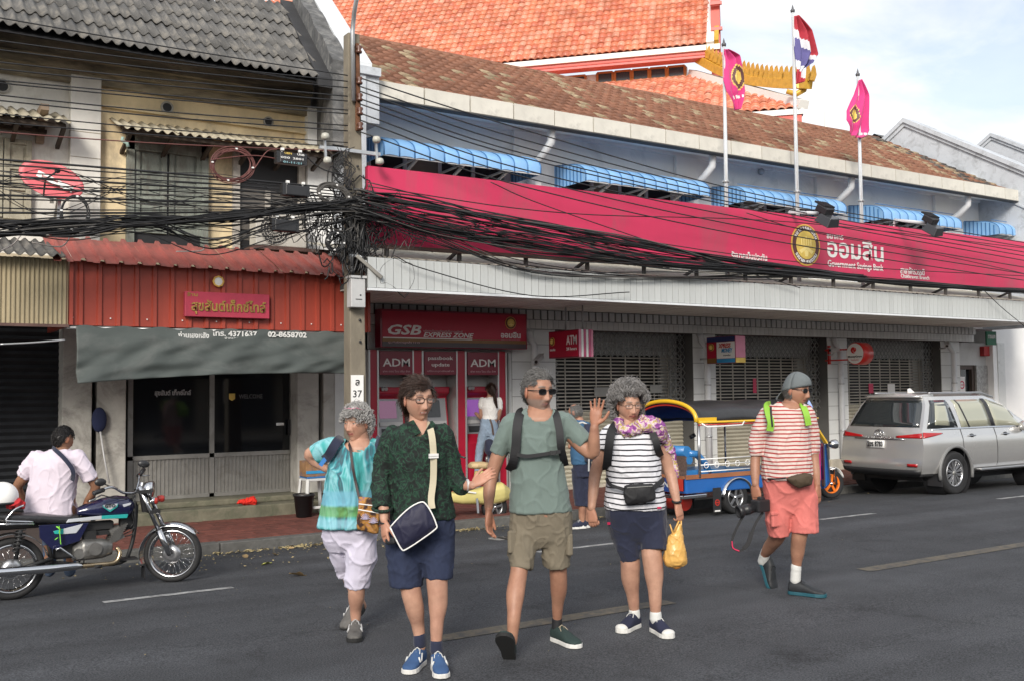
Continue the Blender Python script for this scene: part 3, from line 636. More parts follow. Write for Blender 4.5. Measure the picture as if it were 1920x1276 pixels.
def machine(x0,x1,label,screen_m):
    y1 = YB+.02;xc = (x0+x1)/2;w = x1-x0
    t = thing('cash_machine',label,'cash machine',(xc,y1,ZW),'machines in the express counter')
    b = MB();b.prism([(0,ZW),(-.34,ZW),(-.34,.78),(-.22,.92),(-.12,1.55),(-.22,1.62),(-.22,1.72),(0,1.72)],(x0,y1-.02,0),(0,1,0),(0,0,1),(w,0,0));b.build('body',M_cr,t,bevel=.015)
    def face(u0,u1,z0,z1,m,nm,out=.012,parent=None):
        def P_(z):f = (z-.92)/(1.55-.92);return y1-.02-.22+.10*f
        q = MB();q.add([(x0+w*u0,P_(z0)-out,z0),(x0+w*u1,P_(z0)-out,z0),(x0+w*u1,P_(z1)-out,z1),(x0+w*u0,P_(z1)-out,z1),(x0+w*u0,P_(z0)+.02,z0),(x0+w*u1,P_(z0)+.02,z0),(x0+w*u1,P_(z1)+.02,z1),(x0+w*u0,P_(z1)+.02,z1)],
             [(0,1,2,3),(0,4,5,1),(1,5,6,2),(2,6,7,3),(3,7,4,0)]);return q.build(nm,m,parent or t)
    face(.10,.92,.93,1.53,M_mach,'fascia');face(.16,.72,1.22,1.5,screen_m,'screen',.02);face(.14,.88,1.10,1.16,M_lgrey,'card_slot',.04);face(.2,.6,.96,1.06,M_black,'keypad',.03);face(.64,.84,.95,1.07,M_black,'cash_slot',.03)
    q = MB();q.tube([(x0+w*.2,y1-.26,1.70),(x0+w*.2,y1-.30,1.69)],.03,10);q.tube([(x0+w*.3,y1-.26,1.70),(x0+w*.3,y1-.30,1.69)],.03,10);q.build('lamp',M_alu,t)
    q = MB();q.lathe((x0+w*.75,y1-.36,.5),(0,-1,0),[(.07,0),(.07,.02),(.03,.03),(0,.03)],16);q.build('lock',M_alu,t)
    return t
machine(X(709,750,ya)+.03,X(773,750,ya)-.03,'left crimson deposit machine with pink screen behind the woman in dark green',M_scr)
machine(X(793,750,ya)+.03,X(855,750,ya)-.03,'middle passbook machine with dark blank screen under the passbook header',mat('screen_off',(0.03,.035,.04),rough=.1))
machine(X(874,750,ya)+.03,X(933,750,ya)-.03,'right deposit machine with violet screen that the woman in jeans is using',mat('screen_violet',(0.03,0.03,0.04),rough=.15,emit=(0.24,0.05,0.34,.32)))

# ================================================================ AWNINGS, SIGNS, FLAGS, GABLES, TEMPLE
M_blue = mat('blue_awning_sheet',(0.22,0.43,0.72),rough=0.45,var=0.10,scale=2,coat=.1,dirt=(0.28,0.42,0.6),damt=0.25,dscale=1.5,rnd=.07);M_bseam = mat('blue_awning_seam',(0.05,0.16,0.36),rough=.5)
AYF,AZT,AZB = 13.68,5.64,5.22
def aw_prof():
    pts = [(YF-.02,AZT)]
    for k in range(9):a = R_(8+k*9.5);pts.append((YF-.32-(YF-.32-AYF)*math.sin(a),AZB+.10+(AZT-.06-AZB-.10)*math.cos(a)))
    pts.append((AYF,AZB-.01));return pts
AP = aw_prof();AWL = ['first blue barrel awning, beside the utility pole','second blue barrel awning from the utility pole','third blue awning, behind the foot of the first flagpole','fourth blue awning, between the two floodlights','last blue awning, cut off by the right edge of the photo']
for k,(a,c) in enumerate(AW):
    x0,x1 = X(a,330,YF),X(c,330,AYF)
    t = thing('window_awning',AWL[k],'awning',(x0,YF,AZT),'blue awnings along the upper windows')
    n = max(6,round((x1-x0)/.27));w = (x1-x0)/n
    sm_ = MB();vs = []
    for i in range(7):
        u = i/6;bump_ = .018*math.sin(PI*u)**.5 if 0 < u < 1 else 0
        for (y,z) in AP:vs.append((w*(u-.5),y-bump_*.7,z+bump_))
    m = len(AP);sm_.add(vs,[(i*m+j,i*m+j+1,(i+1)*m+j+1,(i+1)*m+j) for i in range(6) for j in range(m-1)],True)
    vs2 = [(p[0],p[1]-YF,p[2]-AZT) for p in vs];sm_.v = vs2;am = sm_.mesh('awning_panel',M_blue)
    for i in range(n):o = place('awning_panel',am,t,(x0+w*(i+.5),YF,AZT+random.uniform(-.004,.004)))
    s_ = MB()
    for i in range(n+1):s_.tube([(x0+w*i,y-.004,z+.004) for (y,z) in AP],.011,5)
    s_.tube([(x0,AYF+.2,AZB+.36),(x1,AYF+.2,AZB+.36)],.008,4) if k > 1 else None
    s_.build('seam_field',M_bseam,t,kind='stuff')
    for xx in (x0,x1):
        e = MB();poly = [(YF-.0,AZT)]+AP[1:]+[(YF,AZB)]
        e.prism([(y,z) for (y,z) in poly],(xx-.006,0,0),(0,1,0),(0,0,1),(.012,0,0))
        eo = e.build('end_panel',M_blue,t);r = MB()
        for j in range(8):
            y = YF-.06-.105*j;zt = min([AZT]+[z for (yy,z) in AP if yy > y-.05])-.02;r.bb(xx-.016,xx-.007,y-.012,y+.012,AZB,max(zt,AZB+.05))
        r.build('rib',M_bseam,eo)
    b = MB()
    for xx in (x0+.6,(x0+x1)/2,x1-.6):b.bar((xx,YF-.05,AZB-.25),(xx,AYF+.03,AZB+.02),.035);b.bar((xx,YF-.03,AZB+.02),(xx,AYF+.03,AZB+.03),.03)
    b.bar((x0,AYF+.02,AZB+.0),(x1,AYF+.02,AZB+.0),.03);b.build('bracket',M_trim,t)
# ---- GSB header sign over the machines
yg = 14.2
P00,P10,P11 = atY(713,578,yg),atY(988,590,yg),atY(988,654,yg)
z1,z0 = Z(713,578,yg),Z(713,650,yg)
z1 = (z1+P10.z)/2;z0 = (z0+P11.z)/2
t = thing('header_sign','long crimson header sign with slanted white lettering above the three machines','sign',(P00.x,yg,z0))
b = MB();b.bb(P00.x,P10.x,yg,yg+.2,z0,z1);b.build('box',M_crd,t,bevel=.008)
b = MB();b.bb(P00.x+.03,P10.x-.03,yg-.006,yg-.001,z0+.14,z1-.03);face_ = b.build('face',mat('header_face',(0.40,0.008,0.035),rough=.4,var=.04),t)
b = MB();b.bb(P00.x+.03,P10.x-.03,yg-.007,yg-.001,z0+.085,z0+.138);b.build('gold_band',mat('dull_gold',(.22,.11,.03),rough=.4),t)
b = MB();b.bb(P00.x+.03,P10.x-.03,yg-.007,yg-.001,z0+.01,z0+.083);b.build('grey_band',mat('dark_grey_band',(.07,.055,.06),rough=.4),t)
def st(s,px0,px1,py0,py1,parent,m=M_wht,bold=.02,Y=yg-.008,**k):return wtext(s,px0,px1,py0,py1,Y,m,parent,bold=bold,**k)
st('GSB',727,790,609,628,t,bold=.025,shear=.25);st('EXPRESS ZONE',794,888,624,633,t,bold=.02,shear=.3,nm='small_lettering')
st('ออมสิน',939,976,623,634,t,bold=.03,nm='thai_lettering');st('บริการด้วยเครื่องอิเล็กทรอนิกส์',794,867,619,623,t,m=mat('pink_letter',(.55,.35,.38)),bold=.01,nm='small_lettering')
st('ศูนย์บริการลูกค้า 1115',728,787,639,644,t,bold=.01,nm='small_lettering',m=mat('pink_letter',(.55,.35,.38)))
st('รัฐบาลเป็นประกัน',939,975,636,638,t,m=mat('pink_letter',(.55,.35,.38)),bold=.0,nm='small_lettering')
b = MB();xa_,xb_ = X(718,633,yg),X(885,635,yg);zz_ = Z(800,634.5,yg);b.bb(xa_,xb_,yg-.009,yg-.006,zz_-.009,zz_+.009);b.build('underline',M_wht,t)
emblem(atY(957,606,yg-.006),UX,UZ,.105,t,txt=False)
# ---- projecting box signs
def box_sign(name,label,px_far,px_near,pt,pb,Yn,thick,mats,loc_rod=None,cat='sign'):
    p = atY(px_near,(pt+pb)/2,Yn);x0 = p.x;z1,z0 = Z(px_near,pt,Yn),Z(px_near,pb,Yn);yf = atX(px_far,(pt+pb)/2,x0).y
    t = thing(name,label,cat,(x0,(Yn+yf)/2,z0));return t,x0,Yn,yf,z0,z1
t,x0,yn,yf_,z0,z1 = box_sign('hanging_sign','crimson ATM 24 hours sign with pink striped edge hanging from the canopy',1029,1085,617,668,13.2,.3,None)
th = X(1112,640,13.2)-x0
b = MB();b.bb(x0,x0+th,yn+.004,yf_,z0,z1);b.build('box',M_crd,t,bevel=.006)
b = MB();b.bb(x0-.006,x0-.001,yn+.02,yf_-.02,z0+.02,z1-.02);b.build('face',mat('header_face',(0.4,.008,.035)),t)
M_pink = mat('pink_stripe',(0.62,0.22,0.32),rough=.4);M_pinkd = mat('rose_stripe',(0.45,0.07,0.16),rough=.4)
for i in range(6):
    b = MB();b.bb(x0+th*i/6+.004,x0+th*(i+1)/6-.004,yn-.008,yn+.002,z0+.004,z1-.004);b.build('edge_stripe',(M_pink,M_wht,M_pinkd,M_wht,M_pinkd,M_pink)[i],t)
vY = Vector((0,-1,0))        # to the right as seen from the sign's street side
yc = (yn+yf_)/2;L_w = yf_-yn;zc = (z0+z1)/2;hh = z1-z0
text('ATM',t,'lettering',M_wht,(x0-.007,yn+L_w*.22,zc+hh*.13),vY,UZ,w=L_w*.34,h=hh*.33,bold=.02)
text('24 hours',t,'small_lettering',M_wht,(x0-.007,yn+L_w*.22,zc-hh*.18),vY,UZ,w=L_w*.34,h=hh*.12,bold=.02)
text('ออมสิน',t,'small_lettering',M_wht,(x0-.007,yn+L_w*.86,zc-hh*.18),vY,UZ,w=L_w*.18,h=hh*.09,bold=.02)
emblem((x0-.006,yn+L_w*.86,zc+hh*.12),vY,UZ,hh*.15,t,txt=False)
b = MB();b.tube([(x0+th/2,yn+.08,z1),(x0+th/2,yn+.08,3.04)],.014,8);b.tube([(x0+th/2,yf_-.3,z1),(x0+th/2,yf_-.3,3.04)],.014,8);b.build('hanging_rod',M_galv,t)
t,x0,yn,yf_,z0,z1 = box_sign('projecting_sign','pink edged money transfer sign with blue and white face on the second column',1325,1379,629,679,13.5,.3,None)
th = X(1397,650,13.5)-x0
b = MB();b.bb(x0,x0+th,yn+.004,yf_,z0,z1);b.build('box',M_crd,t,bevel=.006);L_w = yf_-yn;hh = z1-z0;zc = (z0+z1)/2
def fbit(y0,y1,a,c,m,nm,o_=.006):q = MB();q.bb(x0-o_,x0-.001,yn+L_w*y0,yn+L_w*y1,z0+hh*a,z0+hh*c);return q.build(nm,m,t)
M_skyb = mat('print_blue',(0.03,0.25,0.50),rough=.4);fbit(.02,.64,.02,.17,M_skyb,'blue_band');fbit(.02,.64,.18,.80,M_wht,'white_panel');fbit(.02,.98,.82,.98,mat('navy_band',(.02,.03,.12)),'navy_band');fbit(.66,.98,.02,.8,mat('header_face',(.4,.008,.035)),'red_panel');fbit(.66,.98,.02,.2,mat('dull_gold',(.22,.11,.03)),'gold_band',.008)
text('XPRESS',t,'lettering',mat('print_red',(.5,.03,.02)),(x0-.007,yn+L_w*.36,z0+hh*.66),vY,UZ,w=L_w*.42,h=hh*.17,bold=.03,shear=.2)
text('MONEY',t,'lettering',M_skyb,(x0-.007,yn+L_w*.28,z0+hh*.48),vY,UZ,w=L_w*.38,h=hh*.17,bold=.03,shear=.2);text('transfer',t,'small_lettering',M_black,(x0-.007,yn+L_w*.28,z0+hh*.3),vY,UZ,w=L_w*.26,h=hh*.06)
emblem((x0-.006,yn+L_w*.82,zc+hh*.12),vY,UZ,hh*.14,t,txt=False)
b = MB();b.bb(x0+.002,x0+th-.002,yn-.006,yn+.002,z0+hh*.2,z1-.004);b.build('pink_edge',M_pink,t);b = MB();b.bb(x0+.002,x0+th-.002,yn-.007,yn+.002,z0+.004,z0+hh*.19);b.build('yellow_edge',M_yel,t)
b = MB();b.bar((x0+th/2,yf_,z1-.1),(x0+th/2,YF-.03,z1-.1),.04);b.bar((x0+th/2,yf_,z0+.1),(x0+th/2,YF-.03,z0+.1),.04);b.build('bracket',M_galv,t)
# round sign
Yn = 13.75;p = atY(1603,662,Yn);rr = (Z(1603,641,Yn)-Z(1603,683,Yn))/2
t = thing('round_sign','round white money transfer sign with red rim and red swirl on the third column','sign',(p.x,p.y,p.z-rr))
M_rs = mat('sign_red',(0.55,0.02,0.015),rough=.4,coat=.2)
b = MB();b.lathe(p+Vector((.30,0,0)),(-1,0,0),[(0,0),(rr,0),(rr,.28),(rr*.93,.30),(0,.30)],40);b.build('rim',M_rs,t)
b = MB();b.lathe(p+Vector((-.001,0,0)),(-1,0,0),[(rr*.90,0),(rr*.90,.004),(0,.004)],40,False);b.build('face',M_wht,t)
b = MB();q = p+Vector((-.007,.02,rr*.35))
def swirl(a0,a1,r0,r1,wd,cx_,cy_):
    pts = [(a0+(a1-a0)*i/14) for i in range(15)];P1 = [];P2 = []
    for i,a in enumerate(pts):r = r0+(r1-r0)*i/14;w_ = wd*math.sin(PI*(i+.5)/15);P1.append((cx_+math.cos(a)*(r-w_),cy_+math.sin(a)*(r-w_)));P2.append((cx_+math.cos(a)*(r+w_),cy_+math.sin(a)*(r+w_)))
    for i in range(14):b.prism([P1[i],P1[i+1],P2[i+1],P2[i]],q,vY,UZ,(-.004,0,0))
swirl(R_(40),R_(300),rr*.12,rr*.3,rr*.11,0,0);swirl(R_(220),R_(420),rr*.1,rr*.22,rr*.08,0,0);b.ball(q,(.004,rr*.1,rr*.1));b.build('swirl_mark',M_rs,t)
text('MoneyGram',t,'lettering',M_black,(p.x-.006,p.y,p.z-rr*.28),vY,UZ,w=rr*1.5,h=rr*.22,bold=.02);text('โอนเงินด่วน',t,'small_lettering',M_rs,(p.x-.006,p.y,p.z-rr*.55),vY,UZ,w=rr*.8,h=rr*.12)
b = MB();b.bar((p.x+.1,p.y+rr*.8,p.z+.1),(p.x+.1,YF,p.z+.1),.03);b.bar((p.x+.1,p.y+rr*.8,p.z-.12),(p.x+.1,YF,p.z-.12),.03);b.bar((p.x+.1,YF-.1,p.z-.2),(p.x+.1,YF-.1,p.z+.2),.05);b.build('bracket',M_rs,t)
# cameras
def cctv(p,d,label):
    t = thing('security_camera',label,'camera',p,'security cameras on the bank');d = Vector(d).normalized();p = Vector(p)
    b = MB();b.bar(p-d*.13,p+d*.13,.075,.07);b.build('housing',M_lgrey,t,bevel=.01);b = MB();b.bar(p-d*.12+Vector((0,0,.045)),p+d*.17+Vector((0,0,.045)),.09,.012);b.build('hood',M_lgrey,t)
    b = MB();b.cyl(p+d*.135,d,.028,.02);b.build('lens',M_black,t);b = MB();b.tube([p+Vector((0,0,-.03)),p+Vector((0,.06,-.09)),p+Vector((0,.2,-.09))],.015,8);b.build('arm',M_lgrey,t)
cctv(atY(1011,672,YF-.35),(-1,-.6,-.5),'small grey security camera beside the downpipe left of the ATM sign');cctv(atY(1565,656,YF-.35),(-1,.1,0),'boxy security camera on the column beside the round sign');cctv(atY(1776,645,YF-.3),(-.8,-.5,-.3),'dark security camera under the lintel above the parked car')
# ---- flagpoles and flags
M_fp = mat('flagpole_white',(0.62,0.64,0.66),rough=.35,metal=.2,var=.06)
M_flag = mat('pink_flag_cloth',(0.58,0.035,0.19),rough=.8,var=.08,sheen=.2)
M_fr,M_fw,M_fb = mat('flag_red',(0.42,0.03,0.05),rough=.8),mat('flag_white',(0.66,0.66,0.70),rough=.8),mat('flag_blue',(0.10,0.09,0.25),rough=.8)
def flagpole(px0,py0,px1,py1,Yp,label):
    b_ = atY(px1,py1,Yp);t_ = atY(px0,py0,Yp);x = b_.x;z1 = t_.z
    t = thing('flagpole',label,'flagpole',(x,Yp,4.4),'flagpoles above the bank sign');q = MB();tl = (t_.x-x)
    q.tube([(x,Yp,3.5),(x+tl*.55,Yp,(4+z1)/2),(x+tl,Yp,z1-.12)],[.042,.036,.026],12);q.build('pole',M_fp,t)
    q = MB();q.lathe((x+tl,Yp,z1-.12),(0,0,1),[(0,0),(.04,.0),(.045,.04),(.02,.07),(.02,.09),(0,.16)],10);q.build('finial',mat('finial_grey',(.12,.12,.13),metal=.5),t)
    q = MB()
    for z in (5.35,):q.lathe((x+tl*.3,Yp,z),(0,0,1),[(.045,0),(.06,.0),(.06,.04),(.045,.04)],12);q.bb(x+tl*.3-.1,x+tl*.3+.1,Yp-.01,Yp+.01,z+.01,z+.03)
    q.build('cleat',M_galv,t);q = MB();q.tube([(x+tl-.05,Yp-.03,z1-.2),(x-.03,Yp-.05,4.5)],.004,4);q.build('halyard',M_lgrey,t);return x,tl,z1
YP = 13.1
fps = [((1357,75),(1361,382),'flagpole nearest the temple, carrying the drooping pink flag with round emblem'),((1486,12),(1495,392),'tallest flagpole, carrying the red white and blue striped flag'),((1608,132),(1615,415),'shortest flagpole, carrying the folded pink flag by the white gable')]
fx = [flagpole(a[0],a[1],c[0],c[1],YP,l) for a,c,l in fps]
def flag_surface(outline_l,outline_r,Yp,nu=22,nv=26,amp=.06,fr=2.5):
    """outline_l/r: lists of pixels down the hoist and fly edges; folded cloth between them"""
    def samp(o,v):
        n = len(o)-1;f = v*n;i = min(int(f),n-1);f -= i;return (o[i][0]*(1-f)+o[i+1][0]*f,o[i][1]*(1-f)+o[i+1][1]*f)
    def fn(u,v):
        a,c = samp(outline_l,v),samp(outline_r,v);px,py = a[0]*(1-u)+c[0]*u,a[1]*(1-u)+c[1]*u
        p = atY(px,py,Yp);p.y += amp*u**.6*math.sin(fr*2*PI*u+3*v+.6)+.03*math.sin(7*v+4*u);return p
    return fn,nu,nv
def flag(label,fn,nu,nv,mfun,mats,loc,extra=None):
    q = MB();vs = [fn(i/nu,j/nv) for j in range(nv+1) for i in range(nu+1)];w = nu+1;q.add(vs,[],True)
    for j in range(nv):
        for i in range(nu):q.f.append((j*w+i,j*w+i+1,(j+1)*w+i+1,(j+1)*w+i));q.mi.append(mfun((i+.5)/nu,(j+.5)/nv));q.sm.append(True)
    o = q.build('flag',mats,loc=loc,fixn=False,solid=.006);tag(o,label,'flag');return o
f1,nu,nv = flag_surface([(1359,92),(1359,120),(1357,150),(1360,172),(1372,190),(1380,206)],[(1362,94),(1382,106),(1391,140),(1396,172),(1393,185),(1384,206)],YP-.05)
def em1(u,v):
    d = math.hypot((u-.72)*1.0,(v-.42)*1.9)
    return 1 if d < .2 else 2 if d < .28 else 1 if d < .31 else 3 if (.70 < v < .76 and .2 < u < .9 and int(u*22) % 3) else 0
flag('drooping pink flag with gold round emblem on the flagpole nearest the temple',f1,44,52,em1,[M_flag,M_yel,M_brown,M_wht],(fx[0][0],YP,6.9))
f2,nu,nv = flag_surface([(1491,30),(1490,62),(1490,95),(1491,125),(1493,140),(1494,157)],[(1492,31),(1514,60),(1528,104),(1521,119),(1506,128),(1501,156)],YP-.05,amp=.10)
def th_(u,v):      # five stripes fanning along the fold
    k = (v*.72+ (1-u)*.26)
    return 0 if k < .30 else 1 if k < .42 else 2 if k < .66 else 1 if k < .78 else 0
def th2(u,v):
    s = v*1.25 - u*.25+.06
    return 0 if s < .20 else 2 if .46 < s < .72 and u < .55 else 1 if s < .40 else 2 if s < .62 else 1 if s < .82 else 0
def th3(u,v):
    # hoist: red, white, blue, white, red; the fly shows red on the fold's outside, then white, then blue
    s = v - .33*(u)**1.3 + .04
    return 0 if s < .17 else 1 if s < .27 else 2 if s < .56 else 1 if s < .72 else 0
flag('striped red white and blue national flag blowing from the tallest flagpole',f2,40,60,th3,[M_fr,M_fw,M_fb],(fx[1][0],YP,7.7))
f3,nu,nv = flag_surface([(1611,152),(1603,178),(1588,208),(1585,226),(1592,238),(1595,250)],[(1612,150),(1624,180),(1626,222),(1629,245),(1624,256),(1612,261)],YP-.05)
def em3(u,v):
    d = math.hypot((u-.32)*1.2,(v-.44)*1.9)
    return 1 if d < .16 else 2 if d < .24 else 1 if d < .26 else 3 if (.70 < v < .84 and .72 < u < .98 and int(v*40) % 4 and int(u*44) % 4) else 0
flag('folded pink flag with half hidden emblem on the shortest flagpole',f3,44,52,em3,[M_flag,M_yel,M_brown,M_wht],(fx[2][0],YP,6.7))
# ---- floodlights over the sign
for (pa,pb_,lb) in (((1485,397),(1547,402),'black floodlight on a white arm beside the tallest flagpole'),((1682,412),(1745,420),'black floodlight on a white arm right of the flagpoles')):
    A = atY(pa[0],pa[1],YS-.02);t = thing('floodlight',lb,'floodlight',A,'floodlights over the signboard')
    H_ = A+Vector((.05,-.85,.12));pp = atY(pb_[0],pb_[1],H_.y);H_ = pp
    b = MB();b.tube([A+Vector((0,.1,-.3)),A+Vector((0,.05,0)),H_+Vector((0,.1,.03))],.03,10);b.build('arm',M_trim,t)
    T = Matrix.Rotation(R_(35),3,'X') @ Matrix.Rotation(R_(12),3,'Z') @ Matrix.Scale(.85,3);b = MB();b.box(H_+Vector((0,0,.08)),(.30,.26,.14),T=T);b.build('ballast_box',M_black,t,bevel=.015)
    b = MB();q = H_+Vector((.02,-.05,-.10));vs = [T @ Vector(v)+q for v in ((-.17,-.13,.08),(.17,-.13,.08),(.17,.13,.08),(-.17,.13,.08),(-.22,-.17,-.10),(.22,-.17,-.10),(.22,.17,-.10),(-.22,.17,-.10))]
    b.add(vs,[(0,1,2,3),(0,4,5,1),(1,5,6,2),(2,6,7,3),(3,7,4,0),(7,6,5,4)]);b.build('reflector_housing',mat('floodlight_black',(.03,.03,.034),rough=.3),t,bevel=.01)
    b = MB()
    for i in range(7):b.box(H_+Vector((-.13+.043*i,0,.165)),(.008,.24,.04),T=T)
    b.build('cooling_fin',M_black,t)
# small round vent ball on the upper wall
b = MB();p = atY(1427,322,YF-.04);b.ball(p,.07);o = b.build('wall_lamp',M_galv,loc=p);tag(o,'small round metal dome fixed on the white upper wall','wall lamp')
# ---- fire wall between the two houses, gable walls
M_oldw = mat('blackened_plaster',(0.10,0.10,0.10),rough=.95,var=.5,scale=5,bump=.8,bscale=20,dirt=(0.32,0.31,0.29),damt=.35,dscale=4)
M_gab = mat('white_gable_plaster',(0.50,0.53,0.57),rough=.85,var=.08,scale=2,bump=.3,bscale=18,dirt=(0.26,0.27,0.28),damt=.36,dscale=3.6)
LY0,LZ0,LS,LYR = 13.6,6.20,.75,16.3
def lx(y):return 5.62+.17*(y-13.6)
fw = thing('fire_wall','blackened plaster fire wall stepping down between the grey and brown roofs','wall',(5.7,14,6))
def wallstrip(prof_lo,prof_hi,xs,w,nm,m,par):
    b = MB();n = len(prof_hi);vs = []
    for (y,z) in prof_hi:vs.append((xs(y),y,z))
    for (y,z) in prof_hi:vs.append((xs(y)+w,y,z))
    for (y,z) in prof_lo:vs.append((xs(y),y,z))
    for (y,z) in prof_lo:vs.append((xs(y)+w,y,z))
    fs = []
    for i in range(n-1):fs += [(i,i+1,n+i+1,n+i),(i,2*n+i,2*n+i+1,i+1),(n+i,n+i+1,3*n+i+1,3*n+i)]
    fs += [(0,n,3*n,2*n),(n-1,3*n-1,4*n-1,2*n-1)];b.add(vs,fs);return b.build(nm,m,par)
ys = [13.42+.25*i for i in range(13)]
wallstrip([(y,5.2) for y in ys],[(y,LZ0+LS*(y-13.6)+.38+ (.05 if int(y*2.1) % 2 else 0)) for y in ys],lx,.26,'wall',M_oldw,fw)
wallstrip([(y,LZ0+LS*(y-13.6)-.05) for y in ys],[(y,LZ0+LS*(y-13.6)+.09) for y in ys],lambda y:lx(y)-.22,.22,'flashing',mat('tar_flashing',(.03,.03,.032),rough=.8,var=.3,bump=.4),fw)
gw = thing('gable_wall','white parapet wall rising beside the utility pole top','wall',(6.1,14,6))
wallstrip([(y,2.9) for y in ys],[(y,LZ0+LS*(y-13.6)+.22+.10) for y in ys],lambda y:lx(y)+.265,.26,'wall',M_gab,gw)
wallstrip([(y,LZ0+LS*(y-13.6)+.322) for y in ys],[(y,LZ0+LS*(y-13.6)+.42) for y in ys],lambda y:lx(y)+.262,.36,'coping',M_trim,gw)
b = MB();b.bb(5.9,6.34,13.45,YF-.02,5.6,6.3);b.bb(5.9,6.34,13.38,YF-.02,6.3,6.42);b.build('corbel',M_gab,gw)
b = MB();b.bb(5.62,6.34,YF-.13,YF+.3,ZC-.2,6.0);b.build('white_pier',M_white,gw)
def gable(xg,yp,zp,s,y0,label,broken=False):
    t = thing('gable_wall',label,'wall',(xg,y0,6));Y2 = 2*yp-y0
    def tri(off,x0,x1,nm,m,rec=0):
        b = MB();poly = [(y0+rec,zp-s*(yp-y0)-off),(yp,zp-off),(Y2-rec,zp-s*(yp-y0)-off),(Y2-rec,3),(y0+rec,3)]
        b.prism(poly,(x0,0,0),(0,1,0),(0,0,1),(x1-x0,0,0));return b.build(nm,m,t)
    tri(.10,xg,xg+.35,'wall',M_gab)
    for (o1,o2,x_) in ((0,.12,-.10),(.121,.22,-.05),(.98,1.03,-.03)):
        b = MB()
        for sg in (1,-1):
            a = [(yp,zp-o1),(yp-sg*(yp-y0+.12),zp-s*(yp-y0+.12)-o1),(yp-sg*(yp-y0+.12),zp-s*(yp-y0+.12)-o2),(yp,zp-o2)]
            b.prism(a,(xg+x_,0,0),(0,1,0),(0,0,1),(.35-2*x_ if o1 == 0 else -x_-.001,0,0))
        b.build('moulding',M_gab,t)
    return t
gp = atX(1697,222,23.2);gable(23.2,gp.y,gp.z,.60,13.3,'large white gable wall with mouldings at the far end of the brown roof')
# weather stains in relief on the gable: raised plaster letters worn off
gp2 = atX(1860,250,31.0);gable(31.0,gp2.y,gp2.z,.60,13.5,'smaller white gable wall behind the first one')
t = thing('neighbour_roof','mossy dark grey roof slope of the house beyond the white gable','roof',(24,14,6.4));b = MB()
b.add([(23.6,13.9,6.35),(30.9,13.9,6.35),(30.9,17.9,8.7),(23.6,17.9,8.7),(23.6,21.5,6.3),(30.9,21.5,6.3)],[(0,1,2,3),(3,2,5,4)]);b.build('roof_sheet',M_oldw,t)
b = MB();b.bb(31.4,38,16.5,17.2,5,gp2.z-.05);b.bb(31.4,38,13.9,20,3,6.3);b.build('wall',M_oldw,t);b = MB();b.bb(31.4,38,16.4,17.3,gp2.z-.05,gp2.z+.08);b.build('coping',mat('orange_coping',(.35,.14,.07),var=.3),t)
t = thing('neighbour_house','white house front continuing beyond the bank at the frame edge','building',(24,14,0));b = MB();b.bb(23.6,40,YF,21,ZW-.3,6.3);b.build('wall',M_white,t)

# ---------------------------------------------------------------- TEMPLE
M_otile = mat('orange_temple_tile',(0.60,0.15,0.055),rough=0.4,var=0.25,scale=1.4,dirt=(0.36,0.12,0.07),damt=0.3,dscale=1.2,vcol=True)
M_tred = mat('temple_red',(0.56,0.07,0.045),rough=.5,var=.08);M_tpink = mat('temple_pink',(0.58,0.14,0.12),rough=.5,var=.12)
M_tw = mat('temple_white',(0.76,0.74,0.70),rough=.6,var=.05);M_tg = mat('temple_gold',(0.62,0.36,0.05),rough=.4,metal=.15,var=.2,scale=6);M_tor = mat('temple_orange_frame',(0.55,0.22,0.07),rough=.5)
zE = 14.45;A_,B_ = atZ(1000,122,zE),atZ(1330,92,zE);Hd = (B_-A_).normalized();Hn = Vector((Hd.y,-Hd.x,0)) ;Hn = Hn if Hn.dot(CP-B_) > 0 else -Hn
temple = thing('temple_hall','large temple hall with orange tiled roofs, red fascia and gold ridge ornament beyond the bank','temple',(B_.x,B_.y,6))
def ray_plane(px,py,P,n):d = ray(px,py);return CP + d*((Vector(P)-CP).dot(n)/d.dot(n))
Vd = (-Hn*1.0+UZ*1.15).normalized();Nn = Hd.cross(Vd);Nn = Nn if Nn.z > 0 else -Nn
def tile_field(O,U,V,Nv,w,l,inside,nu,nv,h,name,m,parent,cols):
    q = MB();cl = [];n = 5
    for j in range(nv):
        for i in range(nu):
            c = O + U*(w*(i+.5)) + V*(l*j)
            if not inside(w*(i+.5),l*(j+.3)):continue
            f = random.choice(cols);jj = random.uniform(-.01,.01)
            vs = []
            for (v,zz_) in ((0,0),(0,.055),(l*1.05,.0)):
                for k in range(n):u = k/(n-1);vs.append(c + U*(w*(u-.5)) + V*v + Nv*(zz_+jj+h*math.sin(PI*u)))
            q.add(vs,[(a*n+k,a*n+k+1,(a+1)*n+k+1,(a+1)*n+k) for a in range(2) for k in range(n-1)],True);cl += [f]*(2*(n-1))
    o = q.build(name,m,parent,fixn=False,kind='stuff');me = o.data;ca = me.color_attributes.new('Col','FLOAT_COLOR','CORNER')
    arr = np.ones((len(me.loops),4),dtype=np.float32);arr[:,:3] = np.repeat(np.array(cl,dtype=np.float32),4,axis=0);ca.data.foreach_set('color',arr.ravel());return o
OC = [(.56,.19,.10),(.52,.16,.085),(.58,.22,.13),(.48,.135,.075),(.60,.26,.17)]
U_ = -Hd;ntop = 30
tile_field(B_+Nn*.05+UZ*.15,U_,Vd,Nn,.27,.36,lambda a,c:True,118,21,.07,'upper_roof_tile',M_otile,temple,OC)
b = MB();b.add([B_,B_+U_*33,B_+U_*33+Vd*8,B_+Vd*8],[(0,1,2,3)]);b.build('upper_roof',M_tred,temple,fixn=False)
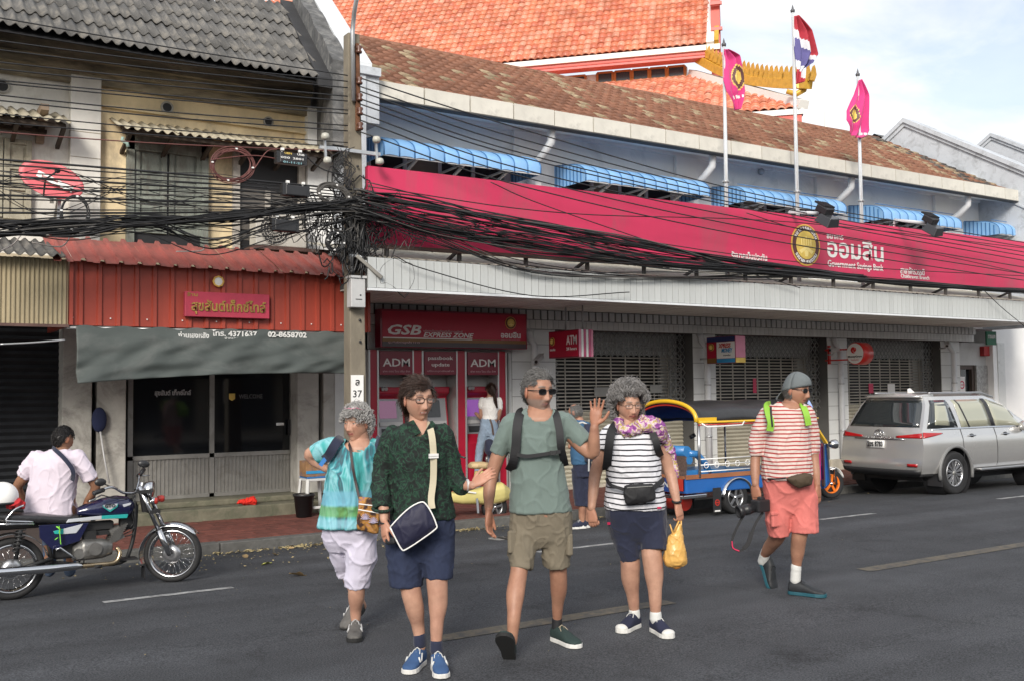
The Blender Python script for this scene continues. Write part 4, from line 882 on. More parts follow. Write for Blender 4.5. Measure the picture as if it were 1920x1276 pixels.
def strip(z0,z1,out,thick,u0,u1,nm,m,base=B_):
    q = MB();a = base+Hn*out-Hd*u1;c = base+Hn*out-Hd*u0
    q.add([Vector((v.x,v.y,zb_))-Hn*t_ for t_ in (0,thick) for (v,zb_) in ((a,z0),(c,z0),(c,z1),(a,z1))],[(0,1,2,3),(7,6,5,4),(0,4,5,1),(3,2,6,7),(0,3,7,4),(1,5,6,2)]);return q.build(nm,m,temple)
def zpx(px,py,out,u):q = B_+Hn*out-Hd*u;d = ray(px,py);t_ = (q-CP).dot(Hn)/d.dot(Hn);return (CP+d*t_).z
z_w = zpx(1330,92,.06,0);z_r = zpx(1330,95,.0,0);z_rb = zpx(1330,107,0,0)
strip(z_r,z_w+.16,.10,.4,-.4,33,'white_fascia',M_tw);strip(z_rb,z_r-.004,0,.5,-.35,33,'red_fascia',M_tpink);strip(z_rb+.10,z_rb+.15,.03,.4,-.36,33,'red_moulding',M_tred)
zw0 = zpx(1300,150,-1.0,1)
strip(zw0-3,z_rb,-.9,.3,.9,33,'wall',M_tw)
# row of windows
for i,(a,c) in enumerate(((1120,1149),(1153,1183),(1186,1216),(1219,1249),(1252,1284),(1062,1098))):
    nH = Hn;P0 = B_-Hn*.9
    def wp(px,py):return ray_plane(px,py,P0,nH)
    ty = lambda px:124+(1284-px)*.088+ (0 if px > 1100 else 2);q0,q1 = wp(a,ty(a)),wp(c,ty(c));hgt = .42
    q = MB();zt = max(q0.z,q1.z);q.add([Vector((v.x,v.y,z_))+Hn*.02*k for k in (0,1) for (v,z_) in ((q0,zt-hgt),(q1,zt-hgt),(q1,zt),(q0,zt))],[(4,5,6,7),(0,1,5,4),(3,7,6,2),(0,4,7,3),(1,2,6,5)])
    wn = q.build('window',mat('temple_window',(0.05,0.065,0.075),rough=.2,var=.3,scale=30),temple)
    q = MB();du = (q1-q0).normalized();o1,o2 = q0+Hn*.05,q1+Hn*.05
    for (s1,s2) in (((o1.x,o1.y,zt),(o2.x,o2.y,zt)),((o1.x,o1.y,zt-hgt),(o2.x,o2.y,zt-hgt)),((o1.x,o1.y,zt),(o1.x,o1.y,zt-hgt)),((o2.x,o2.y,zt),(o2.x,o2.y,zt-hgt))):q.bar(s1,s2,.07)
    q.build('frame',M_tor,wn)
# lower skirt roof with hip ridge running down to the corner
zE2 = zpx(1505,203,5.0,0);C2 = B_+Hn*5.0;C2 = ray_plane(1506,205,C2,Hn);zE2 = C2.z
T2 = ray_plane(1300,146,B_-Hn*.9,Hn);Vd2 = (Vector((0,0,T2.z-zE2)) - Hn*((C2-T2).dot(Hn))).normalized();N2 = Hd.cross(Vd2);N2 = N2 if N2.z > 0 else -N2
hl = (C2-T2).dot(Hd);vl = ((T2-C2)-Hd*((T2-C2).dot(Hd))).length
tile_field(C2+N2*.04,-Hd,Vd2,N2,.27,.36,lambda a,c:a > hl*c/vl,90,int(vl/.36)+1,.07,'lower_roof_tile',M_otile,temple,OC)
b = MB();b.add([C2,C2-Hd*25,T2-Hd*(25-hl),T2],[(0,1,2,3)]);b.build('lower_roof',M_tred,temple,fixn=False)
b = MB();side = C2-Hn*12;b.add([C2,T2,T2-Hn*6,side],[(0,1,2,3)]);b.build('side_roof',M_tred,temple,fixn=False)
strip(C2.z-.16,C2.z+.02,0,.3,0,25,'lower_white_fascia',M_tw,C2+Hn*.05);strip(C2.z-.75,C2.z-.165,0,.3,.05,25,'lower_red_fascia',M_tred,C2)
b = MB();Pn = C2-Hd*.02;b.bb(0,0,0,0,0,0) if 0 else None
for u0,u1,m,nm in ((.15,1.7,M_tpink,'red_panel'),):
    a,c = C2-Hd*u1+Hn*.03,C2-Hd*u0+Hn*.03;b.add([(a.x,a.y,C2.z-.65),(c.x,c.y,C2.z-.65),(c.x,c.y,C2.z-.28),(a.x,a.y,C2.z-.28)],[(0,1,2,3)]);b.build(nm,m,temple)
b = MB();b.bb(C2.x-.6,C2.x-.2,C2.y+.4,C2.y+.8,2,C2.z-.7);b.build('corner_column',M_tred,temple)
# gold hip ridge: a white kerb, a gold band and a row of flame shapes
hv = (T2+UZ*.0-C2);hu = hv.normalized();up_ = (UZ - hu*hu.z).normalized();outd = Hn
hs = C2+N2*.02;b = MB();b.bar(hs+up_*.12,hs+hv*1.02+up_*.12,.35,.28,up=up_);b.build('white_ridge',M_tw,temple)
b = MB();nn = 20
for i in range(nn):
    t0,t1 = i/nn,(i+1)/nn;sag = lambda t_:-.35*math.sin(PI*t_)
    b.bar(hs+hv*t0*1.03+up_*(.52+sag(t0)+.25),hs+hv*t1*1.03+up_*(.52+sag(t1)+.25),.3,.30,up=up_)
b.build('gold_ridge',M_tg,temple)
fl = MB();
def flame(P,U,V,Wd,s,q):q.prism([(0,0),(.62*s,0),(.70*s,.35*s),(.52*s,.62*s),(.30*s,.85*s),(.10*s,.7*s),(.08*s,.45*s),(-.08*s,.28*s)],P,U,V,Wd)
fm_ = MB();flame((0,0,0),(1,0,0),(0,0,1),(0,.1,0),.8,fm_);nfl = 26
hx = Vector((-hu.x,-hu.y,-hu.z));
for i in range(nfl):
    t_ = (i+.2)/nfl;q = MB();flame(hs+hv*t_*1.02+up_*(.88+sag(t_)),hx,up_,Hn*.12,.56,q);q.build('flame_ornament',M_tg,temple)
# curling finial at the corner
q = MB();pts = [C2+Hd*a+UZ*z for a,z in ((-.5,.62),(-.2,.50),(.02,.62),(.10,.95),(.12,1.3),(.24,1.7),(.36,2.15))];q.tube(pts,[.08,.10,.11,.11,.10,.07,.02],8)
for k in range(5):flame(pts[2+k//2]+UZ*(.2*(k % 2)),Hd*(-1)+UZ*.3,UZ,Hn*.1,.32-.03*k,q)
q.build('naga_finial',M_tg,temple)
q = MB()
# bargeboard of the upper roof: white edge, gold rim and red underside rising out of the frame
E0 = B_+Nn*.02;bu = Vd
q.bar(E0+Hd*.04+UZ*.1,E0+Hd*.04+bu*9,.28,.35,up=Nn);q.build('white_bargeboard',M_tw,temple);q = MB()
q.bar(E0+Hd*.27+UZ*.1,E0+Hd*.29+bu*9,.16,.45,up=Nn);q.build('gold_bargeboard',M_tg,temple)
q = MB();G0 = ray_plane(1334,116,B_-Hn*.4,Hn);G1 = ray_plane(1351,118,B_-Hn*.4,Hn);G0.z = G1.z = min(G0.z,G1.z);
q.add([G0-UZ*.5,G1-UZ*.5+Hd*.0,G1+UZ*7-Hn*.4,G0+UZ*7-Hn*.4,G0-UZ*.5-Hn,G1-UZ*.5-Hn,G1+UZ*7-Hn*1.4,G0+UZ*7-Hn*1.4],[(0,1,2,3),(1,5,6,2),(0,3,7,4),(4,7,6,5)]);q.build('red_gable_edge',M_tred,temple)
q = MB()
for k in range(5):q.bar(G0+UZ*(.3+1.0*k)+Hn*.05,G1+UZ*(.3+1.0*k)+Hn*.05+Hd*.1,.12)
q.build('red_rung',M_tpink,temple)
# far spire
q = MB();s_ = atD(1547,180,90);q.lathe(Vector((s_.x,s_.y,6)),(0,0,1),[(1.6,0),(1.2,8),(.5,12),(.15,s_.z-6-3),(.05,s_.z-6+1.6),(0,s_.z-6+1.7)],12);o = q.build('far_spire',M_tw,loc=(s_.x,s_.y,6));tag(o,'thin pale spire far off between the flags, just above the gold ornament','spire')

# ================================================================ OLD SHOPHOUSE (left)
M_yp = mat('stained_yellow_plaster',(0.70,0.57,0.36),rough=.9,var=.25,scale=1.8,bump=.35,bscale=22,dirt=(0.17,0.15,0.125),damt=.34,dscale=1.3,stretch=(1,1,.55))
M_wp = mat('stained_white_plaster',(0.68,0.66,0.61),rough=.9,var=.15,scale=1.8,bump=.3,bscale=22,dirt=(0.33,0.30,0.25),damt=.32,dscale=1.4,stretch=(1,1,.6))
M_corn = mat('soot_stained_cornice',(0.40,0.34,0.24),rough=.9,var=.45,scale=3,bump=.3,dirt=(0.04,0.036,0.03),damt=.6,dscale=1.6,stretch=(.4,1,2))
M_shut = mat('weathered_shutter_wood',(0.21,0.23,0.20),rough=.85,var=.3,scale=6,bump=.4,bscale=40,dirt=(0.12,0.10,0.08),damt=.4,dscale=5,stretch=(2,1,.5))
M_asb = mat('grey_corrugated_sheet',(0.10,0.097,0.093),rough=.9,var=.35,scale=5,bump=.5,bscale=60,dirt=(0.24,0.22,0.19),damt=.38,dscale=7,rnd=.16,stretch=(1,.35,.35))
M_conp = mat('painted_concrete_pillar',(0.40,0.385,0.35),rough=.9,var=.2,scale=2,bump=.4,bscale=25,dirt=(0.10,0.09,0.08),damt=.4,dscale=1.8)
house = thing('old_shophouse','weathered two storey shophouse with stained plaster and grey corrugated roof','building',(0,YF,ZW))
xp0,xp1,xr = X(130,200,YF),X(187,200,YF),5.64
b = MB();b.bb(xp1,xr,YF,YF+.3,2.9,6.4);b.build('yellow_wall',M_yp,house)
b = MB();b.bb(-6,xp1-.001,YF+.02,YF+.3,2.9,6.4);b.build('white_wall',M_wp,house)
b = MB();b.bb(xp0,xp1,YF-.12,YF+.019,3.3,5.98);b.build('pilaster',M_wp,house,bevel=.01)
for z in (4.35,4.85,5.2):b = MB();b.bb(xp0-.001,xp1+.001,YF-.124,YF-.12,z,z+.008);b.build('score_line',M_corn,house)
for (z0,z1,dy,m) in ((6.02,6.14,.20,M_corn),(6.14,6.34,.30,M_corn),(5.88,6.02,.10,M_corn)):b = MB();b.bb(-6,xr,YF-dy,YF-.001,z0,z1-.003);b.build('cornice',m,house)
for q in ((.02,5.60,5.64),(.05,3.62,3.70)):b = MB();b.bb(xp1+q[0],xr,YF-.07,YF-.001,q[1],q[2]);b.build('string_course',M_yp,house)
b = MB();b.bb(-6,xr,YF-.35,YF,3.36,3.46);b.bb(-6,xr,YF-.25,YF,3.28,3.36);b.build('ledge',M_corn,house)
for (px,py,r) in ((313,202,10),(503,229,8.5),(4,162,12)):
    p = atY(px,py,YF-.002);R2 = r*depth(p)/FPX*1.15;b = MB();b.lathe(p,(0,-1,0),[(R2,0),(R2,.02),(R2*.72,.02),(R2*.72,0)],28,False);v = b.build('vent_ring',M_conp,house)
    b = MB();b.lathe(p+Vector((0,-.004,0)),(0,-1,0),[(R2*.72,0),(0,0)],24,False);b.build('vent_hole',M_dark,v)
def hood(pxa,pxb,pt,out,nm='hood'):
    x0,x1 = X(pxa,pt,YF),X(pxb,pt,YF);z1 = Z(pxa,pt,YF);n = max(2,round((x1-x0)/.8));w = (x1-x0)/n
    h = MB();
    for xx in np.arange(x0+.15,x1,.55):h.bar((xx,YF,z1-.45),(xx,YF-out+.05,z1-.30),.05);h.bar((xx,YF-.02,z1-.10),(xx,YF-out+.05,z1-.28),.04)
    h.bar((x0+.05,YF-out+.06,z1-.29),(x1-.05,YF-out+.06,z1-.29),.05);ho = h.build('hood_frame',mat('old_dark_wood',(.05,.035,.025),rough=.8,var=.4),house)
    s = MB();s.grid(lambda u,v:(w*1.03*(u-.5),-(out+.05)*v,-.26*v+.022*math.sin(u*2*PI*round(w/.125))),8*round(w/.125),2);me = s.mesh('hood_sheet',mat('sunbleached_sheet',(.40,.36,.27),rough=.9,var=.3,scale=5,dirt=(.2,.18,.15),damt=.4,dscale=5,rnd=.1))
    for i in range(n):o = place('hood_sheet',me,ho,(x0+w*(i+.5),YF,z1+.006*(i % 2)),(0,random.uniform(-.006,.006),0));m = o.modifiers.new('s','SOLIDIFY');m.thickness = .008
    return ho
hood(207,597,224,.62);hood(-90,118,190,.62)
# carved timber under the left hood
b = MB();x0,x1 = -1.5,X(88,230,YF-.2);z0_,z1_ = Z(60,248,YF-.2),Z(60,216,YF-.2);b.bb(x0,x1,YF-.22,YF-.14,z1_-.04,z1_);b.bb(x0,x1,YF-.22,YF-.14,z0_,z0_+.05)
xx = x0
while xx < x1-.1:b.tube([(xx+.11+.09*math.cos(a),YF-.18,(z0_+z1_)/2+.08*math.sin(a)) for a in [2*PI*i/9 for i in range(9)]],.016,5,closed=True);b.bar((xx+.22,YF-.18,z0_),(xx+.22,YF-.18,z1_),.03);xx += .24
b.build('carved_fretwork',mat('old_dark_wood',(.05,.035,.025)),house)
b = MB();b.prism([(0,0),(.1,0),(.16,.22),(.5,.34),(.5,.42),(0,.42)],(X(72,240,YF-.3),YF,z0_-.1),(0,-1,0),(0,0,1),(.10,0,0));b.build('carved_bracket',mat('worn_brown_wood',(.22,.16,.11),var=.4),house)
# window openings and shutters
def shutter(a,c,top,bot,off=.03,dyz=0.0,m=M_shut):
    x0,x1 = X(a,top,YF-off),X(c,top,YF-off);z1,z0 = Z((a+c)/2,top,YF-off),Z((a+c)/2,bot,YF-off)
    b = MB();b.bb(x0,x1,YF-off,YF-.001,z0,z1);s = b.build('shutter',m,house);w = x1-x0
    f = MB();t_ = .07
    f.bb(x0,x0+t_,YF-off-.03,YF-off,z0,z1);f.bb(x1-t_,x1,YF-off-.03,YF-off,z0,z1)
    H3 = z1-z0
    for k,zz_ in enumerate((z0,z0+H3*.36,z0+H3*.62,z1-t_)):f.bb(x0+t_,x1-t_,YF-off-.03,YF-off,zz_,zz_+t_)
    f.build('shutter_frame',m,s,bevel=.006)
    for (za,zb) in ((z0+t_,z0+H3*.36),(z0+H3*.36+t_,z0+H3*.62),(z0+H3*.62+t_,z1-t_)):
        f = MB();f.bb(x0+t_+.03,x1-t_-.03,YF-off-.014,YF-off,za+.03,zb-.03);f.build('shutter_panel',m,s,bevel=.005)
b = MB();xa,xb = X(236,300,YF),X(388,300,YF);b.bb(xa,xa+.1,YF-.09,YF-.001,3.7,5.35);b.bb(xb-.1,xb,YF-.09,YF-.001,3.7,5.35);b.bb(xa,xb,YF-.09,YF-.001,5.05,5.35);b.build('window_frame',M_shut,house)
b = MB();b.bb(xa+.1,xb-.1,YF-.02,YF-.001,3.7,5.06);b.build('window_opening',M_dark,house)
shutter(253,313,276,438);shutter(317,377,281,442)
M_shb = mat('pale_shutter_wood',(0.38,0.35,0.27),rough=.85,var=.25,scale=5,bump=.4,dirt=(.2,.17,.12),damt=.35,dscale=5)
shutter(8,60,262,412,m=M_shb);shutter(-55,6,255,405,m=M_shb)
b = MB();xa,xb = X(441,300,YF),X(563,300,YF);zt = 5.32;b.bb(xa,xb,YF-.012,YF-.001,3.75,zt);op = b.build('open_window',M_dark,house)
b = MB();
for k in range(5):zz_ = 3.9+.16*k;b.bb(xa+.05,xb-.05,YF-.02,YF-.012,zz_,zz_+.13)
b.build('louvre_pane',mat('dusty_louvre',(.11,.10,.09),rough=.5,var=.2),op)
b = MB()
for px in (444,502):x = X(px,380,YF-.05);b.bb(x-.04,x+.04,YF-.06,YF-.03,3.75,4.66)
for x in (xa,xb):b.bb(x-.05,x+.05,YF-.08,YF-.001,3.7,zt)
b.bb(xa,xb,YF-.08,YF-.012,zt-.02,zt+.06);b.build('frame_strip',mat('pale_frame_strip',(.40,.37,.33),rough=.8,var=.3,scale=10),op)
b = MB();b.tube([atY(231,258,YF-.5),atY(228,264,YF-.5),atY(238,268,YF-.5),atY(240,276,YF-.5)],.025,7);o = b.build('cloth_strip',mat('pale_green_cloth',(.3,.42,.38),rough=.9),loc=atY(231,262,YF-.5));tag(o,'knotted pale green cloth strip hanging at the left end of the hood','cloth')
# corrugated roof in single sheets
sl2 = Vector((0.17*0,1,LS)).normalized();L_sh = 4.6
rw = house;b = MB();b.add([(-6,13.5,6.08),(5.6,13.5,6.08),(5.6+.45,LYR,6.05+LS*(LYR-13.6)),(-6,LYR,6.05+LS*(LYR-13.6)),(-6,LYR+3,6),(6,LYR+3,6)],[(0,1,2,3),(3,2,5,4)]);rf = b.build('roof',M_dark,house,fixn=False)
nr = 6;run = (LYR-13.5)/sl2.y;rl = run/nr;sw = .98
s = MB();s.grid(lambda u,v:(sw*8/7*(u-.5),(rl*1.14*v-.03)*sl2.y,(rl*1.14*v-.03)*sl2.z+.026*math.sin(u*2*PI*8)+.028*(1-v)),64,1);shm2 = s.mesh('roof_sheet',M_asb);sp = .98/7
for r in range(nr):
    for c in range(13):
        x = 5.42-sw*.5-sw*c+(sw/7)*round(.17*(LYR-13.5)*r/nr/(sw/7))
        if x < -6:continue
        o = place('roof_sheet',shm2,rf,(x,13.5+rl*r*sl2.y,LZ0-.03+rl*r*sl2.z+random.uniform(-.01,.01)),(random.uniform(-.004,.004),random.uniform(-.003,.003),0));m = o.modifiers.new('s','SOLIDIFY');m.thickness = .012
# ---- ground floor front of the textile shop
M_alus = mat('dull_aluminium',(0.30,0.29,0.27),rough=.45,metal=.5,var=.15,dirt=(.15,.14,.12),damt=.3,dscale=3);M_bglass = mat('black_shop_glass',(0.006,0.007,0.009),rough=.05,var=0,spec=.6)
YD = 14.95
def colbox(a,c,y,nm,m,d=.35,z0=ZW,z1=2.95):x0,x1 = X(a,820,y),X(c,820,y);b = MB();b.bb(x0,x1,y,y+d,z0,z1);return b.build(nm,m,house,bevel=.012),x0,x1
colbox(116,172,YF,'pillar',M_conp);colbox(181,236,YF+.05,'pillar',M_conp,.3);colbox(558,598,YF,'pillar',M_conp);colbox(607,652,YF,'pillar',mat('pale_pillar',(.42,.41,.38),rough=.9,var=.15,dirt=(.2,.18,.15),damt=.3),.35)
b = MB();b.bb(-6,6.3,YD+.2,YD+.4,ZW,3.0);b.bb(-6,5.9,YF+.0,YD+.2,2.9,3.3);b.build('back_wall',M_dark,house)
x0,x1 = X(238,820,YD),X(556,820,YD);zs = .14;xm = X(395,820,YD);zg0 = Z(395,852,YD);zf = 2.3
dr = MB();
for xx in (x0,xm-.03,x1-.12):dr.bb(xx,xx+.07,YD-.05,YD,zs,zf)
dr.bb(x0,x1,YD-.05,YD,zs,zs+.05);dr.bb(x0,x1,YD-.05,YD,zg0-.03,zg0+.03);sd_ = dr.build('shop_door',M_alus,house)
for (a,c) in ((x0+.07,xm-.03),(xm+.04,x1-.12)):
    b = MB();b.bb(a,c,YD-.02,YD-.01,zg0+.03,zf);b.build('glass',M_bglass,sd_)
    b = MB();n = int((c-a)/.055)
    b.bb(a,c,YD-.015,YD-.005,zs+.05,zg0-.03)
    for i in range(n):xx = a+(c-a)*(i+.5)/n;b.bb(xx-.014,xx+.014,YD-.03,YD-.0152,zs+.05,zg0-.03)
    b.build('ribbed_panel',M_alus,sd_)
wtext('สุขสันต์ เท็กซ์ไทล์',290,358,729,743,YD-.022,mat('grey_letter',(.38,.38,.38)),sd_,bold=.03,nm='lettering')
wtext('WELCOME',448,492,738,746,YD-.022,mat('faint_letter',(.10,.10,.10)),sd_,bold=.01,nm='faint_lettering')
p = atY(435,743,YD-.022);b = MB();b.prism([(-.045,.05),(.045,.05),(.045,-.03),(0,-.06),(-.045,-.03)],p,UX,UZ,(0,-.004,0));b.build('yellow_sticker',M_yel,sd_)
p = atY(525,794,YD-.022);b = MB();b.bb(p.x-.06,p.x+.06,p.y-.004,p.y,p.z-.02,p.z+.02);b.build('white_sticker',M_wht,sd_)
p = atY(541,800,YD-.05);b = MB();b.bar((p.x,p.y-.03,p.z-.12),(p.x,p.y-.03,p.z+.12),.025);b.build('handle',M_black,sd_)
b = MB();b.bb(X(236,940,YF-.35),X(604,940,YF-.35),YF-.45,YD+.3,ZW-.02,.05);b.bb(X(240,930,YF-.1),X(604,930,YF-.1),YF-.15,YD+.3,.05,zs-.004);b.build('door_step',mat('mossy_step',(.15,.14,.10),rough=.95,var=.3,bump=.5,dirt=(.07,.08,.05),damt=.5,dscale=4),house,bevel=.02)
# black roller shutter of the left neighbour
M_rs2 = mat('black_roller_shutter',(0.028,0.03,0.034),rough=.5,metal=.3,var=.3,scale=4)
b = MB();x0,x1 = -5,X(116,800,YD);b.bb(x0,x1,YD,YD+.05,ZW,2.9);rs = b.build('roller_shutter',M_rs2,house);z = ZW
b = MB()
while z < 2.8:b.add([(x0,YD-.002,z),(x1,YD-.002,z),(x1,YD-.045,z+.05),(x0,YD-.045,z+.05),(x1,YD-.002,z+.09),(x0,YD-.002,z+.09)],[(0,1,2,3),(3,2,4,5)]);z += .095
b.build('shutter_slat',M_rs2,rs,fixn=False,kind='stuff')
# ---- red sheet metal fascia over the shop
M_rsh = mat('red_painted_sheet',(0.30,0.045,0.026),rough=.5,var=.12,scale=2,dirt=(0.16,0.03,0.02),damt=.25,dscale=1.5,rnd=.06,stretch=(1,1,.3));M_rroof = mat('faded_red_sheet',(0.34,0.095,0.08),rough=.6,var=.2,dirt=(0.2,0.1,0.09),damt=.3,rnd=.06)
YR = 12.9;rx0,rx1 = X(133,550,YR),X(690,560,YR);zt,zb = 3.25,2.47
fas = thing('red_shop_fascia','red ribbed sheet metal fascia with a small faded red roof above the textile shop','fascia',(rx0,YR,zb))
n = 18;w = (rx1-rx0)/n;s = MB();pr = [(-w/2,0),(-w*.16,0),(-w*.10,-.03),(w*.10,-.03),(w*.16,0),(w/2,0)]
s.add([(a,c,z) for z in (0,zt-zb) for (a,c) in pr],[(i,i+1,7+i,6+i) for i in range(5)]);me = s.mesh('fascia_panel',M_rsh)
for i in range(n):place('fascia_panel',me,fas,(rx0+w*(i+.5),YR,zb))
for xx in (rx0,rx1):b = MB();b.bb(xx-.02,xx+.02,YR-.035,YF,zb,zt);b.build('end_sheet',M_rsh,fas)
s = MB();s.add([(a,-.18+(1.0)*v,.42*v-.08+ (c*-1.3)) for v in (0,1) for (a,c) in [(q[0]*1.01,q[1]) for q in pr]],[(i,i+1,7+i,6+i) for i in range(5)]);me = s.mesh('small_roof_panel',M_rroof)
for i in range(-1,n):place('small_roof_panel',me,fas,(rx0+w*(i+.5),YR,zt+.04+random.uniform(-.006,.006)),(random.uniform(-.006,.006),0,0))
b = MB()
for i in range(0,n,2):p = Vector((rx0+w*i+.02,YR-.008,zb+.09));b.ball(p,.010,8,5)
b.build('bolt',M_wht,fas)
# name board
yb = YR-.06;t = thing('shop_name_board','small crimson board with worn gold Thai letters on the red fascia','sign',atY(425,597,yb))
z1,z0 = Z(425,550,yb),Z(425,596,yb);xa,xb = X(345,573,yb),X(503,574,yb);b = MB();b.bb(xa,xb,yb-.05,yb+.025,z0,z1);b.build('board',mat('faded_crimson',(.36,.03,.06),rough=.6,var=.15,dirt=(.2,.03,.05),damt=.3),t,bevel=.006)
M_gl = mat('worn_gold_letter',(.28,.17,.035),rough=.6,var=.4,scale=12);text('สุขสันต์เท็กซ์ไทล์',t,'lettering',M_gl,((xa+xb)/2+.01,yb-.052,(z0+z1)/2-.03),UX,UZ,w=(xb-xa)*.88,h=(z1-z0)*.62,bold=.02,ext=.012);text('ร้าน',t,'small_lettering',M_gl,(xa+.09,yb-.052,z1-.035),UX,UZ,w=.13,h=.05,bold=.02)
p = atY(409,528,YR-.04);t = thing('round_badge','small round gold badge on the red fascia above the name board','badge',p);b = MB();b.lathe(p,(0,-1,0),[(.075,0),(.075,.02),(.055,.022),(.055,.012),(0,.012)],8,False);b.build('ring',M_gold,t);b = MB();b.lathe(p+Vector((0,-.013,0)),(0,-1,0),[(.054,0),(0,.004)],16,False);b.prism([(-.02,-.03),(.02,-.03),(.025,.01),(0,.03),(-.025,.01)],p+Vector((0,-.018,0)),UX,UZ,(0,-.005,0));b.build('centre',M_wht,t)
# grey tarpaulin with phone numbers
M_tarp = mat('grey_green_tarpaulin',(0.062,0.074,0.071),rough=.75,var=.15,scale=2,dirt=(.12,.125,.12),damt=.35,dscale=1.8,stretch=(.6,1,1))
ty = YR-.04;tx0,tx1 = X(142,620,ty),X(650,620,ty)
def tarp_fn(u,v):
    zb_ = 1.78+.05*math.sin(u*3)-.0*u + .11*u;z = 2.455*(1-v)+zb_*v;x = tx0+(tx1-tx0)*u
    y = ty-.02 - .07*math.sin(v*PI*.55) + .020*math.sin(3.4*(u*5.2+v*3.2+.4*math.sin(v*4)))*v + .016*math.sin(9*u+11*v) * v + .016*math.sin(26*(u*.55+v*.4)+2*math.sin(5*u))*v
    y += .05*noise.noise(Vector((u*9,v*5+u*6,1.3)))*v**.6*1.3
    z += .015*math.sin(u*50)*(1-v)**6
    return (x,y,z)
b = MB();b.grid(tarp_fn,150,34);o = b.build('tarpaulin',M_tarp,loc=(tx0,ty,2.4),fixn=False,solid=.006);tag(o,'creased grey green tarpaulin with white lettering hanging below the red fascia','tarpaulin')
def ttext(s,a,c,p0,p1,bold=.02):wtext(s,a,c,p0,p1,ty-.045,mat('worn_white_letter',(.62,.62,.60),var=.3,scale=20),o,bold=bold)
ttext('ง่วนเฮงหลัง',334,392,622,634,.03);ttext('โทร. 4371637',398,482,619,631,.03);ttext('02-8658702',502,575,622,633,.04);ttext('จำหน่ายผ้าทุกชนิด',421,484,632,637,.01)
b = MB();b.tube([(tx0-.1,YR+.0,2.44),(tx1+.05,YR,2.44)],.02,8);o2 = b.build('tarp_rail',M_galv,o)
# beige ribbed fascia of the left neighbour
t = thing('beige_fascia','beige ribbed metal fascia under dark corrugated sheet at the left frame edge','fascia',(1,YR,2.5));M_bs = mat('beige_ribbed_sheet',(0.36,0.30,0.19),rough=.6,var=.2,scale=2,dirt=(.14,.12,.07),damt=.35,dscale=2,stretch=(1,1,.3),rnd=.08)
s = MB();m_ = 6;w = .30;vs = []
for z in (0,.78):
    for i in range(m_*4+1):vs.append((w*i/(m_*4),(-.012 if (i % 4) in (1,2) else .006),z))
k = m_*4+1;s.add(vs,[(i,i+1,k+i+1,k+i) for i in range(m_*4)]);me = s.mesh('ribbed_sheet',M_bs)
for i in range(10):place('ribbed_sheet',me,t,(rx0-.03-w*(i+1),YR,2.47+random.uniform(-.005,.005)))
b = MB();b.bb(-5,rx0-.02,YR-.03,YR+.01,2.44,2.475);b.build('edge_rail',mat('rusty_rail',(.12,.07,.06)),t)
s = MB();s.grid(lambda u,v:(.8*(u-.5),-.22+1.0*v,.30*v-.03+.022*math.sin(u*2*PI*7)),42,1);me = s.mesh('roof_sheet',M_asb)
for i in range(6):o = place('roof_sheet',me,t,(rx0-.5-.78*i,YR,zt+.05+.004*i),(0,random.uniform(-.01,.01),0));m = o.modifiers.new('s','SOLIDIFY');m.thickness = .01
# satellite dish
c_ = atY(97,338,YF-.75);dn = (Vector((-.25,-1,.15))).normalized();t = thing('satellite_dish','faded pink satellite dish with a white name stripe on the white pilaster','satellite dish',c_)
M_dish = mat('faded_pink_dish',(0.62,0.13,0.15),rough=.5,var=.08);a1 = Vector((.92,-.25,-.36)).normalized();a1 = (a1-dn*a1.dot(dn)).normalized();b1 = dn.cross(a1).normalized();b1 = b1 if b1.z > 0 else -b1
def dish(s):
    vs = [c_-dn*.06];fs = []
    for r in range(1,7):
        for k in range(36):a = 2*PI*k/36;f = r/6;vs.append(c_ + a1*(.40*f*math.cos(a)) + b1*(.225*f*math.sin(a)) + dn*(.08*f*f-.06)*s)
    for k in range(36):fs.append((0,1+k,1+(k+1) % 36))
    for r in range(5):
        for k in range(36):fs.append((1+r*36+k,1+(r+1)*36+k,1+(r+1)*36+(k+1) % 36,1+r*36+(k+1) % 36))
    return vs,fs
vs,fs = dish(1);b = MB();b.add(vs,fs,True);b.build('reflector',M_dish,t,fixn=False,solid=.012)
b = MB();q = c_+dn*.035;b.add([q+a1*-.18+b1*.05,q+a1*.28+b1*.0,q+a1*.28+b1*-.07,q+a1*-.18+b1*-.03],[(0,1,2,3)]);b.build('white_stripe',M_wht,t,fixn=False,solid=.004);text('truevisions',t,'lettering',mat('print_red',(.5,.03,.02)),q+dn*.006+a1*-.02+b1*.0,a1,b1,w=.2,h=.035)
b = MB();b.tube([c_-b1*.25+dn*.02,c_-b1*.1+dn*.34+UZ*-.02,c_+b1*.02+dn*.38+a1*.1],.012,7);b.ball(c_+b1*.03+dn*.38+a1*.1,.035,10,8);b.build('feed_arm',M_black,t)
b = MB();b.bar(c_-dn*.05,c_-dn*.3+Vector((0,.2,-.15)),.05);b.bar(c_+Vector((.12,.15,-.1)),c_+Vector((.12,.7,-.5)),.035);b.bar(c_+Vector((.12,.15,-.1)),c_+Vector((.10,.15,-.55)),.04);b.build('mount',M_galv,t)
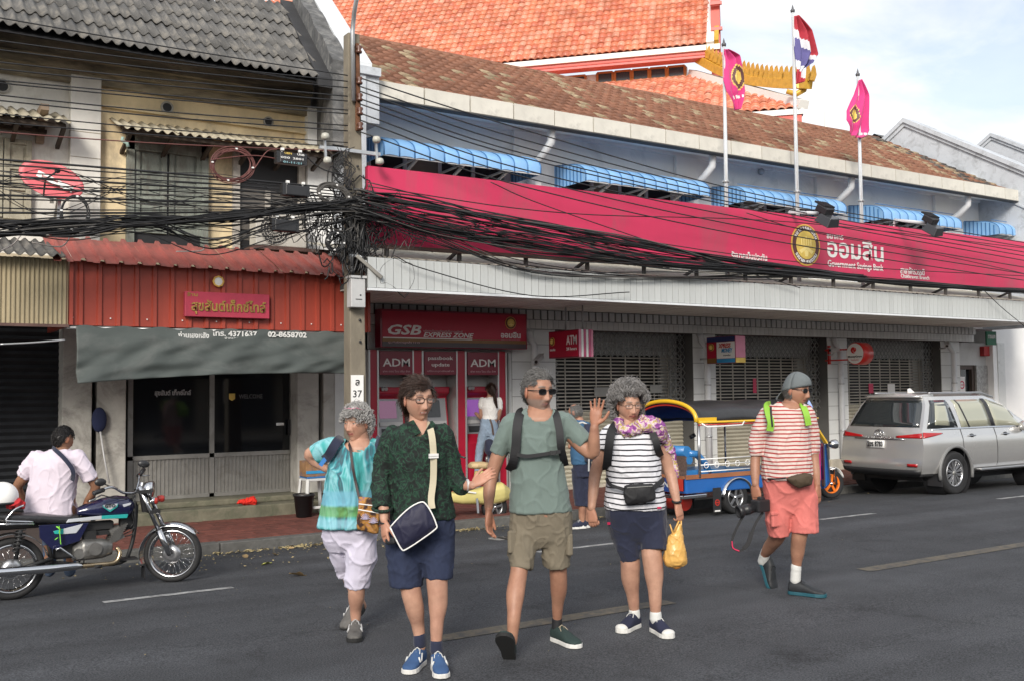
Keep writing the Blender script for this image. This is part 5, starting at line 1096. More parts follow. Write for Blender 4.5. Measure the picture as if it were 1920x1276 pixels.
# air conditioner unit
ya = YF-.55;x0,x1 = X(480,425,ya),X(575,430,ya);z0_,z1_ = Z(520,462,ya),Z(520,400,ya);t = thing('air_conditioner','dusty white outdoor air conditioner behind the tangled black cables','air conditioner',(x0,ya,z0_))
M_ac = mat('yellowed_plastic',(.52,.50,.45),rough=.6,var=.12);b = MB();b.bb(x0,x1,ya,ya+.3,z0_,z1_);b.build('casing',M_ac,t,bevel=.015)
cc = Vector((x0+(x1-x0)*.36,ya-.01,(z0_+z1_)/2));rr = (z1_-z0_)*.45;b = MB();b.lathe(cc+Vector((0,.006,0)),(0,-1,0),[(rr,0),(0,0)],28,False);b.build('fan_recess',mat('fan_dark',(.06,.06,.06)),t)
b = MB()
for k in range(1,6):b.tube([cc+Vector((rr*k/5*math.cos(a),-.004,rr*k/5*math.sin(a))) for a in [2*PI*i/28 for i in range(28)]],.005,4,closed=True)
for k in range(18):a = 2*PI*k/18;b.bar(cc,cc+Vector((rr*math.cos(a),0,rr*math.sin(a))),.006)
b.build('fan_grille',M_ac,t);b = MB();b.bb(x0-.05,x1+.35,ya-.05,ya+.4,z0_-.06,z0_-.01);b.bar((x0,ya-.03,z0_-.05),(x0,YF,z0_-.35),.04);b.bar((x1+.3,ya-.03,z0_-.05),(x1+.3,YF,z0_-.35),.04);b.build('bracket',mat('rusty_rail',(.12,.07,.06)),t)

# ================================================================ UTILITY POLE
YPO = 12.30;pc = atY(667,600,YPO);pt_ = atY(659,66,YPO);px_ = pc.x
M_pole = mat('pole_concrete',(0.19,0.165,0.125),rough=.9,var=.25,scale=3,bump=.4,bscale=35,dirt=(.13,.11,.085),damt=.4,dscale=2.5,stretch=(1,1,.4))
pole = thing('utility_pole','square concrete utility pole numbered 37 between the two shop fronts','utility pole',(px_,YPO,ZW))
b = MB();w0,w1,zt = .125,.085,pt_.z;tl = pt_.x-px_
b.add([(px_-w0,YPO-w0,ZW-.3),(px_+w0,YPO-w0,ZW-.3),(px_+w0,YPO+w0,ZW-.3),(px_-w0,YPO+w0,ZW-.3),(pt_.x-w1,YPO-w1,zt),(pt_.x+w1,YPO-w1,zt),(pt_.x+w1,YPO+w1,zt),(pt_.x-w1,YPO+w1,zt)],[(0,3,2,1),(4,5,6,7),(0,1,5,4),(1,2,6,5),(2,3,7,6),(3,0,4,7)]);b.build('shaft',M_pole,pole,bevel=.015)
def pxz(py):z = Z(665,py,YPO-.12);f = (z-pc.z)/(zt-pc.z);return Vector((px_+tl*f,YPO-.13,z))
b = MB();b.tube([atY(663,190,YPO-.14),atY(661,60,YPO-.14),atY(664,25,YPO-.2),atY(671,-15,YPO-.5)],.03,10);b.build('lamp_pipe',M_galv,pole)
M_rust = mat('rusty_iron',(0.14,0.06,0.03),rough=.8,metal=.2,var=.4,scale=8);M_ins = mat('grey_porcelain',(.42,.41,.36),rough=.35,var=.1);M_inb = mat('brown_porcelain',(.10,.04,.025),rough=.3)
q0,q1 = pxz(82),pxz(245);b = MB();b.bb(q0.x-.0,q0.x+.05,q0.y-.02,q0.y+.02,q1.z,q0.z);b.build('rack_bar',M_rust,pole)
for py in (95,153,184,210,238):q = pxz(py)+Vector((.025,-.05,0));b = MB();b.lathe(q-UZ*.05,UZ,[(0,0),(.035,.0),(.045,.02),(.025,.05),(.045,.08),(.035,.10),(0,.1)],12);b.build('spool_insulator',M_inb,pole)
ca = atY(598,284,YPO-.16);cb_ = atY(712,282,YPO-.16);ca.z = cb_.z = (ca.z+cb_.z)/2;b = MB();b.bar(ca,cb_,.05,.045);b.build('cross_arm',M_galv,pole)
for (px,p0,p1) in ((608,250,305),(704,258,308)):
    q = atY(px,p0,YPO-.2);r = atY(px+3,p1,YPO-.2);b = MB();b.bar(q,r,.03,.03);b.build('insulator_bracket',M_galv,pole)
for (px,py) in ((610,256),(614,301),(706,262),(712,303)):q = atY(px,py,YPO-.28);b = MB();b.lathe(q-UZ*.045,UZ,[(0,0),(.03,0),(.052,.02),(.055,.05),(.045,.08),(.02,.09),(0,.092)],14);b.build('ball_insulator',M_ins,pole)
p0 = atY(669,518,YPO-.22);p1 = atY(669,577,YPO-.22);wx = X(683,548,YPO-.22)-X(656,548,YPO-.22);b = MB();b.bb(p0.x-wx/2,p0.x+wx/2,YPO-.27,YPO-.125,p1.z,p0.z-.03);mb_ = b.build('meter_box',M_lgrey,pole,bevel=.01)
b = MB();b.bb(p0.x-wx/2-.012,p0.x+wx/2+.012,YPO-.29,YPO-.12,p0.z-.03,p0.z);b.build('lid',M_lgrey,mb_);b = MB();b.bb(p0.x-.04,p0.x+.05,YPO-.274,YPO-.27,p1.z+.1,p1.z+.11);b.bb(p0.x+.02,p0.x+.04,YPO-.274,YPO-.27,p1.z+.15,p1.z+.17);b.build('mark',M_black,mb_)
p0,p1 = atY(670,702,YPO-.15),atY(670,757,YPO-.15);wx = X(682,730,YPO-.15)-X(659,730,YPO-.15);b = MB();b.bb(p0.x-wx/2,p0.x+wx/2,YPO-.152,YPO-.135,p1.z,p0.z);npl = b.build('number_plate',M_wht,pole)
text('ล',npl,'lettering',M_black,(p0.x,YPO-.154,p0.z-(p0.z-p1.z)*.26),UX,UZ,h=(p0.z-p1.z)*.2,bold=.02,ext=.002);text('37',npl,'lettering',M_black,(p0.x,YPO-.154,p0.z-(p0.z-p1.z)*.64),UX,UZ,w=wx*.72,h=(p0.z-p1.z)*.24,ext=.002,bold=.005)
for py in (312,600,640):q = pxz(py);b = MB();b.lathe(q,(0,-1,0),[(.018,0),(.018,.01),(0,.012)],10);b.build('bolt_hole',M_black,pole)
# lamp fitting tied to the pole under the bundle
q0,q1 = atY(668,480,YPO-.25),atY(716,522,YPO-.35);t = thing('pole_lamp_fitting','long weathered lamp fitting hanging askew from the pole below the cable tangle','lamp',q0);b = MB();b.bar(q0,q1,.09,.05);b.build('fitting',M_rust if 0 else mat('weathered_alu',(.2,.19,.17),rough=.6,metal=.4,var=.3),t,bevel=.01);b = MB();b.bar(q0+UZ*.04,q1+UZ*.04,.02);b.bar(q0-Vector((.1,0,0)),q0,.03);b.build('bracket',M_galv,t)

# ================================================================ CABLES
M_cab = mat('black_cable',(0.012,0.012,0.013),rough=.5,var=.2);M_cab2 = mat('grey_cable',(0.07,0.065,0.06),rough=.6,var=.2);M_cabr = mat('reddish_cable',(0.12,0.04,0.035),rough=.6)
def cr_spline(P,n=10):
    P = [Vector(p) for p in P];P = [P[0]*2-P[1]]+P+[P[-1]*2-P[-2]];o = []
    for i in range(1,len(P)-2):
        for k in range(n):t = k/n;a,b_,c,d = P[i-1:i+3];o.append(.5*((2*b_)+(c-a)*t+(2*a-5*b_+4*c-d)*t*t+(3*b_-a-3*c+d)*t**3))
    o.append(P[-2]);return o
def cable(pts,Yc,r,m,label=None,grp='overhead cables along the street',nm='overhead_cable',n=8):
    if isinstance(Yc,(int,float)):Yc = [Yc]*len(pts)
    b = MB();P = cr_spline([atY(a,c,y) for (a,c),y in zip(pts,Yc)],n);b.tube(P,r,5);o = b.build(nm,m,loc=P[len(P)//2]);return tag(o,label,'cable',grp)
ordn = ['topmost','second','third','fourth','fifth','sixth','seventh','eighth','ninth','tenth','eleventh','twelfth','thirteenth','fourteenth','fifteenth','sixteenth']
LW = [(34,88,142),(77,117,153),(94,131,165),(117,150,181),(130,161,190),(151,179,207),(156,186,214),(179,210,236),(189,220,246),(214,243,268),(230,255,276),(248,270,284)]
for i,(a,m_,c) in enumerate(LW):
    cable([(-60,a-9),(0,a),(310,m_),(652,c)],12.12,.0085 if i < 9 else .0075,M_cab if i != 11 else M_cabr,f'{ordn[i]} bare power line from the top, left of the utility pole')
RW = [(147,243,372,462),(163,262,380,470),(172,276,388,480),(186,288,396,487),(196,296,402,496),(213,318,420,508),(226,332,436,520),(248,350,452,532)]
for i,(a,m_,c,d) in enumerate(RW):
    cable([(676,a),(980,m_),(1450,c),(1960,d)],[12.12,11.9,11.8,11.8],.010,M_cab,f'{ordn[i]} power line from the top, right of the utility pole')
MW = [(300,318,338,356),(308,326,343,362),(322,338,350,368),(331,346,360,372),(345,358,368,378),(352,365,376,382),(369,378,384,388),(377,384,392,392),(394,400,398,392),(404,406,402,394)]
for i,(a,m_,c,d) in enumerate(MW):
    cable([(-60,a-5),(160,m_-6),(420,c-4),(660,d)],12.05,.008+.005*(i % 3 == 0),M_cab,f'{ordn[i]} communication cable from the top, left of the pole, in front of the dish')
XR = [((690,342),(1000,415),(1500,492),(1960,520)),((690,350),(1060,400),(1500,418),(1960,470)),((920,342),(1020,385),(1300,480),(1500,540)),((1400,400),(1520,435),(1760,478),(1960,522)),((1840,540),(1880,578),(1930,620),(1990,680)),((740,480),(800,506),(1000,555),(1180,548))]
XL = ['thin cable crossing the upper left of the crimson signboard','long nearly straight cable across the middle of the signboard','thin cable falling steeply across the signboard near its second seam','thin cable passing just over the gold emblem','service cable dropping steeply at the right frame edge','thin slack cable drooping in front of the white canopy']
for (p,l) in zip(XR,XL):cable(list(p),11.85,.008,M_cab,l)
def bundle(pts,Yc,spread,cnt,r0,r1,nm,label,seed,wob=.05,n=8,mats=None):
    rd = random.Random(seed);b = MB();base = [atY(a,c,Yc) for a,c in pts]
    for k in range(cnt):
        off = [Vector((rd.gauss(0,.05),rd.gauss(0,spread*.5),rd.gauss(0,s_))) for s_ in (spread if isinstance(spread,(list,tuple)) else [spread]*len(pts))] if not isinstance(spread,(list,tuple)) else [Vector((rd.gauss(0,.05),rd.gauss(0,.05),rd.gauss(0,s_))) for s_ in spread]
        o1 = Vector((0,rd.gauss(0,.05),rd.gauss(0,.4)))
        P = [p+o for p,o in zip(base,off)];b.cur = 0 if rd.random() < .85 else 1
        b.tube(cr_spline(P,n),rd.uniform(r0,r1),5)
    o = b.build(nm,mats or [M_cab,M_cab2],loc=base[len(base)//2],fixn=False);return tag(o,label,'cables',kind='stuff')
bundle([(-60,436),(120,424),(270,418),(440,408),(560,392),(680,378)],12.0,[.07,.05,.04,.045,.05,.07],26,.006,.012,'cable_bundle','thick black cable bundle left of the pole',3)
bundle([(-60,415),(120,436),(270,424),(400,446),(520,432),(680,395)],12.0,[.06,.07,.04,.08,.08,.08],14,.004,.009,'loose_cable_bundle','loose cables sagging below the bundle left of the pole',4)
bundle([(-60,330),(100,352),(260,366),(430,372),(560,380),(680,385)],12.0,[.11,.13,.12,.11,.08,.05],11,.004,.006,'thin_cable_bundle','thin cables crossing the old windows',5)
bundle([(672,392),(820,425),(1000,462),(1250,496),(1500,514),(1720,532),(1960,550)],11.84,[.09,.09,.07,.035,.03,.03,.03],26,.006,.012,'long_cable_bundle','heavy black cable bundle sagging along the signboard bottom',6)
bundle([(672,362),(800,385),(1000,425),(1200,460),(1400,494),(1620,520)],11.86,[.03,.05,.06,.05,.04,.03],15,.006,.012,'upper_cable_bundle','black cable strand crossing the signboard',7)
bundle([(672,378),(820,412),(1000,445),(1250,486),(1500,512)],11.9,[.08,.12,.10,.06,.04],15,.004,.007,'fraying_cable_bundle','loose cables between the two strands',8)
bundle([(700,410),(800,436),(1000,500),(1250,520),(1480,518)],11.88,[.05,.06,.05,.04,.03],8,.006,.012,'low_cable_bundle','few low cables near the canopy',9)
# the tangle of loops round the pole
rd = random.Random(12);b = MB()
for k in range(95):
    cx_,cy_ = rd.gauss(668,34),rd.gauss(430,40)
    if rd.random() < .35:cx_,cy_ = rd.gauss(610,40),rd.gauss(415,22)
    r = rd.uniform(8,38);a0 = rd.uniform(0,6.3);ar = rd.uniform(2.5,7);e = rd.uniform(.3,1.2);Yq = 12.08+rd.uniform(-.14,.1);n_ = 12;P = []
    for i in range(n_+1):a = a0+ar*i/n_;P.append(atY(cx_+r*math.cos(a)*e+rd.gauss(0,1),cy_+r*math.sin(a)+rd.gauss(0,1)+3*i*(rd.random()-.5),Yq))
    b.cur = 1 if rd.random() < .12 else 0;b.tube(cr_spline(P,2),rd.uniform(.004,.010),4)
for k in range(30):
    x = rd.gauss(667,11);P = [atY(x+rd.gauss(0,5),y,12.06+rd.uniform(-.05,.05)) for y in (385,420,455,485,rd.uniform(495,518))];b.cur = 0;b.tube(cr_spline(P,4),rd.uniform(.008,.018),4)
for k in range(34):
    x,y = rd.uniform(690,800),0;y = 395+(x-690)*.3+rd.gauss(0,16);P = [atY(x+rd.gauss(0,6)*i,y+10*i+rd.gauss(0,5),11.95) for i in range(4)];b.cur = 0;b.tube(cr_spline(P,4),rd.uniform(.003,.006),4)
for k in range(12):
    P = [atY(rd.gauss(645,12),y+rd.gauss(0,4),12.05) for y in (280,300,320,345,370)];b.tube(cr_spline(P,4),.005,4)
for k in range(9):
    r = 22+rd.gauss(0,6);P = [atY(640+rd.gauss(0,3)+r*.6*math.cos(a),318+r*math.sin(a),12.05) for a in [i*.6 for i in range(10)]];b.tube(cr_spline(P,2),.005,4)
tag(b.build('cable_tangle',[M_cab,M_cab2],loc=atY(667,420,12.05),fixn=False),'tangle of black cable loops around the pole','cables',kind='stuff')
def coil(cx_,cy_,rx,ry,Yq,n_,r,m,label,tilt=0):
    rd = random.Random(int(cx_));b = MB()
    for k in range(n_):
        dx,dy,s_ = rd.gauss(0,1.6),rd.gauss(0,1.6),rd.uniform(.84,1.04);P = []
        for i in range(28):a = 2*PI*i/28;P.append(atY(cx_+dx+rx*s_*math.cos(a),cy_+dy+ry*s_*math.sin(a)+tilt*rx*s_*math.cos(a),Yq+rd.uniform(-.01,.01)))
        b.tube(P,r,5,closed=True)
    o = b.build('cable_coil',m,loc=atY(cx_,cy_,Yq));tag(o,label,'cable coil');
    q = MB();
    for a in (.2,1.8,3.3,4.9):p = atY(cx_+rx*.94*math.cos(a),cy_+ry*.94*math.sin(a),Yq);q.box(p,(.025,.03,.018))
    q.build('cable_tie',M_wht,o)
coil(436,309,41,32,12.02,7,.007,M_cabr,'large reddish brown coil of cable hanging in front of the open window');coil(626,366,30,20,11.98,13,.010,M_cab2,'thick grey black cable coil resting against the pole',.2)
coil(140,400,27,34,11.98,8,.006,M_cab,'loose hanging black cable loops below the pink dish');coil(630,453,16,17,11.95,8,.010,M_cab,'small tight black cable coil under the tangle beside the pole')
for (a,l) in (([(3,470),(25,458),(40,440)],'short pale loose cable end at the left frame edge'),([(60,455),(110,463),(128,450),(133,428)],'pale loose cable curling over the beige fascia'),([(330,472),(378,470),(382,455)],'pale loose cable on the small faded red roof')):cable(a,12.3,.008,mat('white_cable',(.5,.45,.42)),l,nm='loose_cable')
cable([(0,645),(60,642),(122,637)],12.7,.012,M_galv,'pale pipe crossing the dark opening below the beige fascia',nm='wall_pipe')
cable([(395,300),(470,292),(520,298)],12.0,.007,M_cabr,'pinkish lead cable between the coil and the splice box');cable([(476,318),(500,285),(520,280)],12.0,.007,M_cabr,'short pinkish cable rising from the coil to the line');cable([(560,281),(600,315),(640,328)],12.0,.009,M_cab,'black cable drooping from the splice box to the pole')
def splice(cx_,cy_,w,h,label,txt=False):
    p = atY(cx_,cy_,11.98);s_ = depth(p)/FPX;w,h = w*s_*1.15,h*s_;t = thing('splice_box',label,'splice box',p,'cable splice boxes');b = MB();b.bb(p.x-w*.42,p.x+w*.42,p.y-.06,p.y+.06,p.z-h*.42,p.z+h*.42);b.build('case',M_black,t,bevel=.015)
    b = MB()
    for sx in (-1,1):
        for k in range(4):b.bb(p.x+sx*w*.46-.02,p.x+sx*w*.46+.02,p.y-.05,p.y+.05,p.z-h*.4+h*.22*k,p.z-h*.4+h*.22*k+.035)
    b.build('cable_port',M_black,t);b = MB()
    for sx in (-.3,.3):b.bar((p.x+sx*w,p.y,p.z+h*.42),(p.x+sx*w,p.y,p.z+h*.7),.025,.01);b.bar((p.x+sx*w-.02,p.y-.02,p.z+h*.66),(p.x+sx*w+.02,p.y-.02,p.z+h*.66),.03)
    b.build('hanger',M_wht,t)
    if txt:
        for s_,dx,dz,ww,m in (('UBN',-.06,.10,.10,M_yel),('USB',.12,.10,.10,M_wht),('050',-.10,0,.13,M_wht),('2801',.08,0,.15,M_wht),('01-11-21',-.0,-.10,.26,mat('cyan_letter',(.25,.45,.5)))):text(s_,t,'lettering',m,(p.x+dx*w/.42,p.y-.062,p.z+dz*h/.3),UX,UZ,w=ww*w/.42,h=h*.15,bold=.01)
splice(545,299,50,25,'black splice box with painted numbers hanging below the reddish line',True);splice(553,359,44,24,'shiny black splice box with white bolts below the numbered one');splice(533,424,44,26,'dusty black splice box half lost in the cable tangle')
p = atY(725,372,11.9)
cable([(650,620),(655,660),(650,705)],13.0,.006,M_cab,'thin black wire hanging beside the pole below the fascia',nm='loose_cable')

# ================================================================ PEOPLE KIT
R0 = Vector((math.sin(YAW),-math.cos(YAW),0));V0 = Vector((math.cos(YAW),math.sin(YAW),0))
def vox_mesh(mb,v,smooth=3):
    me = bpy.data.meshes.new('t');me.from_pydata([tuple(q) for q in mb.v],[],mb.f);o = bpy.data.objects.new('t',me);COL.objects.link(o)
    m = o.modifiers.new('r','REMESH');m.mode = 'VOXEL';m.voxel_size = v
    if smooth:m = o.modifiers.new('s','SMOOTH');m.factor = .5;m.iterations = smooth
    dg = bpy.context.evaluated_depsgraph_get();r = bpy.data.meshes.new_from_object(o.evaluated_get(dg));bpy.data.objects.remove(o);bpy.data.meshes.remove(me);return r
def me_arr(me):
    n = len(me.vertices);a = np.empty(n*3,dtype=np.float32);me.vertices.foreach_get('co',a);return a.reshape(-1,3)
def nrm_arr(me):
    n = len(me.vertices);a = np.empty(n*3,dtype=np.float32);me.vertices.foreach_get('normal',a);return a.reshape(-1,3)
def polys(me):
    n = len(me.polygons);nl = len(me.loops);s = np.empty(n,dtype=np.int32);t = np.empty(n,dtype=np.int32);v = np.empty(nl,dtype=np.int32)
    me.polygons.foreach_get('loop_start',s);me.polygons.foreach_get('loop_total',t);me.loops.foreach_get('vertex_index',v);return [tuple(int(x) for x in v[a:a+b]) for a,b in zip(s,t)]
def folds(co,nr,amp,seed,freq=9.0,sag=None):
    """cloth folds: ridged noise stretched along slanted directions"""
    out = np.zeros(len(co),dtype=np.float32);amp *= 1.05
    for i,c in enumerate(co):
        x,y,z = c;u = Vector((x*freq+z*freq*.35,y*freq-z*freq*.3,z*freq*.55+seed));a = noise.noise(u);b = noise.noise(Vector((x*freq*1.7-z*freq*.6,y*freq*1.7,z*freq*1.3-seed)));r1 = max(0,1-abs(a)*5.5);r2 = max(0,1-abs(b)*5)
        out[i] = r1*r1*.95 + r2*r2*.55 - .10 + a*.7
    return co + nr*(out*amp)[:,None]
def garment(name,mb,v,m,root,amp=.006,seed=0,freq=9,smooth=4,label=None,neck=None):
    me = vox_mesh(mb,v,smooth)
    if neck:me = cut_neck(me,*neck)
    co = me_arr(me);nr = nrm_arr(me);co = co - np.array(origin(root),dtype=np.float32)
    if amp:co = folds(co,nr,amp,seed,freq)
    me.vertices.foreach_set('co',co.ravel());me.polygons.foreach_set('use_smooth',[True]*len(me.polygons));me.materials.clear();me.materials.append(m);me.update();me.name = name
    o = obj(name,me,root)
    if label:o['label'] = label
    return o
def cut_neck(me,P,cx,cy,rx,ry):
    """opens the neckline: a ring tilted forward"""
    q = P.J(cx,cy-ry*.35,0);h = ry*1.35/P.u;R = rx/P.u*1.12;bm = bmesh.new();bm.from_mesh(me)
    bmesh.ops.delete(bm,geom=[v for v in bm.verts if ((v.co-q).dot(R0)/R)**2+min(0,(v.co.z-q.z)/h)**2 < 1 and v.co.z > q.z-h],context='VERTS');bm.to_mesh(me);bm.free();return me
def collar(P,cx,cy,rx,ry,m,r=.007,dp=.085):
    b = MB();b.tube([P.J(cx+rx*1.18*math.cos(a),cy+(ry if math.sin(a) > 0 else ry*.6)*math.sin(a),-dp*math.sin(a)) for a in [2*PI*i/28 for i in range(28)]],r,6,closed=True);b.build('collar',m,P.root)
def stand(P,x,y,dd,dr,L,w,mu,ms,off=.05,**k):q = P.J(x,y,dd);shoe(P,Vector((q.x,q.y,roadz(q.y)+.003))-dr*off,dr,UZ,L,w,mu,ms,**k)
def loft(mb,secs,n=22,p=2.2,flat=False):
    """secs: (centre, a, b) closed body through elliptical rings"""
    vs = [];m = len(secs)
    for (c,a,b) in secs:
        for k in range(n):
            t = 2*PI*k/n;x,y = math.cos(t),math.sin(t);vs.append(Vector(c)+Vector(a)*(math.copysign(abs(x)**(2/p),x))+Vector(b)*(math.copysign(abs(y)**(2/p),y)))
    vs += [Vector(secs[0][0]),Vector(secs[-1][0])];fs = []
    for i in range(m-1):
        for k in range(n):k2 = (k+1) % n;fs.append((i*n+k,i*n+k2,(i+1)*n+k2,(i+1)*n+k))
    for k in range(n):k2 = (k+1) % n;fs.append((m*n,k2,k));fs.append((m*n+1,(m-1)*n+k,(m-1)*n+k2))
    return mb.add(vs,fs,True)
def limb(mb,pts,n=14,ends=(1,1),sub=4):
    """pts: (point, radius); rounded ends"""
    P = [(Vector(p),r) for p,r in pts];C = cr_spline([p for p,r in P],sub) if len(P) > 2 else [P[0][0].lerp(P[1][0],t/sub) for t in range(sub+1)]
    rr = [];m = len(P)
    for i in range(len(C)):
        f = i/(len(C)-1)*(m-1);k = min(int(f),m-2);t = f-k;t = t*t*(3-2*t);rr.append(P[k][1]*(1-t)+P[k+1][1]*t)
    d0 = (C[0]-C[1]).normalized();d1 = (C[-1]-C[-2]).normalized();c0,c1,r0,r1 = C[0],C[-1],rr[0],rr[-1]
    if ends[0]:C = [c0+d0*r0*.95,c0+d0*r0*.7]+C;rr = [r0*.25,r0*.7]+rr
    if ends[1]:C = C+[c1+d1*r1*.7,c1+d1*r1*.95];rr = rr+[r1*.7,r1*.25]
    return mb.tube(C,rr,n)
class Person:
    def __init__(s,x0,y0,sc_,D,foot,label,group=None):
        s.x0,s.y0,s.s,s.D = x0,y0,sc_,D;s.u = sc_*FPX/D      # zoom units per metre
        s.root = thing('person',label,'person',foot,group)
    def J(s,x,y,dd=0):return atD(s.x0+x/s.s,s.y0+y/s.s,s.D+dd)
    def torso(s,mb,secs,p=2.3,n=24):
        out = []
        for q in secs:
            xl,xr_,y,dep = q[:4];dd = q[4] if len(q) > 4 else 0;yaw = q[5] if len(q) > 5 else 0
            out.append((s.J((xl+xr_)/2,y,dd),R0*((xr_-xl)/2/s.u)+V0*yaw,V0*dep))
        return loft(mb,out,n,p)
    def limb(s,mb,pts,ends=(1,1),n=14):return limb(mb,[(s.J(q[0],q[1],q[2]),q[3]/2/s.u) for q in pts],n,ends)
SK = {}
def skinmat():return mat('skin',(.5,.3,.2),rough=.5,var=.10,scale=18,vcol=True,bump=.12,bscale=160,spec=.4)
def head_mesh(C,F,U,s,skin,opt):
    """C head centre, F facing, U up; returns verts, faces, colours. face features are modelled; lips, brows, stubble and the shade in eye hollows and creases are colour"""
    bm = bmesh.new();bmesh.ops.create_icosphere(bm,subdivisions=5,radius=1);d = np.array([v.co[:] for v in bm.verts]);fs = [tuple(v.index for v in f.verts) for f in bm.faces];bm.free()
    x,y,z = d[:,0]*.074,d[:,1]*.093,d[:,2]*.116;fr = np.clip(d[:,1]*1.6,0,1);t = np.clip(-z/.116,0,1)
    fat = opt.get('fat',1.0)
    x = x*(1-.37*t**1.5)*(1+(fat-1)*t);y = np.where(y < 0,y*(1-.50*t**1.2),y*(1-.06*t));z = np.where(d[:,2] > 0,z*.98,z)
    y = np.where(y > .078,.078+(y-.078)*.55,y)
    g = lambda a,b:np.exp(-(a/b)**2);ax = np.abs(x)
    prof = np.clip((.036-z)/.070,0,1)**1.1*np.clip((z+.050)/.010,0,1)
    y = y + fr*(.0235*g(x,.0085+.006*np.clip((-z-.012)/.03,0,1))*prof + .007*g(ax-.013,.006)*g(z+.036,.009))
    y = y - fr*.013*g(ax-.031,.015)*g(z-.010,.012) + fr*.005*g(z-.034,.008)*g(x,.045)
    y = y + fr*(.005*g(ax-.042,.018)*g(z+.014,.018) + .0065*g(x,.022)*g(z+.062,.008) + .010*g(x,.022)*g(z+.102,.014) - .004*g(x,.02)*g(z+.080,.006))
    y = y - fr*.0035*g(x,.024)*g(z+.0615,.0025) - fr*.003*g(ax-.030-.1*(-.03-z),.004)*g(z+.045,.018)
    jaw = opt.get('jowl',0);z = z-jaw*.012*g(x,.05)*np.clip(t*2-1,0,1);co = np.stack([x,y,z],1);cl = np.tile(np.array(skin),(len(co),1))
    def blend(mask,c,a):m = np.clip(mask*a,0,1)[:,None];return cl*(1-m)+np.array(c)*m
    cl = blend(fr*g(ax-.045,.018)*g(z+.022,.018),(skin[0]*1.05,skin[1]*.84,skin[2]*.80),.55);cl = blend(fr*g(x,.014)*g(z+.034,.012),(skin[0]*1.03,skin[1]*.84,skin[2]*.80),.5)
    cl = blend(fr*g(ax-.031,.014)*g(z-.000,.010),(skin[0]*.62,skin[1]*.52,skin[2]*.5),.55)  # shade of the eye hollows painted into the skin colour
    cl = blend(fr*(g(x,.025)**3 > .06)*g(z+.062,.0062),(.34,.10,.085),1.4);cl = blend(fr*(ax < .025)*g(z+.0615,.0022),(.10,.03,.03),1.2)  # lip colour, then the dark of the mouth crease painted in
    if opt.get('smile'):cl = blend(fr*(ax < .017)*g(z+.0625,.0020),(.62,.56,.48),1.1)
    bc = opt.get('brow',(.12,.08,.06));cl = blend(fr*(ax > .014)*(ax < .047)*g(z-.031-.003*np.sin((ax-.014)*95),.0045),bc,1.2)
    cl = blend(fr*g(ax-.031-.25*(-.05-z)*.3,.005)*g(z+.046,.016),(skin[0]*.5,skin[1]*.4,skin[2]*.38),.6)  # shade of the folds beside the mouth, painted in
    for zz_,am in ((.062,.3),(.074,.25),(.052,.25)):cl = blend(fr*(ax < .045)*g(z-zz_-.002*np.sin(x*80),.0016),(skin[0]*.6,skin[1]*.5,skin[2]*.48),am)  # forehead wrinkles drawn as painted shade lines
    cl = blend(fr*g(ax-.050,.008)*g(z-.008,.010),(skin[0]*.7,skin[1]*.6,skin[2]*.58),.4)  # painted shade at the outer eye corners
    st = opt.get('stubble')
    if st:cl = blend((y > -.02)*np.clip((-z-.030)/.012,0,1)*(1-.8*g(x,.02)*g(z+.055,.012)),st,.66)
    vs = [tuple(q) for q in co];cs = [tuple(q) for q in cl]
    def add_part(mbx,c):
        b = len(vs);vs.extend(mbx.v);fs.extend([tuple(i+b for i in q) for q in mbx.f]);cs.extend([c]*len(mbx.v) if not callable(c) else [c(q) for q in mbx.v])
    for sx in (-1,1):
        e = MB();e.ball((sx*.0315,.0665,.010),.0125,14,10);gz_ = Vector(opt.get('gaze',(0,1,0)))
        ctr = Vector((sx*.0315,.0665,.010))
        def ec(q,ctr=ctr):dd = (Vector(q)-ctr).normalized().dot(gz_);return (.02,.015,.012) if dd > .93 else (.10,.07,.045) if dd > .86 else (.46,.43,.40)
        add_part(e,ec)
        l_ = MB();l_.ball((sx*.0315,.0668,.0145),(.0150,.0128,.0095),12,8);add_part(l_,(skin[0]*.8,skin[1]*.7,skin[2]*.66))
        l_ = MB();l_.ball((sx*.0315,.0655,.0015),(.0150,.0120,.0065),12,8);add_part(l_,(skin[0]*.85,skin[1]*.74,skin[2]*.7))
        e = MB();e.ball((sx*.0755,-.010,-.002),(.0085,.020,.032),12,8,T=Matrix.Rotation(sx*-.35,3,'Z'));e.ball((sx*.079,-.004,-.002),(.006,.010,.018),8,6);add_part(e,(skin[0]*1.0,skin[1]*.82,skin[2]*.8))
    F = Vector(F).normalized();U = Vector(U);U = (U-F*U.dot(F)).normalized();L = F.cross(U)      # local x -> person's right
    M = np.array([[L.x,F.x,U.x],[L.y,F.y,U.y],[L.z,F.z,U.z]]);w = np.array(vs)*s @ M.T + np.array(C)
    return w,fs,cs,Matrix(((L.x,F.x,U.x),(L.y,F.y,U.y),(L.z,F.z,U.z))),d
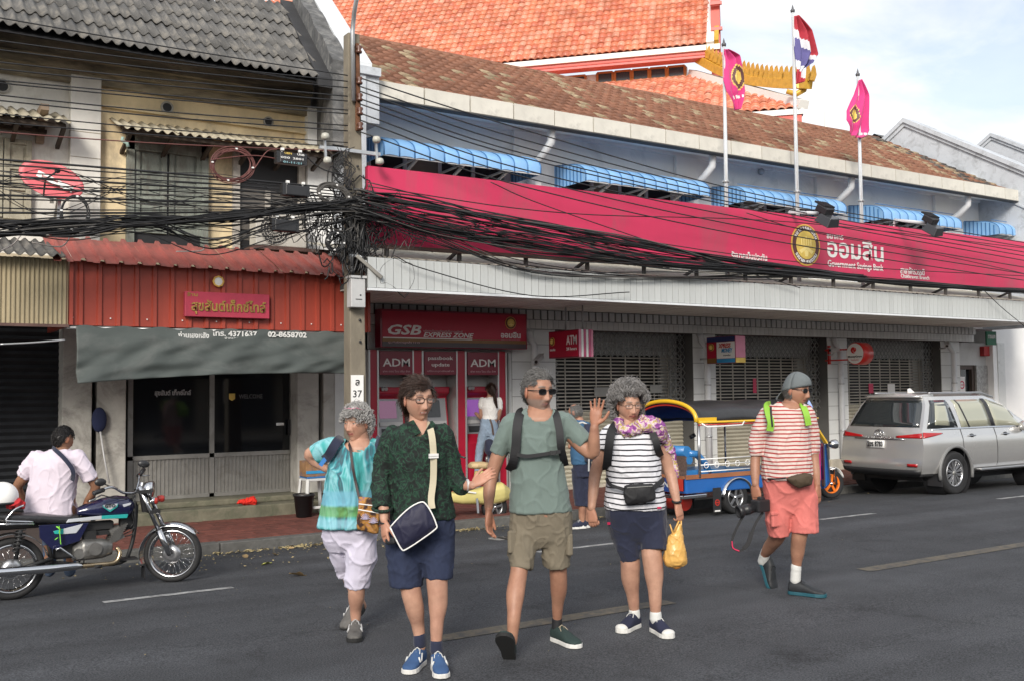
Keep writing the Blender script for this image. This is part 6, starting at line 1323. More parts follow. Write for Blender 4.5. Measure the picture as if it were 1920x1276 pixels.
def hand_mesh(mb,W,d,nrm_,curl,spread,side,s=1.0,thumb=1.0,fan=0):
    """wrist W, direction d, palm normal nrm_ (the way the palm faces), side +1: thumb towards d x nrm_"""
    W = Vector(W);d = Vector(d).normalized();n = Vector(nrm_);n = (n-d*n.dot(d)).normalized();l = d.cross(n)*side
    loft(mb,[(W-d*.02*s,l*.024*s,n*.019*s),(W+d*.01*s,l*.027*s,n*.018*s),(W+d*.035*s,l*.036*s,n*.017*s),(W+d*.07*s,l*.041*s,n*.015*s),(W+d*.092*s,l*.039*s,n*.011*s)],16)
    for k,(off,ln,r) in enumerate(((.030,.072,.0088),(.0105,.080,.0092),(-.0095,.074,.0088),(-.029,.058,.0078))):
        a = spread*(1.5-k);c = curl*(1+.12*k);P = [W+d*.078*s+l*off*s*.95];dir_ = (d*math.cos(a)+l*math.sin(a)).normalized();th_ = c*.25
        for q,f in enumerate((.42,.32,.26)):
            dd = dir_*math.cos(th_)+n*math.sin(th_);P.append(P[-1]+dd*(ln*f+(.012 if q == 0 else 0))*s);th_ += c*(.9-.15*q)
        limb(mb,[(P[0],r*1.08*s),(P[1],r*s),(P[2],r*.92*s),(P[3],r*.78*s)],10,(1,1),3)
    t0 = W+d*.018*s+l*.024*s;a = .75*thumb;dd = d*math.cos(a)+l*math.sin(a)+n*.35*curl;P1 = t0+dd.normalized()*.040*s;dd2 = d*math.cos(a*.6)+l*math.sin(a*.6)+n*.5*curl;P2 = P1+dd2.normalized()*.032*s;P3 = P2+(dd2*.8+d*.3+n*.2*curl).normalized()*.026*s
    limb(mb,[(t0,.0145*s),(P1,.0115*s),(P2,.0102*s),(P3,.0085*s)],10,(1,1),3)
def body(P,parts,head,hands,skin,vox=.0085,legs=True):
    """one continuous skin mesh: trunk, limbs (voxel union), hands and head joined in"""
    mb = MB()
    for f in parts:f(mb)
    me = vox_mesh(mb,vox,3);co = me_arr(me).tolist();fs = polys(me);cs = []
    for q in co:
        a = noise.noise(Vector(q)*9)*.16+noise.noise(Vector(q)*32)*.07+noise.noise(Vector(q)*90)*.06;cs.append((skin[0]*(1+a),skin[1]*(1+a*1.3),skin[2]*(1+a*1.3)))
    for h in hands:
        hb = MB();h(hb);hm = vox_mesh(hb,.0036,2);b = len(co);hc = me_arr(hm).tolist();co += hc;fs += [tuple(i+b for i in q) for q in polys(hm)];cs += [(skin[0]*1.02,skin[1]*.90,skin[2]*.86)]*len(hc)
    Mh = None
    if head:
        w,hf,hc,Mh,dirs = head_mesh(**head);b = len(co);co += [tuple(q) for q in w];fs += [tuple(i+b for i in q) for q in hf];cs += hc
    me = bpy.data.meshes.new('body');L = np.array(origin(P.root));me.from_pydata([tuple(np.array(q)-L) for q in co],[],fs);me.materials.append(skinmat())
    me.polygons.foreach_set('use_smooth',[True]*len(me.polygons));ca = me.color_attributes.new('Col','FLOAT_COLOR','POINT');arr = np.ones((len(co),4),dtype=np.float32);arr[:,:3] = np.clip(np.array(cs),0,1);ca.data.foreach_set('color',arr.ravel());me.update()
    return obj('body',me,P.root),Mh
def hair(P,C,M,s,m,region,thick,n,length,curl,r=.0012,flow=(0,-.4,-1),seed=1,name='hair',tail=None,lift=.0):
    """hair: a rough cap plus many fine locks"""
    rd = random.Random(seed);C = Vector(C);mb = MB();bm = bmesh.new();bmesh.ops.create_icosphere(bm,subdivisions=5,radius=1);keep = {};vs = []
    def surf(d,off):
        z = d.z*.116;t = max(0,-d.z);y = d.y*.093;x = d.x*.074*(1-.30*t**1.6);y = y*(1-.5*t**1.2) if y < 0 else y
        return Vector((x,y,z)) + Vector((d.x,d.y,d.z))*off
    for v in bm.verts:
        k = region(v.co)
        if k > 0:th_ = thick(v.co) if callable(thick) else thick;nz = noise.noise(v.co*7+Vector((seed,0,0)))*.5+noise.noise(v.co*19)*.35;keep[v.index] = len(vs);vs.append(C+M @ (surf(v.co,-.004+min(1,k)*th_*(.72+.35*nz)))*s)
    fs = [tuple(keep[v.index] for v in f.verts) for f in bm.faces if all(v.index in keep for v in f.verts)];bm.free();mb.add(vs,fs,True)
    fl = Vector(flow);cnt = 0
    while cnt < n:
        d = Vector((rd.gauss(0,1),rd.gauss(0,1),rd.gauss(0,1))).normalized()
        if region(d) <= .15:continue
        cnt += 1;th_ = thick(d) if callable(thick) else thick;p = surf(d,th_*rd.uniform(.55,.85));f = (fl-d*fl.dot(d)*(1-lift));f = f.normalized() if f.length > 1e-4 else Vector((0,0,-1));L_ = length*rd.uniform(.6,1.25);ph = rd.uniform(0,6.3);a = Vector((rd.gauss(0,.25),rd.gauss(0,.25),rd.gauss(0,.25)));f = (f+a+d*lift).normalized();sd_ = f.cross(d).normalized();pts = [];k = 6 if curl > .3 else 4
        for i in range(k+1):
            t = i/k;w = curl*L_*.35;q = p+f*L_*t+d*(.004*math.sin(PI*t))+sd_*(w*math.sin(ph+t*8))+d*(w*math.cos(ph+t*8));
            q = q - d*max(0,0) ;pts.append(C+M @ (q*s))
        mb.tube(pts,[r*1.1]*k+[r*.4],3,cap=False)
    if tail:
        for i in range(260):
            q = [Vector(t_)+Vector((rd.gauss(0,.008),rd.gauss(0,.008),rd.gauss(0,.008)))*(1.6 if 0 < j < len(tail)-1 else .8) for j,t_ in enumerate(tail)];mb.tube(cr_spline(q,3),.0022,3,cap=False)
    o = mb.build(name,m,P.root,fixn=False);return o
def glasses(P,C,M,s,m_f,m_l,dark=True,r=.021,z=.008,th=.0018):
    b = MB();T = lambda x,y,z_:Vector(C)+M @ (Vector((x,y,z_))*s)
    l_ = MB()
    for sx in (-1,1):
        sg_ = lambda v:math.copysign(abs(v)**.62,v);ring = [T(sx*.033+r*sg_(math.cos(a))*1.06,.094-abs(.033+r*math.cos(a))*.16,z+r*.68*sg_(math.sin(a))) for a in [2*PI*i/20 for i in range(20)]]
        b.tube(ring,.0026 if dark else th,6,closed=True);b.tube([T(sx*.056,.088,z+.006),T(sx*.072,.060,z+.006),T(sx*.078,.0,z+.006),T(sx*.078,-.016,z-.004)],.0026 if dark else th,6)
        l_.add([T(sx*.033,.0895,z)]+ring,[(0,1+i,1+(i+1) % 20) for i in range(20)],True)
    b.tube([T(-.012,.097,z+.006),T(0,.099,z+.009),T(.012,.097,z+.006)],.0020,6);b.build('glasses_frame',m_f,P.root);l_.build('lens',m_l,P.root,fixn=False)
M_sole = mat('white_rubber',(.62,.61,.58),rough=.6,var=.08)
def shoe(P,heel,toe_dir,up,L,w,m_up,m_sole,name='shoe',ankle=.10,lace=None,toecap=None,stripe=None):
    """heel: back of the sole on the ground; the upper is one body, the sole a part"""
    h = Vector(heel);f = Vector(toe_dir).normalized();u = Vector(up);u = (u-f*u.dot(f)).normalized();l = f.cross(u);g = lambda t,z,x=0:h+f*L*t+u*z+l*x
    o_ = [(0.0,.30),(.06,.62),(.2,.72),(.4,.72),(.6,.88),(.75,1.0),(.88,.92),(.96,.62),(1.0,.3)]
    s_ = MB();poly = [(t,x) for t,x in o_]+[(t,-x) for t,x in reversed(o_)]
    n = len(poly);vs = [g(t,z,x*w/2*(1.06 if z < .01 else 1.02)) for z in (0,.026) for t,x in poly];s_.add(vs,[tuple(range(n))[::-1],tuple(range(n,2*n))]+[(i,(i+1) % n,n+(i+1) % n,n+i) for i in range(n)],False)
    mb = MB();loft(mb,[(g(.02,.045),l*w*.28,u*.02),(g(.06,.055),l*w*.33,u*.045),(g(.18,.058),l*w*.36,u*.052),(g(.34,.055),l*w*.37,u*.050),(g(.52,.045),l*w*.42,u*.040),(g(.70,.035),l*w*.48,u*.028),(g(.86,.030),l*w*.45,u*.022),(g(.97,.026),l*w*.28,u*.014)],18,2.3)
    loft(mb,[(g(.16,.06),l*w*.34,f*L*.15),(g(.16,ankle*.85),l*w*.31,f*L*.145),(g(.16,ankle),l*w*.28,f*L*.13)],18)
    so_ = garment(name,mb,.006,m_up,P.root,amp=0,smooth=2);s_.build('sole',m_sole,so_,bevel=.003)
    if lace:
        b = MB()
        for i in range(5):t = .34+.075*i;z = .112-.040*i*.55;b.tube([g(t,z-.012,-w*.20),g(t+.02,z+.002,0),g(t,z-.012,w*.20)],.0032,5)
        b.tube([g(.34,.100,0),g(.38,.100,w*.2),g(.46,.082,w*.26)],.0026,5);b.tube([g(.34,.100,0),g(.38,.100,-w*.2),g(.46,.082,-w*.26)],.0026,5);b.build('lace',lace,so_)
    if toecap:b = MB();b.ball(g(.86,.030),(1,1,1),16,10,T=Matrix((l*w*.47,f*L*.135,u*.026)).transposed());b.build('toe_cap',toecap,so_)
    if stripe:
        b = MB()
        for sx in (-1,1):b.tube([g(.40,.085,sx*w*.36),g(.52,.05,sx*w*.44),g(.62,.05,sx*w*.46),g(.60,.075,sx*w*.36)],.006,5)
        b.build('side_mark',stripe,so_)
    return so_
def dirv(yaw,pitch=0):
    """yaw 0 = towards the camera, positive = to the picture's right"""
    a = R_(yaw);v = -V0*math.cos(a)+R0*math.sin(a);return (v*math.cos(R_(pitch))+UZ*math.sin(R_(pitch))).normalized()
def strap(P,pts,w,th,m,name='strap',parent=None,up=None,lift=0,obj_loc=None):
    """flat band along points, its width across the picture"""
    C = cr_spline(pts,6);mb = MB();vs = []
    for i,p in enumerate(C):
        d = (C[min(i+1,len(C)-1)]-C[max(i-1,0)]).normalized();sd_ = d.cross(up if up is not None else V0);sd_ = sd_.normalized() if sd_.length > 1e-4 else R0;nn = sd_.cross(d).normalized()
        vs += [p+sd_*w/2-nn*th/2,p-sd_*w/2-nn*th/2,p-sd_*w/2+nn*th/2,p+sd_*w/2+nn*th/2]
    n = len(C);fs = [(i*4+k,i*4+(k+1) % 4,(i+1)*4+(k+1) % 4,(i+1)*4+k) for i in range(n-1) for k in range(4)]+[(3,2,1,0),(4*n-4,4*n-3,4*n-2,4*n-1)]
    mb.add(vs,fs);return mb.build(name,m,parent,loc=obj_loc if not parent else None)
def cloth(m,st=.5,sc_=5.5,dist=.02):
    """creases as fine relief on top of the modelled folds"""
    t = m.node_tree;b = t.nodes['Principled BSDF'];L = t.links.new;tc = t.nodes.new('ShaderNodeTexCoord');mp = t.nodes.new('ShaderNodeMapping');mp.inputs['Rotation'].default_value = (.3,.5,.2);mp.inputs['Scale'].default_value = (1.3,1.3,.7);L(tc.outputs['Object'],mp.inputs[0])
    nz = t.nodes.new('ShaderNodeTexNoise');nz.noise_type = 'RIDGED_MULTIFRACTAL';nz.inputs['Scale'].default_value = sc_;nz.inputs['Detail'].default_value = 3;nz.inputs['Roughness'].default_value = .35;nz.inputs['Distortion'].default_value = .5;L(mp.outputs[0],nz.inputs[0])
    bp = t.nodes.new('ShaderNodeBump');bp.inputs['Strength'].default_value = st;bp.inputs['Distance'].default_value = dist;L(nz.outputs[0],bp.inputs['Height'])
    if b.inputs['Normal'].is_linked:L(b.inputs['Normal'].links[0].from_socket,bp.inputs['Normal'])
    L(bp.outputs[0],b.inputs['Normal']);return m
# ---- cloth patterns
def stripemat(name,base,line,period,duty,warp=.012,rough=.85,tilt=0.0):
    m = mat(name,base,rough=rough,var=.05,scale=6,bump=.2,bscale=400);t = m.node_tree;b = t.nodes['Principled BSDF'];L = t.links.new;src = b.inputs['Base Color'].links[0].from_socket
    tc = t.nodes.new('ShaderNodeTexCoord');sp_ = t.nodes.new('ShaderNodeSeparateXYZ');L(tc.outputs['Object'],sp_.inputs[0]);nz = t.nodes.new('ShaderNodeTexNoise');nz.inputs['Scale'].default_value = 3.2;nz.inputs['Detail'].default_value = 2;L(tc.outputs['Object'],nz.inputs[0])
    def mth(op,a,bb):q = t.nodes.new('ShaderNodeMath');q.operation = op;(L(a,q.inputs[0]) if not isinstance(a,float) else setattr(q.inputs[0],'default_value',a));(L(bb,q.inputs[1]) if not isinstance(bb,float) else setattr(q.inputs[1],'default_value',bb));return q.outputs[0]
    z = mth('ADD',sp_.outputs[2],mth('MULTIPLY',nz.outputs[0],warp*4));z = mth('ADD',z,mth('MULTIPLY',sp_.outputs[0],tilt));fr = mth('FRACT',mth('DIVIDE',z,period),0.0);ls = mth('LESS_THAN',fr,duty)
    mx = t.nodes.new('ShaderNodeMix');mx.data_type = 'RGBA';L(ls,mx.inputs[0]);L(src,mx.inputs[6]);mx.inputs[7].default_value = tuple(line)+(1,);L(mx.outputs[2],b.inputs['Base Color']);return m
def rampmat(name,stops,scale,detail=3,distort=1.0,rough=.85,stretch=(1,1,1),bands=None):
    m = mat(name,stops[0][1],rough=rough,var=0,bump=.2,bscale=400);t = m.node_tree;b = t.nodes['Principled BSDF'];L = t.links.new
    tc = t.nodes.new('ShaderNodeTexCoord');mp = t.nodes.new('ShaderNodeMapping');mp.inputs['Scale'].default_value = stretch;L(tc.outputs['Object'],mp.inputs[0]);nz = t.nodes.new('ShaderNodeTexNoise');nz.inputs['Scale'].default_value = scale;nz.inputs['Detail'].default_value = detail;nz.inputs['Distortion'].default_value = distort;L(mp.outputs[0],nz.inputs[0])
    r = t.nodes.new('ShaderNodeValToRGB');e = r.color_ramp.elements
    while len(e) < len(stops):e.new(.5)
    for q,(p,c) in zip(e,stops):q.position = p;q.color = tuple(c)+(1,)
    L(nz.outputs[0],r.inputs[0]);src = r.outputs[0]
    if bands:      # horizontal dyed bands: (z0, z1, colour, amount)
        sp_ = t.nodes.new('ShaderNodeSeparateXYZ');L(tc.outputs['Object'],sp_.inputs[0])
        for z0,z1,c,am in bands:
            a = t.nodes.new('ShaderNodeMapRange');a.interpolation_type = 'SMOOTHSTEP';a.inputs[1].default_value = z0-.012;a.inputs[2].default_value = z0+.012;L(sp_.outputs[2],a.inputs[0]);c_ = t.nodes.new('ShaderNodeMapRange');c_.interpolation_type = 'SMOOTHSTEP';c_.inputs[1].default_value = z1+.012;c_.inputs[2].default_value = z1-.012;L(sp_.outputs[2],c_.inputs[0])
            mu = t.nodes.new('ShaderNodeMath');mu.operation = 'MULTIPLY';L(a.outputs[0],mu.inputs[0]);L(c_.outputs[0],mu.inputs[1]);m2 = t.nodes.new('ShaderNodeMath');m2.operation = 'MULTIPLY';m2.inputs[1].default_value = am;L(mu.outputs[0],m2.inputs[0])
            mx = t.nodes.new('ShaderNodeMix');mx.data_type = 'RGBA';L(m2.outputs[0],mx.inputs[0]);L(src,mx.inputs[6]);mx.inputs[7].default_value = tuple(c)+(1,);src = mx.outputs[2]
    L(src,b.inputs['Base Color']);return m

# ================================================================ VEHICLES
M_tyre = mat('tyre_rubber',(.014,.014,.015),rough=.75,var=.25,scale=12);M_chr = mat('chrome',(.62,.62,.63),rough=.14,metal=1,var=.08);M_alloy = mat('alloy_rim',(.45,.45,.46),rough=.3,metal=.9,var=.1)
def tyre(c,ax,r,w,parent,rim_r,nm='wheel',spokes='alloy',rm=None,n=44):
    c = Vector(c);ax = Vector(ax).normalized();b = MB();b.lathe(c,ax,[(rim_r,-w*.36),(r*.86,-w*.5),(r*.96,-w*.44),(r,-w*.2),(r,w*.2),(r*.96,w*.44),(r*.86,w*.5),(rim_r,w*.36)],n);o = b.build(nm,M_tyre,parent);rm = rm or M_alloy
    b = MB();b.lathe(c,ax,[(rim_r*.93,-w*.3),(rim_r*1.02,-w*.42),(rim_r*1.02,w*.42),(rim_r*.94,w*.40),(rim_r*.90,w*.2),(rim_r*.88,-w*.3)],n);b.build('rim',rm,o);a = ax.orthogonal().normalized();bb_ = ax.cross(a)
    s_ = MB()
    if spokes == 'wire':
        for k in range(36):t0,t1 = 2*PI*k/36,2*PI*k/36+(.45 if k % 2 else -.45);s_.tube([c+ax*(.03 if k % 4 < 2 else -.03)+(a*math.cos(t1)+bb_*math.sin(t1))*rim_r*.22,c+(a*math.cos(t0)+bb_*math.sin(t0))*rim_r*.95],.0016,4)
        s_.build('spoke_field',M_chr,o,kind='stuff');s_ = MB();s_.lathe(c,ax,[(0,-.05),(.05,-.05),(.055,-.02),(.055,.02),(.085,.03),(.085,.045),(.04,.055),(0,.055)],24);s_.build('hub',M_alloy,o)
    else:
        ns = 12 if spokes == 'multi' else 5
        for k in range(ns):
            t = 2*PI*k/ns
            for dt in ((-.09,.09) if spokes == 'multi' else (0,)):
                u = a*math.cos(t+dt)+bb_*math.sin(t+dt);v = a*math.cos(t)+bb_*math.sin(t);s_.bar(c+v*rim_r*.12+ax*w*.30,c+u*rim_r*.93+ax*w*.34,rim_r*(.085 if spokes == 'multi' else .26),.02,up=ax)
        s_.build('spokes',rm,o,bevel=.004);s_ = MB();s_.lathe(c,ax,[(rim_r*.9,w*.02),(rim_r*.88,w*.0),(0,w*.0)],30,False);s_.build('wheel_recess',M_dark,o);s_ = MB();s_.lathe(c+ax*w*.3,ax,[(rim_r*.2,0),(rim_r*.18,.02),(0,.024)],20);s_.build('hub_cap',M_chr if ns == 5 else M_gate,o)
    return o
# ---------------- silver SUV
CS = .925;cx0,cy0,cz0_ = 14.14,10.80,roadz(10.3);M_sil = mat('silver_paint',(.60,.59,.575),rough=.24,metal=.7,var=.03,coat=.6);M_dkp = mat('dark_trim',(.02,.02,.022),rough=.5);M_tl = mat('tail_lamp_red',(.35,.008,.010),rough=.1,coat=.8);M_cg = mat('tinted_glass',(.020,.024,.026),rough=.03,var=0,spec=.9,coat=.5);M_cgl = mat('glass_painted_reflection',(.34,.34,.26),rough=.04,var=0,spec=.9,coat=.5)  # M_cgl: opaque side glass, cream reflection of the street put into its base colour
car = thing('parked_car','silver seven seat estate car parked at the kerb, seen from behind','car',(cx0,cy0,cz0_))
RING = [(0,.34),(.78,.34),(.88,.40),(.925,.56),(.93,.80),(.915,.98),(.87,1.12),(.81,1.36),(.73,1.60),(.62,1.73),(.34,1.79),(0,1.80)];XR = [.22,.14,.05,.0,.05,.06,.10,.24,.40,.48,.50,.50]
def roofz(x):
    pts = [(0,1.74),(.5,1.80),(2.2,1.80),(2.75,1.66),(3.4,1.22),(3.6,1.14),(4.4,1.06),(4.8,.95)]
    for (a,za),(c,zc_) in zip(pts,pts[1:]):
        if x <= c:return za+(zc_-za)*(x-a)/(c-a)
    return .95
def csurf(x,v,sg=-1,out=0):
    i = min(int(v),10);f = v-i;y = RING[i][0]*(1-f)+RING[i+1][0]*f;z = RING[i][1]*(1-f)+RING[i+1][1]*f;zb = 1.12;k = max(0,1-x/.9);rr = XR[i]*(1-f)+XR[i+1]*f
    xr = x*(1-0)+rr*k;e = max(0,(.45-x)/.45);y *= 1-.075*e*e-(.10*max(0,(x-4.1)/.7)**2)
    if z > zb:q = (roofz(xr)-zb)/(1.8-zb);z = zb+(z-zb)*max(q,.0);y = y if q > .35 else y+(RING[6][0]*.92-y)*(1-q/.35)*(1 if v < 10 else 0)
    if x > 4.3:z = min(z,.34+ (roofz(x)-.34))
    return Vector((cx0+xr*CS,cy0+sg*(y+out)*CS,cz0_+z*CS))
def ccap(t,v,out=0):p = csurf(0,v,1);y = (p.y-cy0);return Vector((p.x-(.075*(1-t*t)+out)*CS,cy0+y*t,p.z))
b = MB();xs_ = [0,.06,.15,.3,.5,.8,1.2,1.7,2.2,2.5,2.8,3.1,3.4,3.7,4.0,4.3,4.55,4.7,4.8]
for sg in (-1,1):b.grid(lambda u,v:csurf(xs_[int(round(u*18))],v*11,sg),18,22,flip=sg > 0)
b.grid(lambda u,v:ccap(u*2-1,v*11),12,22);b.add([csurf(4.8,v*.5,s_) for s_ in (-1,1) for v in range(23)],[(i,i+1,24+i,23+i) for i in range(22)])
bodyo = b.build('car_body',M_sil,car);m = bodyo.modifiers.new('w','WELD');m.merge_threshold = .002
cut = MB()
for xw in (.86,3.60):
    for sg in (-1,1):cut.cyl((cx0+xw*CS,cy0+sg*.80*CS,cz0_+.39*CS),(0,1,0),.46*CS,.42*CS,32)
cme = cut.mesh('c',M_dkp);co_ = obj('cutter',cme);bm = bmesh.new();bm.from_mesh(cme);bmesh.ops.remove_doubles(bm,verts=bm.verts,dist=.001);bmesh.ops.recalc_face_normals(bm,faces=bm.faces);bm.to_mesh(cme);bm.free()
m = bodyo.modifiers.new('c','BOOLEAN');m.object = co_;m.operation = 'DIFFERENCE';m.solver = 'EXACT';dg = bpy.context.evaluated_depsgraph_get();nm_ = bpy.data.meshes.new_from_object(bodyo.evaluated_get(dg));bodyo.modifiers.clear();bodyo.data = nm_;bpy.data.objects.remove(co_)
for p in nm_.polygons:p.use_smooth = True
nm_.set_sharp_from_angle(angle=R_(32))
def cpanel(name,pts,fn,m,nu=8,nv=4,out=.004,parent=car,**k):
    """pts: (x0,x1,v0,v1) rectangle on the body surface, optionally skewed"""
    b = MB();b.grid(lambda u,v:fn(u,v),nu,nv);return b.build(name,m,parent,fixn=False,solid=.006,**k)
def sidepan(name,q,m,out=.005,parent=car,sg=-1):      # q: four corners (x, v) a,b,c,d
    f = lambda u,v:csurf((q[0][0]*(1-u)+q[1][0]*u)*(1-v)+(q[3][0]*(1-u)+q[2][0]*u)*v,(q[0][1]*(1-u)+q[1][1]*u)*(1-v)+(q[3][1]*(1-u)+q[2][1]*u)*v,sg,out);return cpanel(name,None,f,m,8,4,parent=parent)
sidepan('rear_quarter_window',[(.10,6.25),(1.05,6.25),(.95,8.5),(.15,8.5)],M_cg);sidepan('quarter_pane',[(.30,6.5),(.80,6.4),(.85,8.2),(.32,8.1)],M_cgl,.009);sidepan('rear_door_window',[(1.16,6.25),(2.05,6.25),(2.0,8.5),(1.12,8.5)],M_cgl);sidepan('front_door_window',[(2.20,6.25),(3.05,6.3),(2.72,8.3),(2.14,8.5)],M_cgl);sidepan('window_divider',[(1.36,6.25),(1.40,6.25),(1.24,8.5),(1.20,8.5)],M_dkp,.010);sidepan('pillar_trim',[(2.07,6.2),(2.18,6.2),(2.12,8.6),(2.02,8.6)],M_dkp,.006)
sidepan('window_trim',[(.2,6.12),(3.1,6.12),(3.1,6.24),(.2,6.24)],M_chr,.007)
for xx in (1.10,2.12,3.20):sidepan('door_seam',[(xx,1.9),(xx+.012,1.9),(xx+.012,6.1),(xx,6.1)],M_dkp,.0015)
sidepan('sill',[(1.45,1.3),(3.2,1.3),(3.2,2.3),(1.45,2.3)],M_dkp,.006)
cpanel('rear_window',None,lambda u,v:ccap((u*2-1)*.93,6.35+v*2.2,.006),M_cg,10,6)
cpanel('spoiler',None,lambda u,v:ccap((u*2-1)*.95,8.75,.09)+Vector((v*.42*CS,0,.035*CS+.03*v)),M_sil,10,3).modifiers[0].thickness = .035
for t0,t1 in ((-1,-.42),(.42,1)):
    cpanel('tail_lamp',None,lambda u,v,t0=t0,t1=t1:ccap(t0+(t1-t0)*u,5.15+(.62 if True else 0)*v*(.35+.65*(abs(t0+(t1-t0)*u)-.42)/.58)+.1,.014),M_tl,8,3)
for sg in (-1,1):sidepan('tail_lamp_side',[(0,5.25),(.52,5.75),(.50,5.85),(0,5.95)],M_tl,.014,sg=sg)
cpanel('chrome_strip',None,lambda u,v:ccap((u*2-1)*.62,5.02+.12*v,.018),M_chr,10,1)
pl = cpanel('number_plate',None,lambda u,v:ccap((u*2-1)*.22+.06,4.15+.75*v,.022),M_wht,4,2);q = ccap(.06,4.55,.030);text('2ขร 8783',pl,'lettering',M_black,(q.x-.005,q.y,q.z-.0),(0,-1,0),UZ,w=.30,h=.085,ext=.003,bold=.03)
b = MB();q = ccap(0,5.75,.016);b.tube([q+Vector((0,.09*math.cos(a),.055*math.sin(a))) for a in [2*PI*i/20 for i in range(20)]],.008,6,closed=True);b.tube([q+Vector((0,.035*math.cos(a),.05*math.sin(a))) for a in [2*PI*i/14 for i in range(14)]],.006,5,closed=True);b.build('oval_badge',M_chr,car)
text('FORTUNER',car,'model_lettering',M_chr,ccap(0,5.25,.02),(0,-1,0),UZ,w=.62,h=.045,ext=.004,spacing=1.6)
cpanel('bumper_lower',None,lambda u,v:ccap((u*2-1)*.99,.9+1.5*v,.02),M_dkp,12,4)
for t in (-.8,.8):cpanel('reflector',None,lambda u,v,t=t:ccap(t+(u-.5)*.22,2.75+.3*v,.012),M_tl,4,1)
b = MB();
for sg in (-1,1):b.tube([csurf(x,9.2,sg)+UZ*.045 for x in (.35,.9,1.5,2.2,2.6)],.016,8)
b.build('roof_rail',M_alloy,car);b = MB();q = csurf(.75,10.9)+UZ*.0;b.prism([(0,0),(.18,0),(.05,.075),(.0,.06)],q,(1,0,0),UZ,(0,.03,0));b.build('antenna_fin',M_wht,car,bevel=.008)
for xx in (1.28,2.32):q = csurf(xx,5.35,-1,.02);b = MB();b.bar(q,q+Vector((.2*CS,0,0)),.03,.02);b.build('door_handle',M_chr,car,bevel=.008);b = MB();b.ball(q+Vector((.1,.018,-.004)),(.07,.015,.035),12,8);b.build('handle_recess',M_dkp,car)
q = csurf(3.0,6.3,-1,.10);b = MB();b.ball(q,(.10,.13,.09),14,10);b.build('wing_mirror',M_sil,car)
b = MB();b.bar((cx0+1.48*CS,cy0-.93*CS,cz0_+.42*CS),(cx0+3.2*CS,cy0-.93*CS,cz0_+.42*CS),.16,.035);b.build('side_step',M_alloy,car,bevel=.01)
for xw in (.86,3.60):
    for sg in (-1,1):
        c = (cx0+xw*CS,cy0+sg*.80*CS,cz0_+.385*CS);tyre(c,(0,sg,0),.385*CS,.25*CS,car,.235*CS,spokes='multi')
        b = MB();b.tube([Vector((c[0]+.47*CS*math.cos(a),cy0+sg*.925*CS,c[2]+.47*CS*math.sin(a))) for a in [R_(-12+204*i/18) for i in range(19)]],.028,8);b.build('wheel_arch',mat('grey_arch',(.16,.16,.16),rough=.5),car);b = MB();b.lathe((c[0],cy0+sg*.55*CS,c[2]),(0,sg,0),[(.455*CS,0),(.455*CS,.36*CS)],32);b.lathe((c[0],cy0+sg*.56*CS,c[2]),(0,sg,0),[(.455*CS,0),(0,0)],32,False);b.build('wheel_well',M_dark,car)
b = MB();b.bb(cx0+.35,cx0+4.2,cy0-.55,cy0+.55,cz0_+.22,cz0_+.40);b.tube([(cx0+.2,cy0-.3,cz0_+.3),(cx0+.9,cy0-.3,cz0_+.32)],.035,10);b.build('underbody',M_dark,car)
for sg in (-1,1):b = MB();b.bb(cx0+.38,cx0+.40,cy0+sg*.8*CS-.13,cy0+sg*.8*CS+.13,cz0_+.16,cz0_+.45);b.build('mud_flap',M_dkp,car)
b = MB();b.bb(cx0+.9,cx0+3.0,cy0-.6,cy0+.6,cz0_+.9,cz0_+1.05)
for xx in (1.1,2.0):
    for yy in (-.33,.33):b.bb(cx0+xx,cx0+xx+.15,cy0+yy-.2,cy0+yy+.2,cz0_+.95,cz0_+1.35)
b.build('seat_back',mat('cream_seat',(.35,.32,.26)),car)
# ---------------- tuk-tuk
TY,TZ = 10.42,roadz(10.5);T = lambda px,py,y=TY:atY(px,py,y);tuk = thing('tuk_tuk','blue three wheeled taxi with black canopy, yellow arched rim and orange front wheel','three wheeler',(T(1378,958).x,TY+.6,TZ))
M_tb = mat('tuk_blue',(.02,.11,.36),rough=.3,coat=.4,var=.08);M_ty_ = mat('tuk_yellow',(.70,.42,.02),rough=.4,coat=.3,var=.06);M_tr_ = mat('tuk_red',(.42,.03,.02),rough=.35,coat=.3);M_vin = mat('black_vinyl',(.022,.022,.024),rough=.32,var=.2,bump=.3,bscale=12);M_wood = mat('tuk_wood',(.28,.11,.05),rough=.5,var=.2);M_bseat = mat('blue_vinyl_seat',(.03,.17,.42),rough=.35,coat=.3);M_inb = mat('tuk_navy_lining',(.01,.025,.12),rough=.5)
wr = .235;wx = T(1378,929).x;YN,YFAR = TY-.02,TY+1.16
tyre((wx,YN+.06,TZ+wr),(0,-1,0),wr,.15,tuk,.145,spokes='five');tyre((wx,YFAR-.06,TZ+wr),(0,1,0),wr,.15,tuk,.145,spokes='five');fxw = T(1556,905,TY+.55).x
tyre((fxw,TY+.55,TZ+wr),(-.25,-1,0),wr,.12,tuk,.15,spokes='five',rm=mat('orange_rim',(.72,.17,.015),rough=.4))
zf,z_ = T(1300,918).z,lambda py,px=1320:T(px,py).z
xr0,xr1 = T(1283,900).x,T(1425,900).x+.1;b = MB();zb0,zb1 = z_(922),z_(893);b.bb(xr0,xr1+1.0,YN-.02,YFAR,zb0,zb1);b.build('tub',M_tb,tuk,bevel=.02);b = MB();b.bb(xr0-.01,xr1,YN-.035,YN-.02,zb1-.015,zb1+.045);b.bb(xr0-.03,xr0,YN,YFAR,zb1-.01,zb1+.03);b.build('wood_trim',M_wood,tuk)
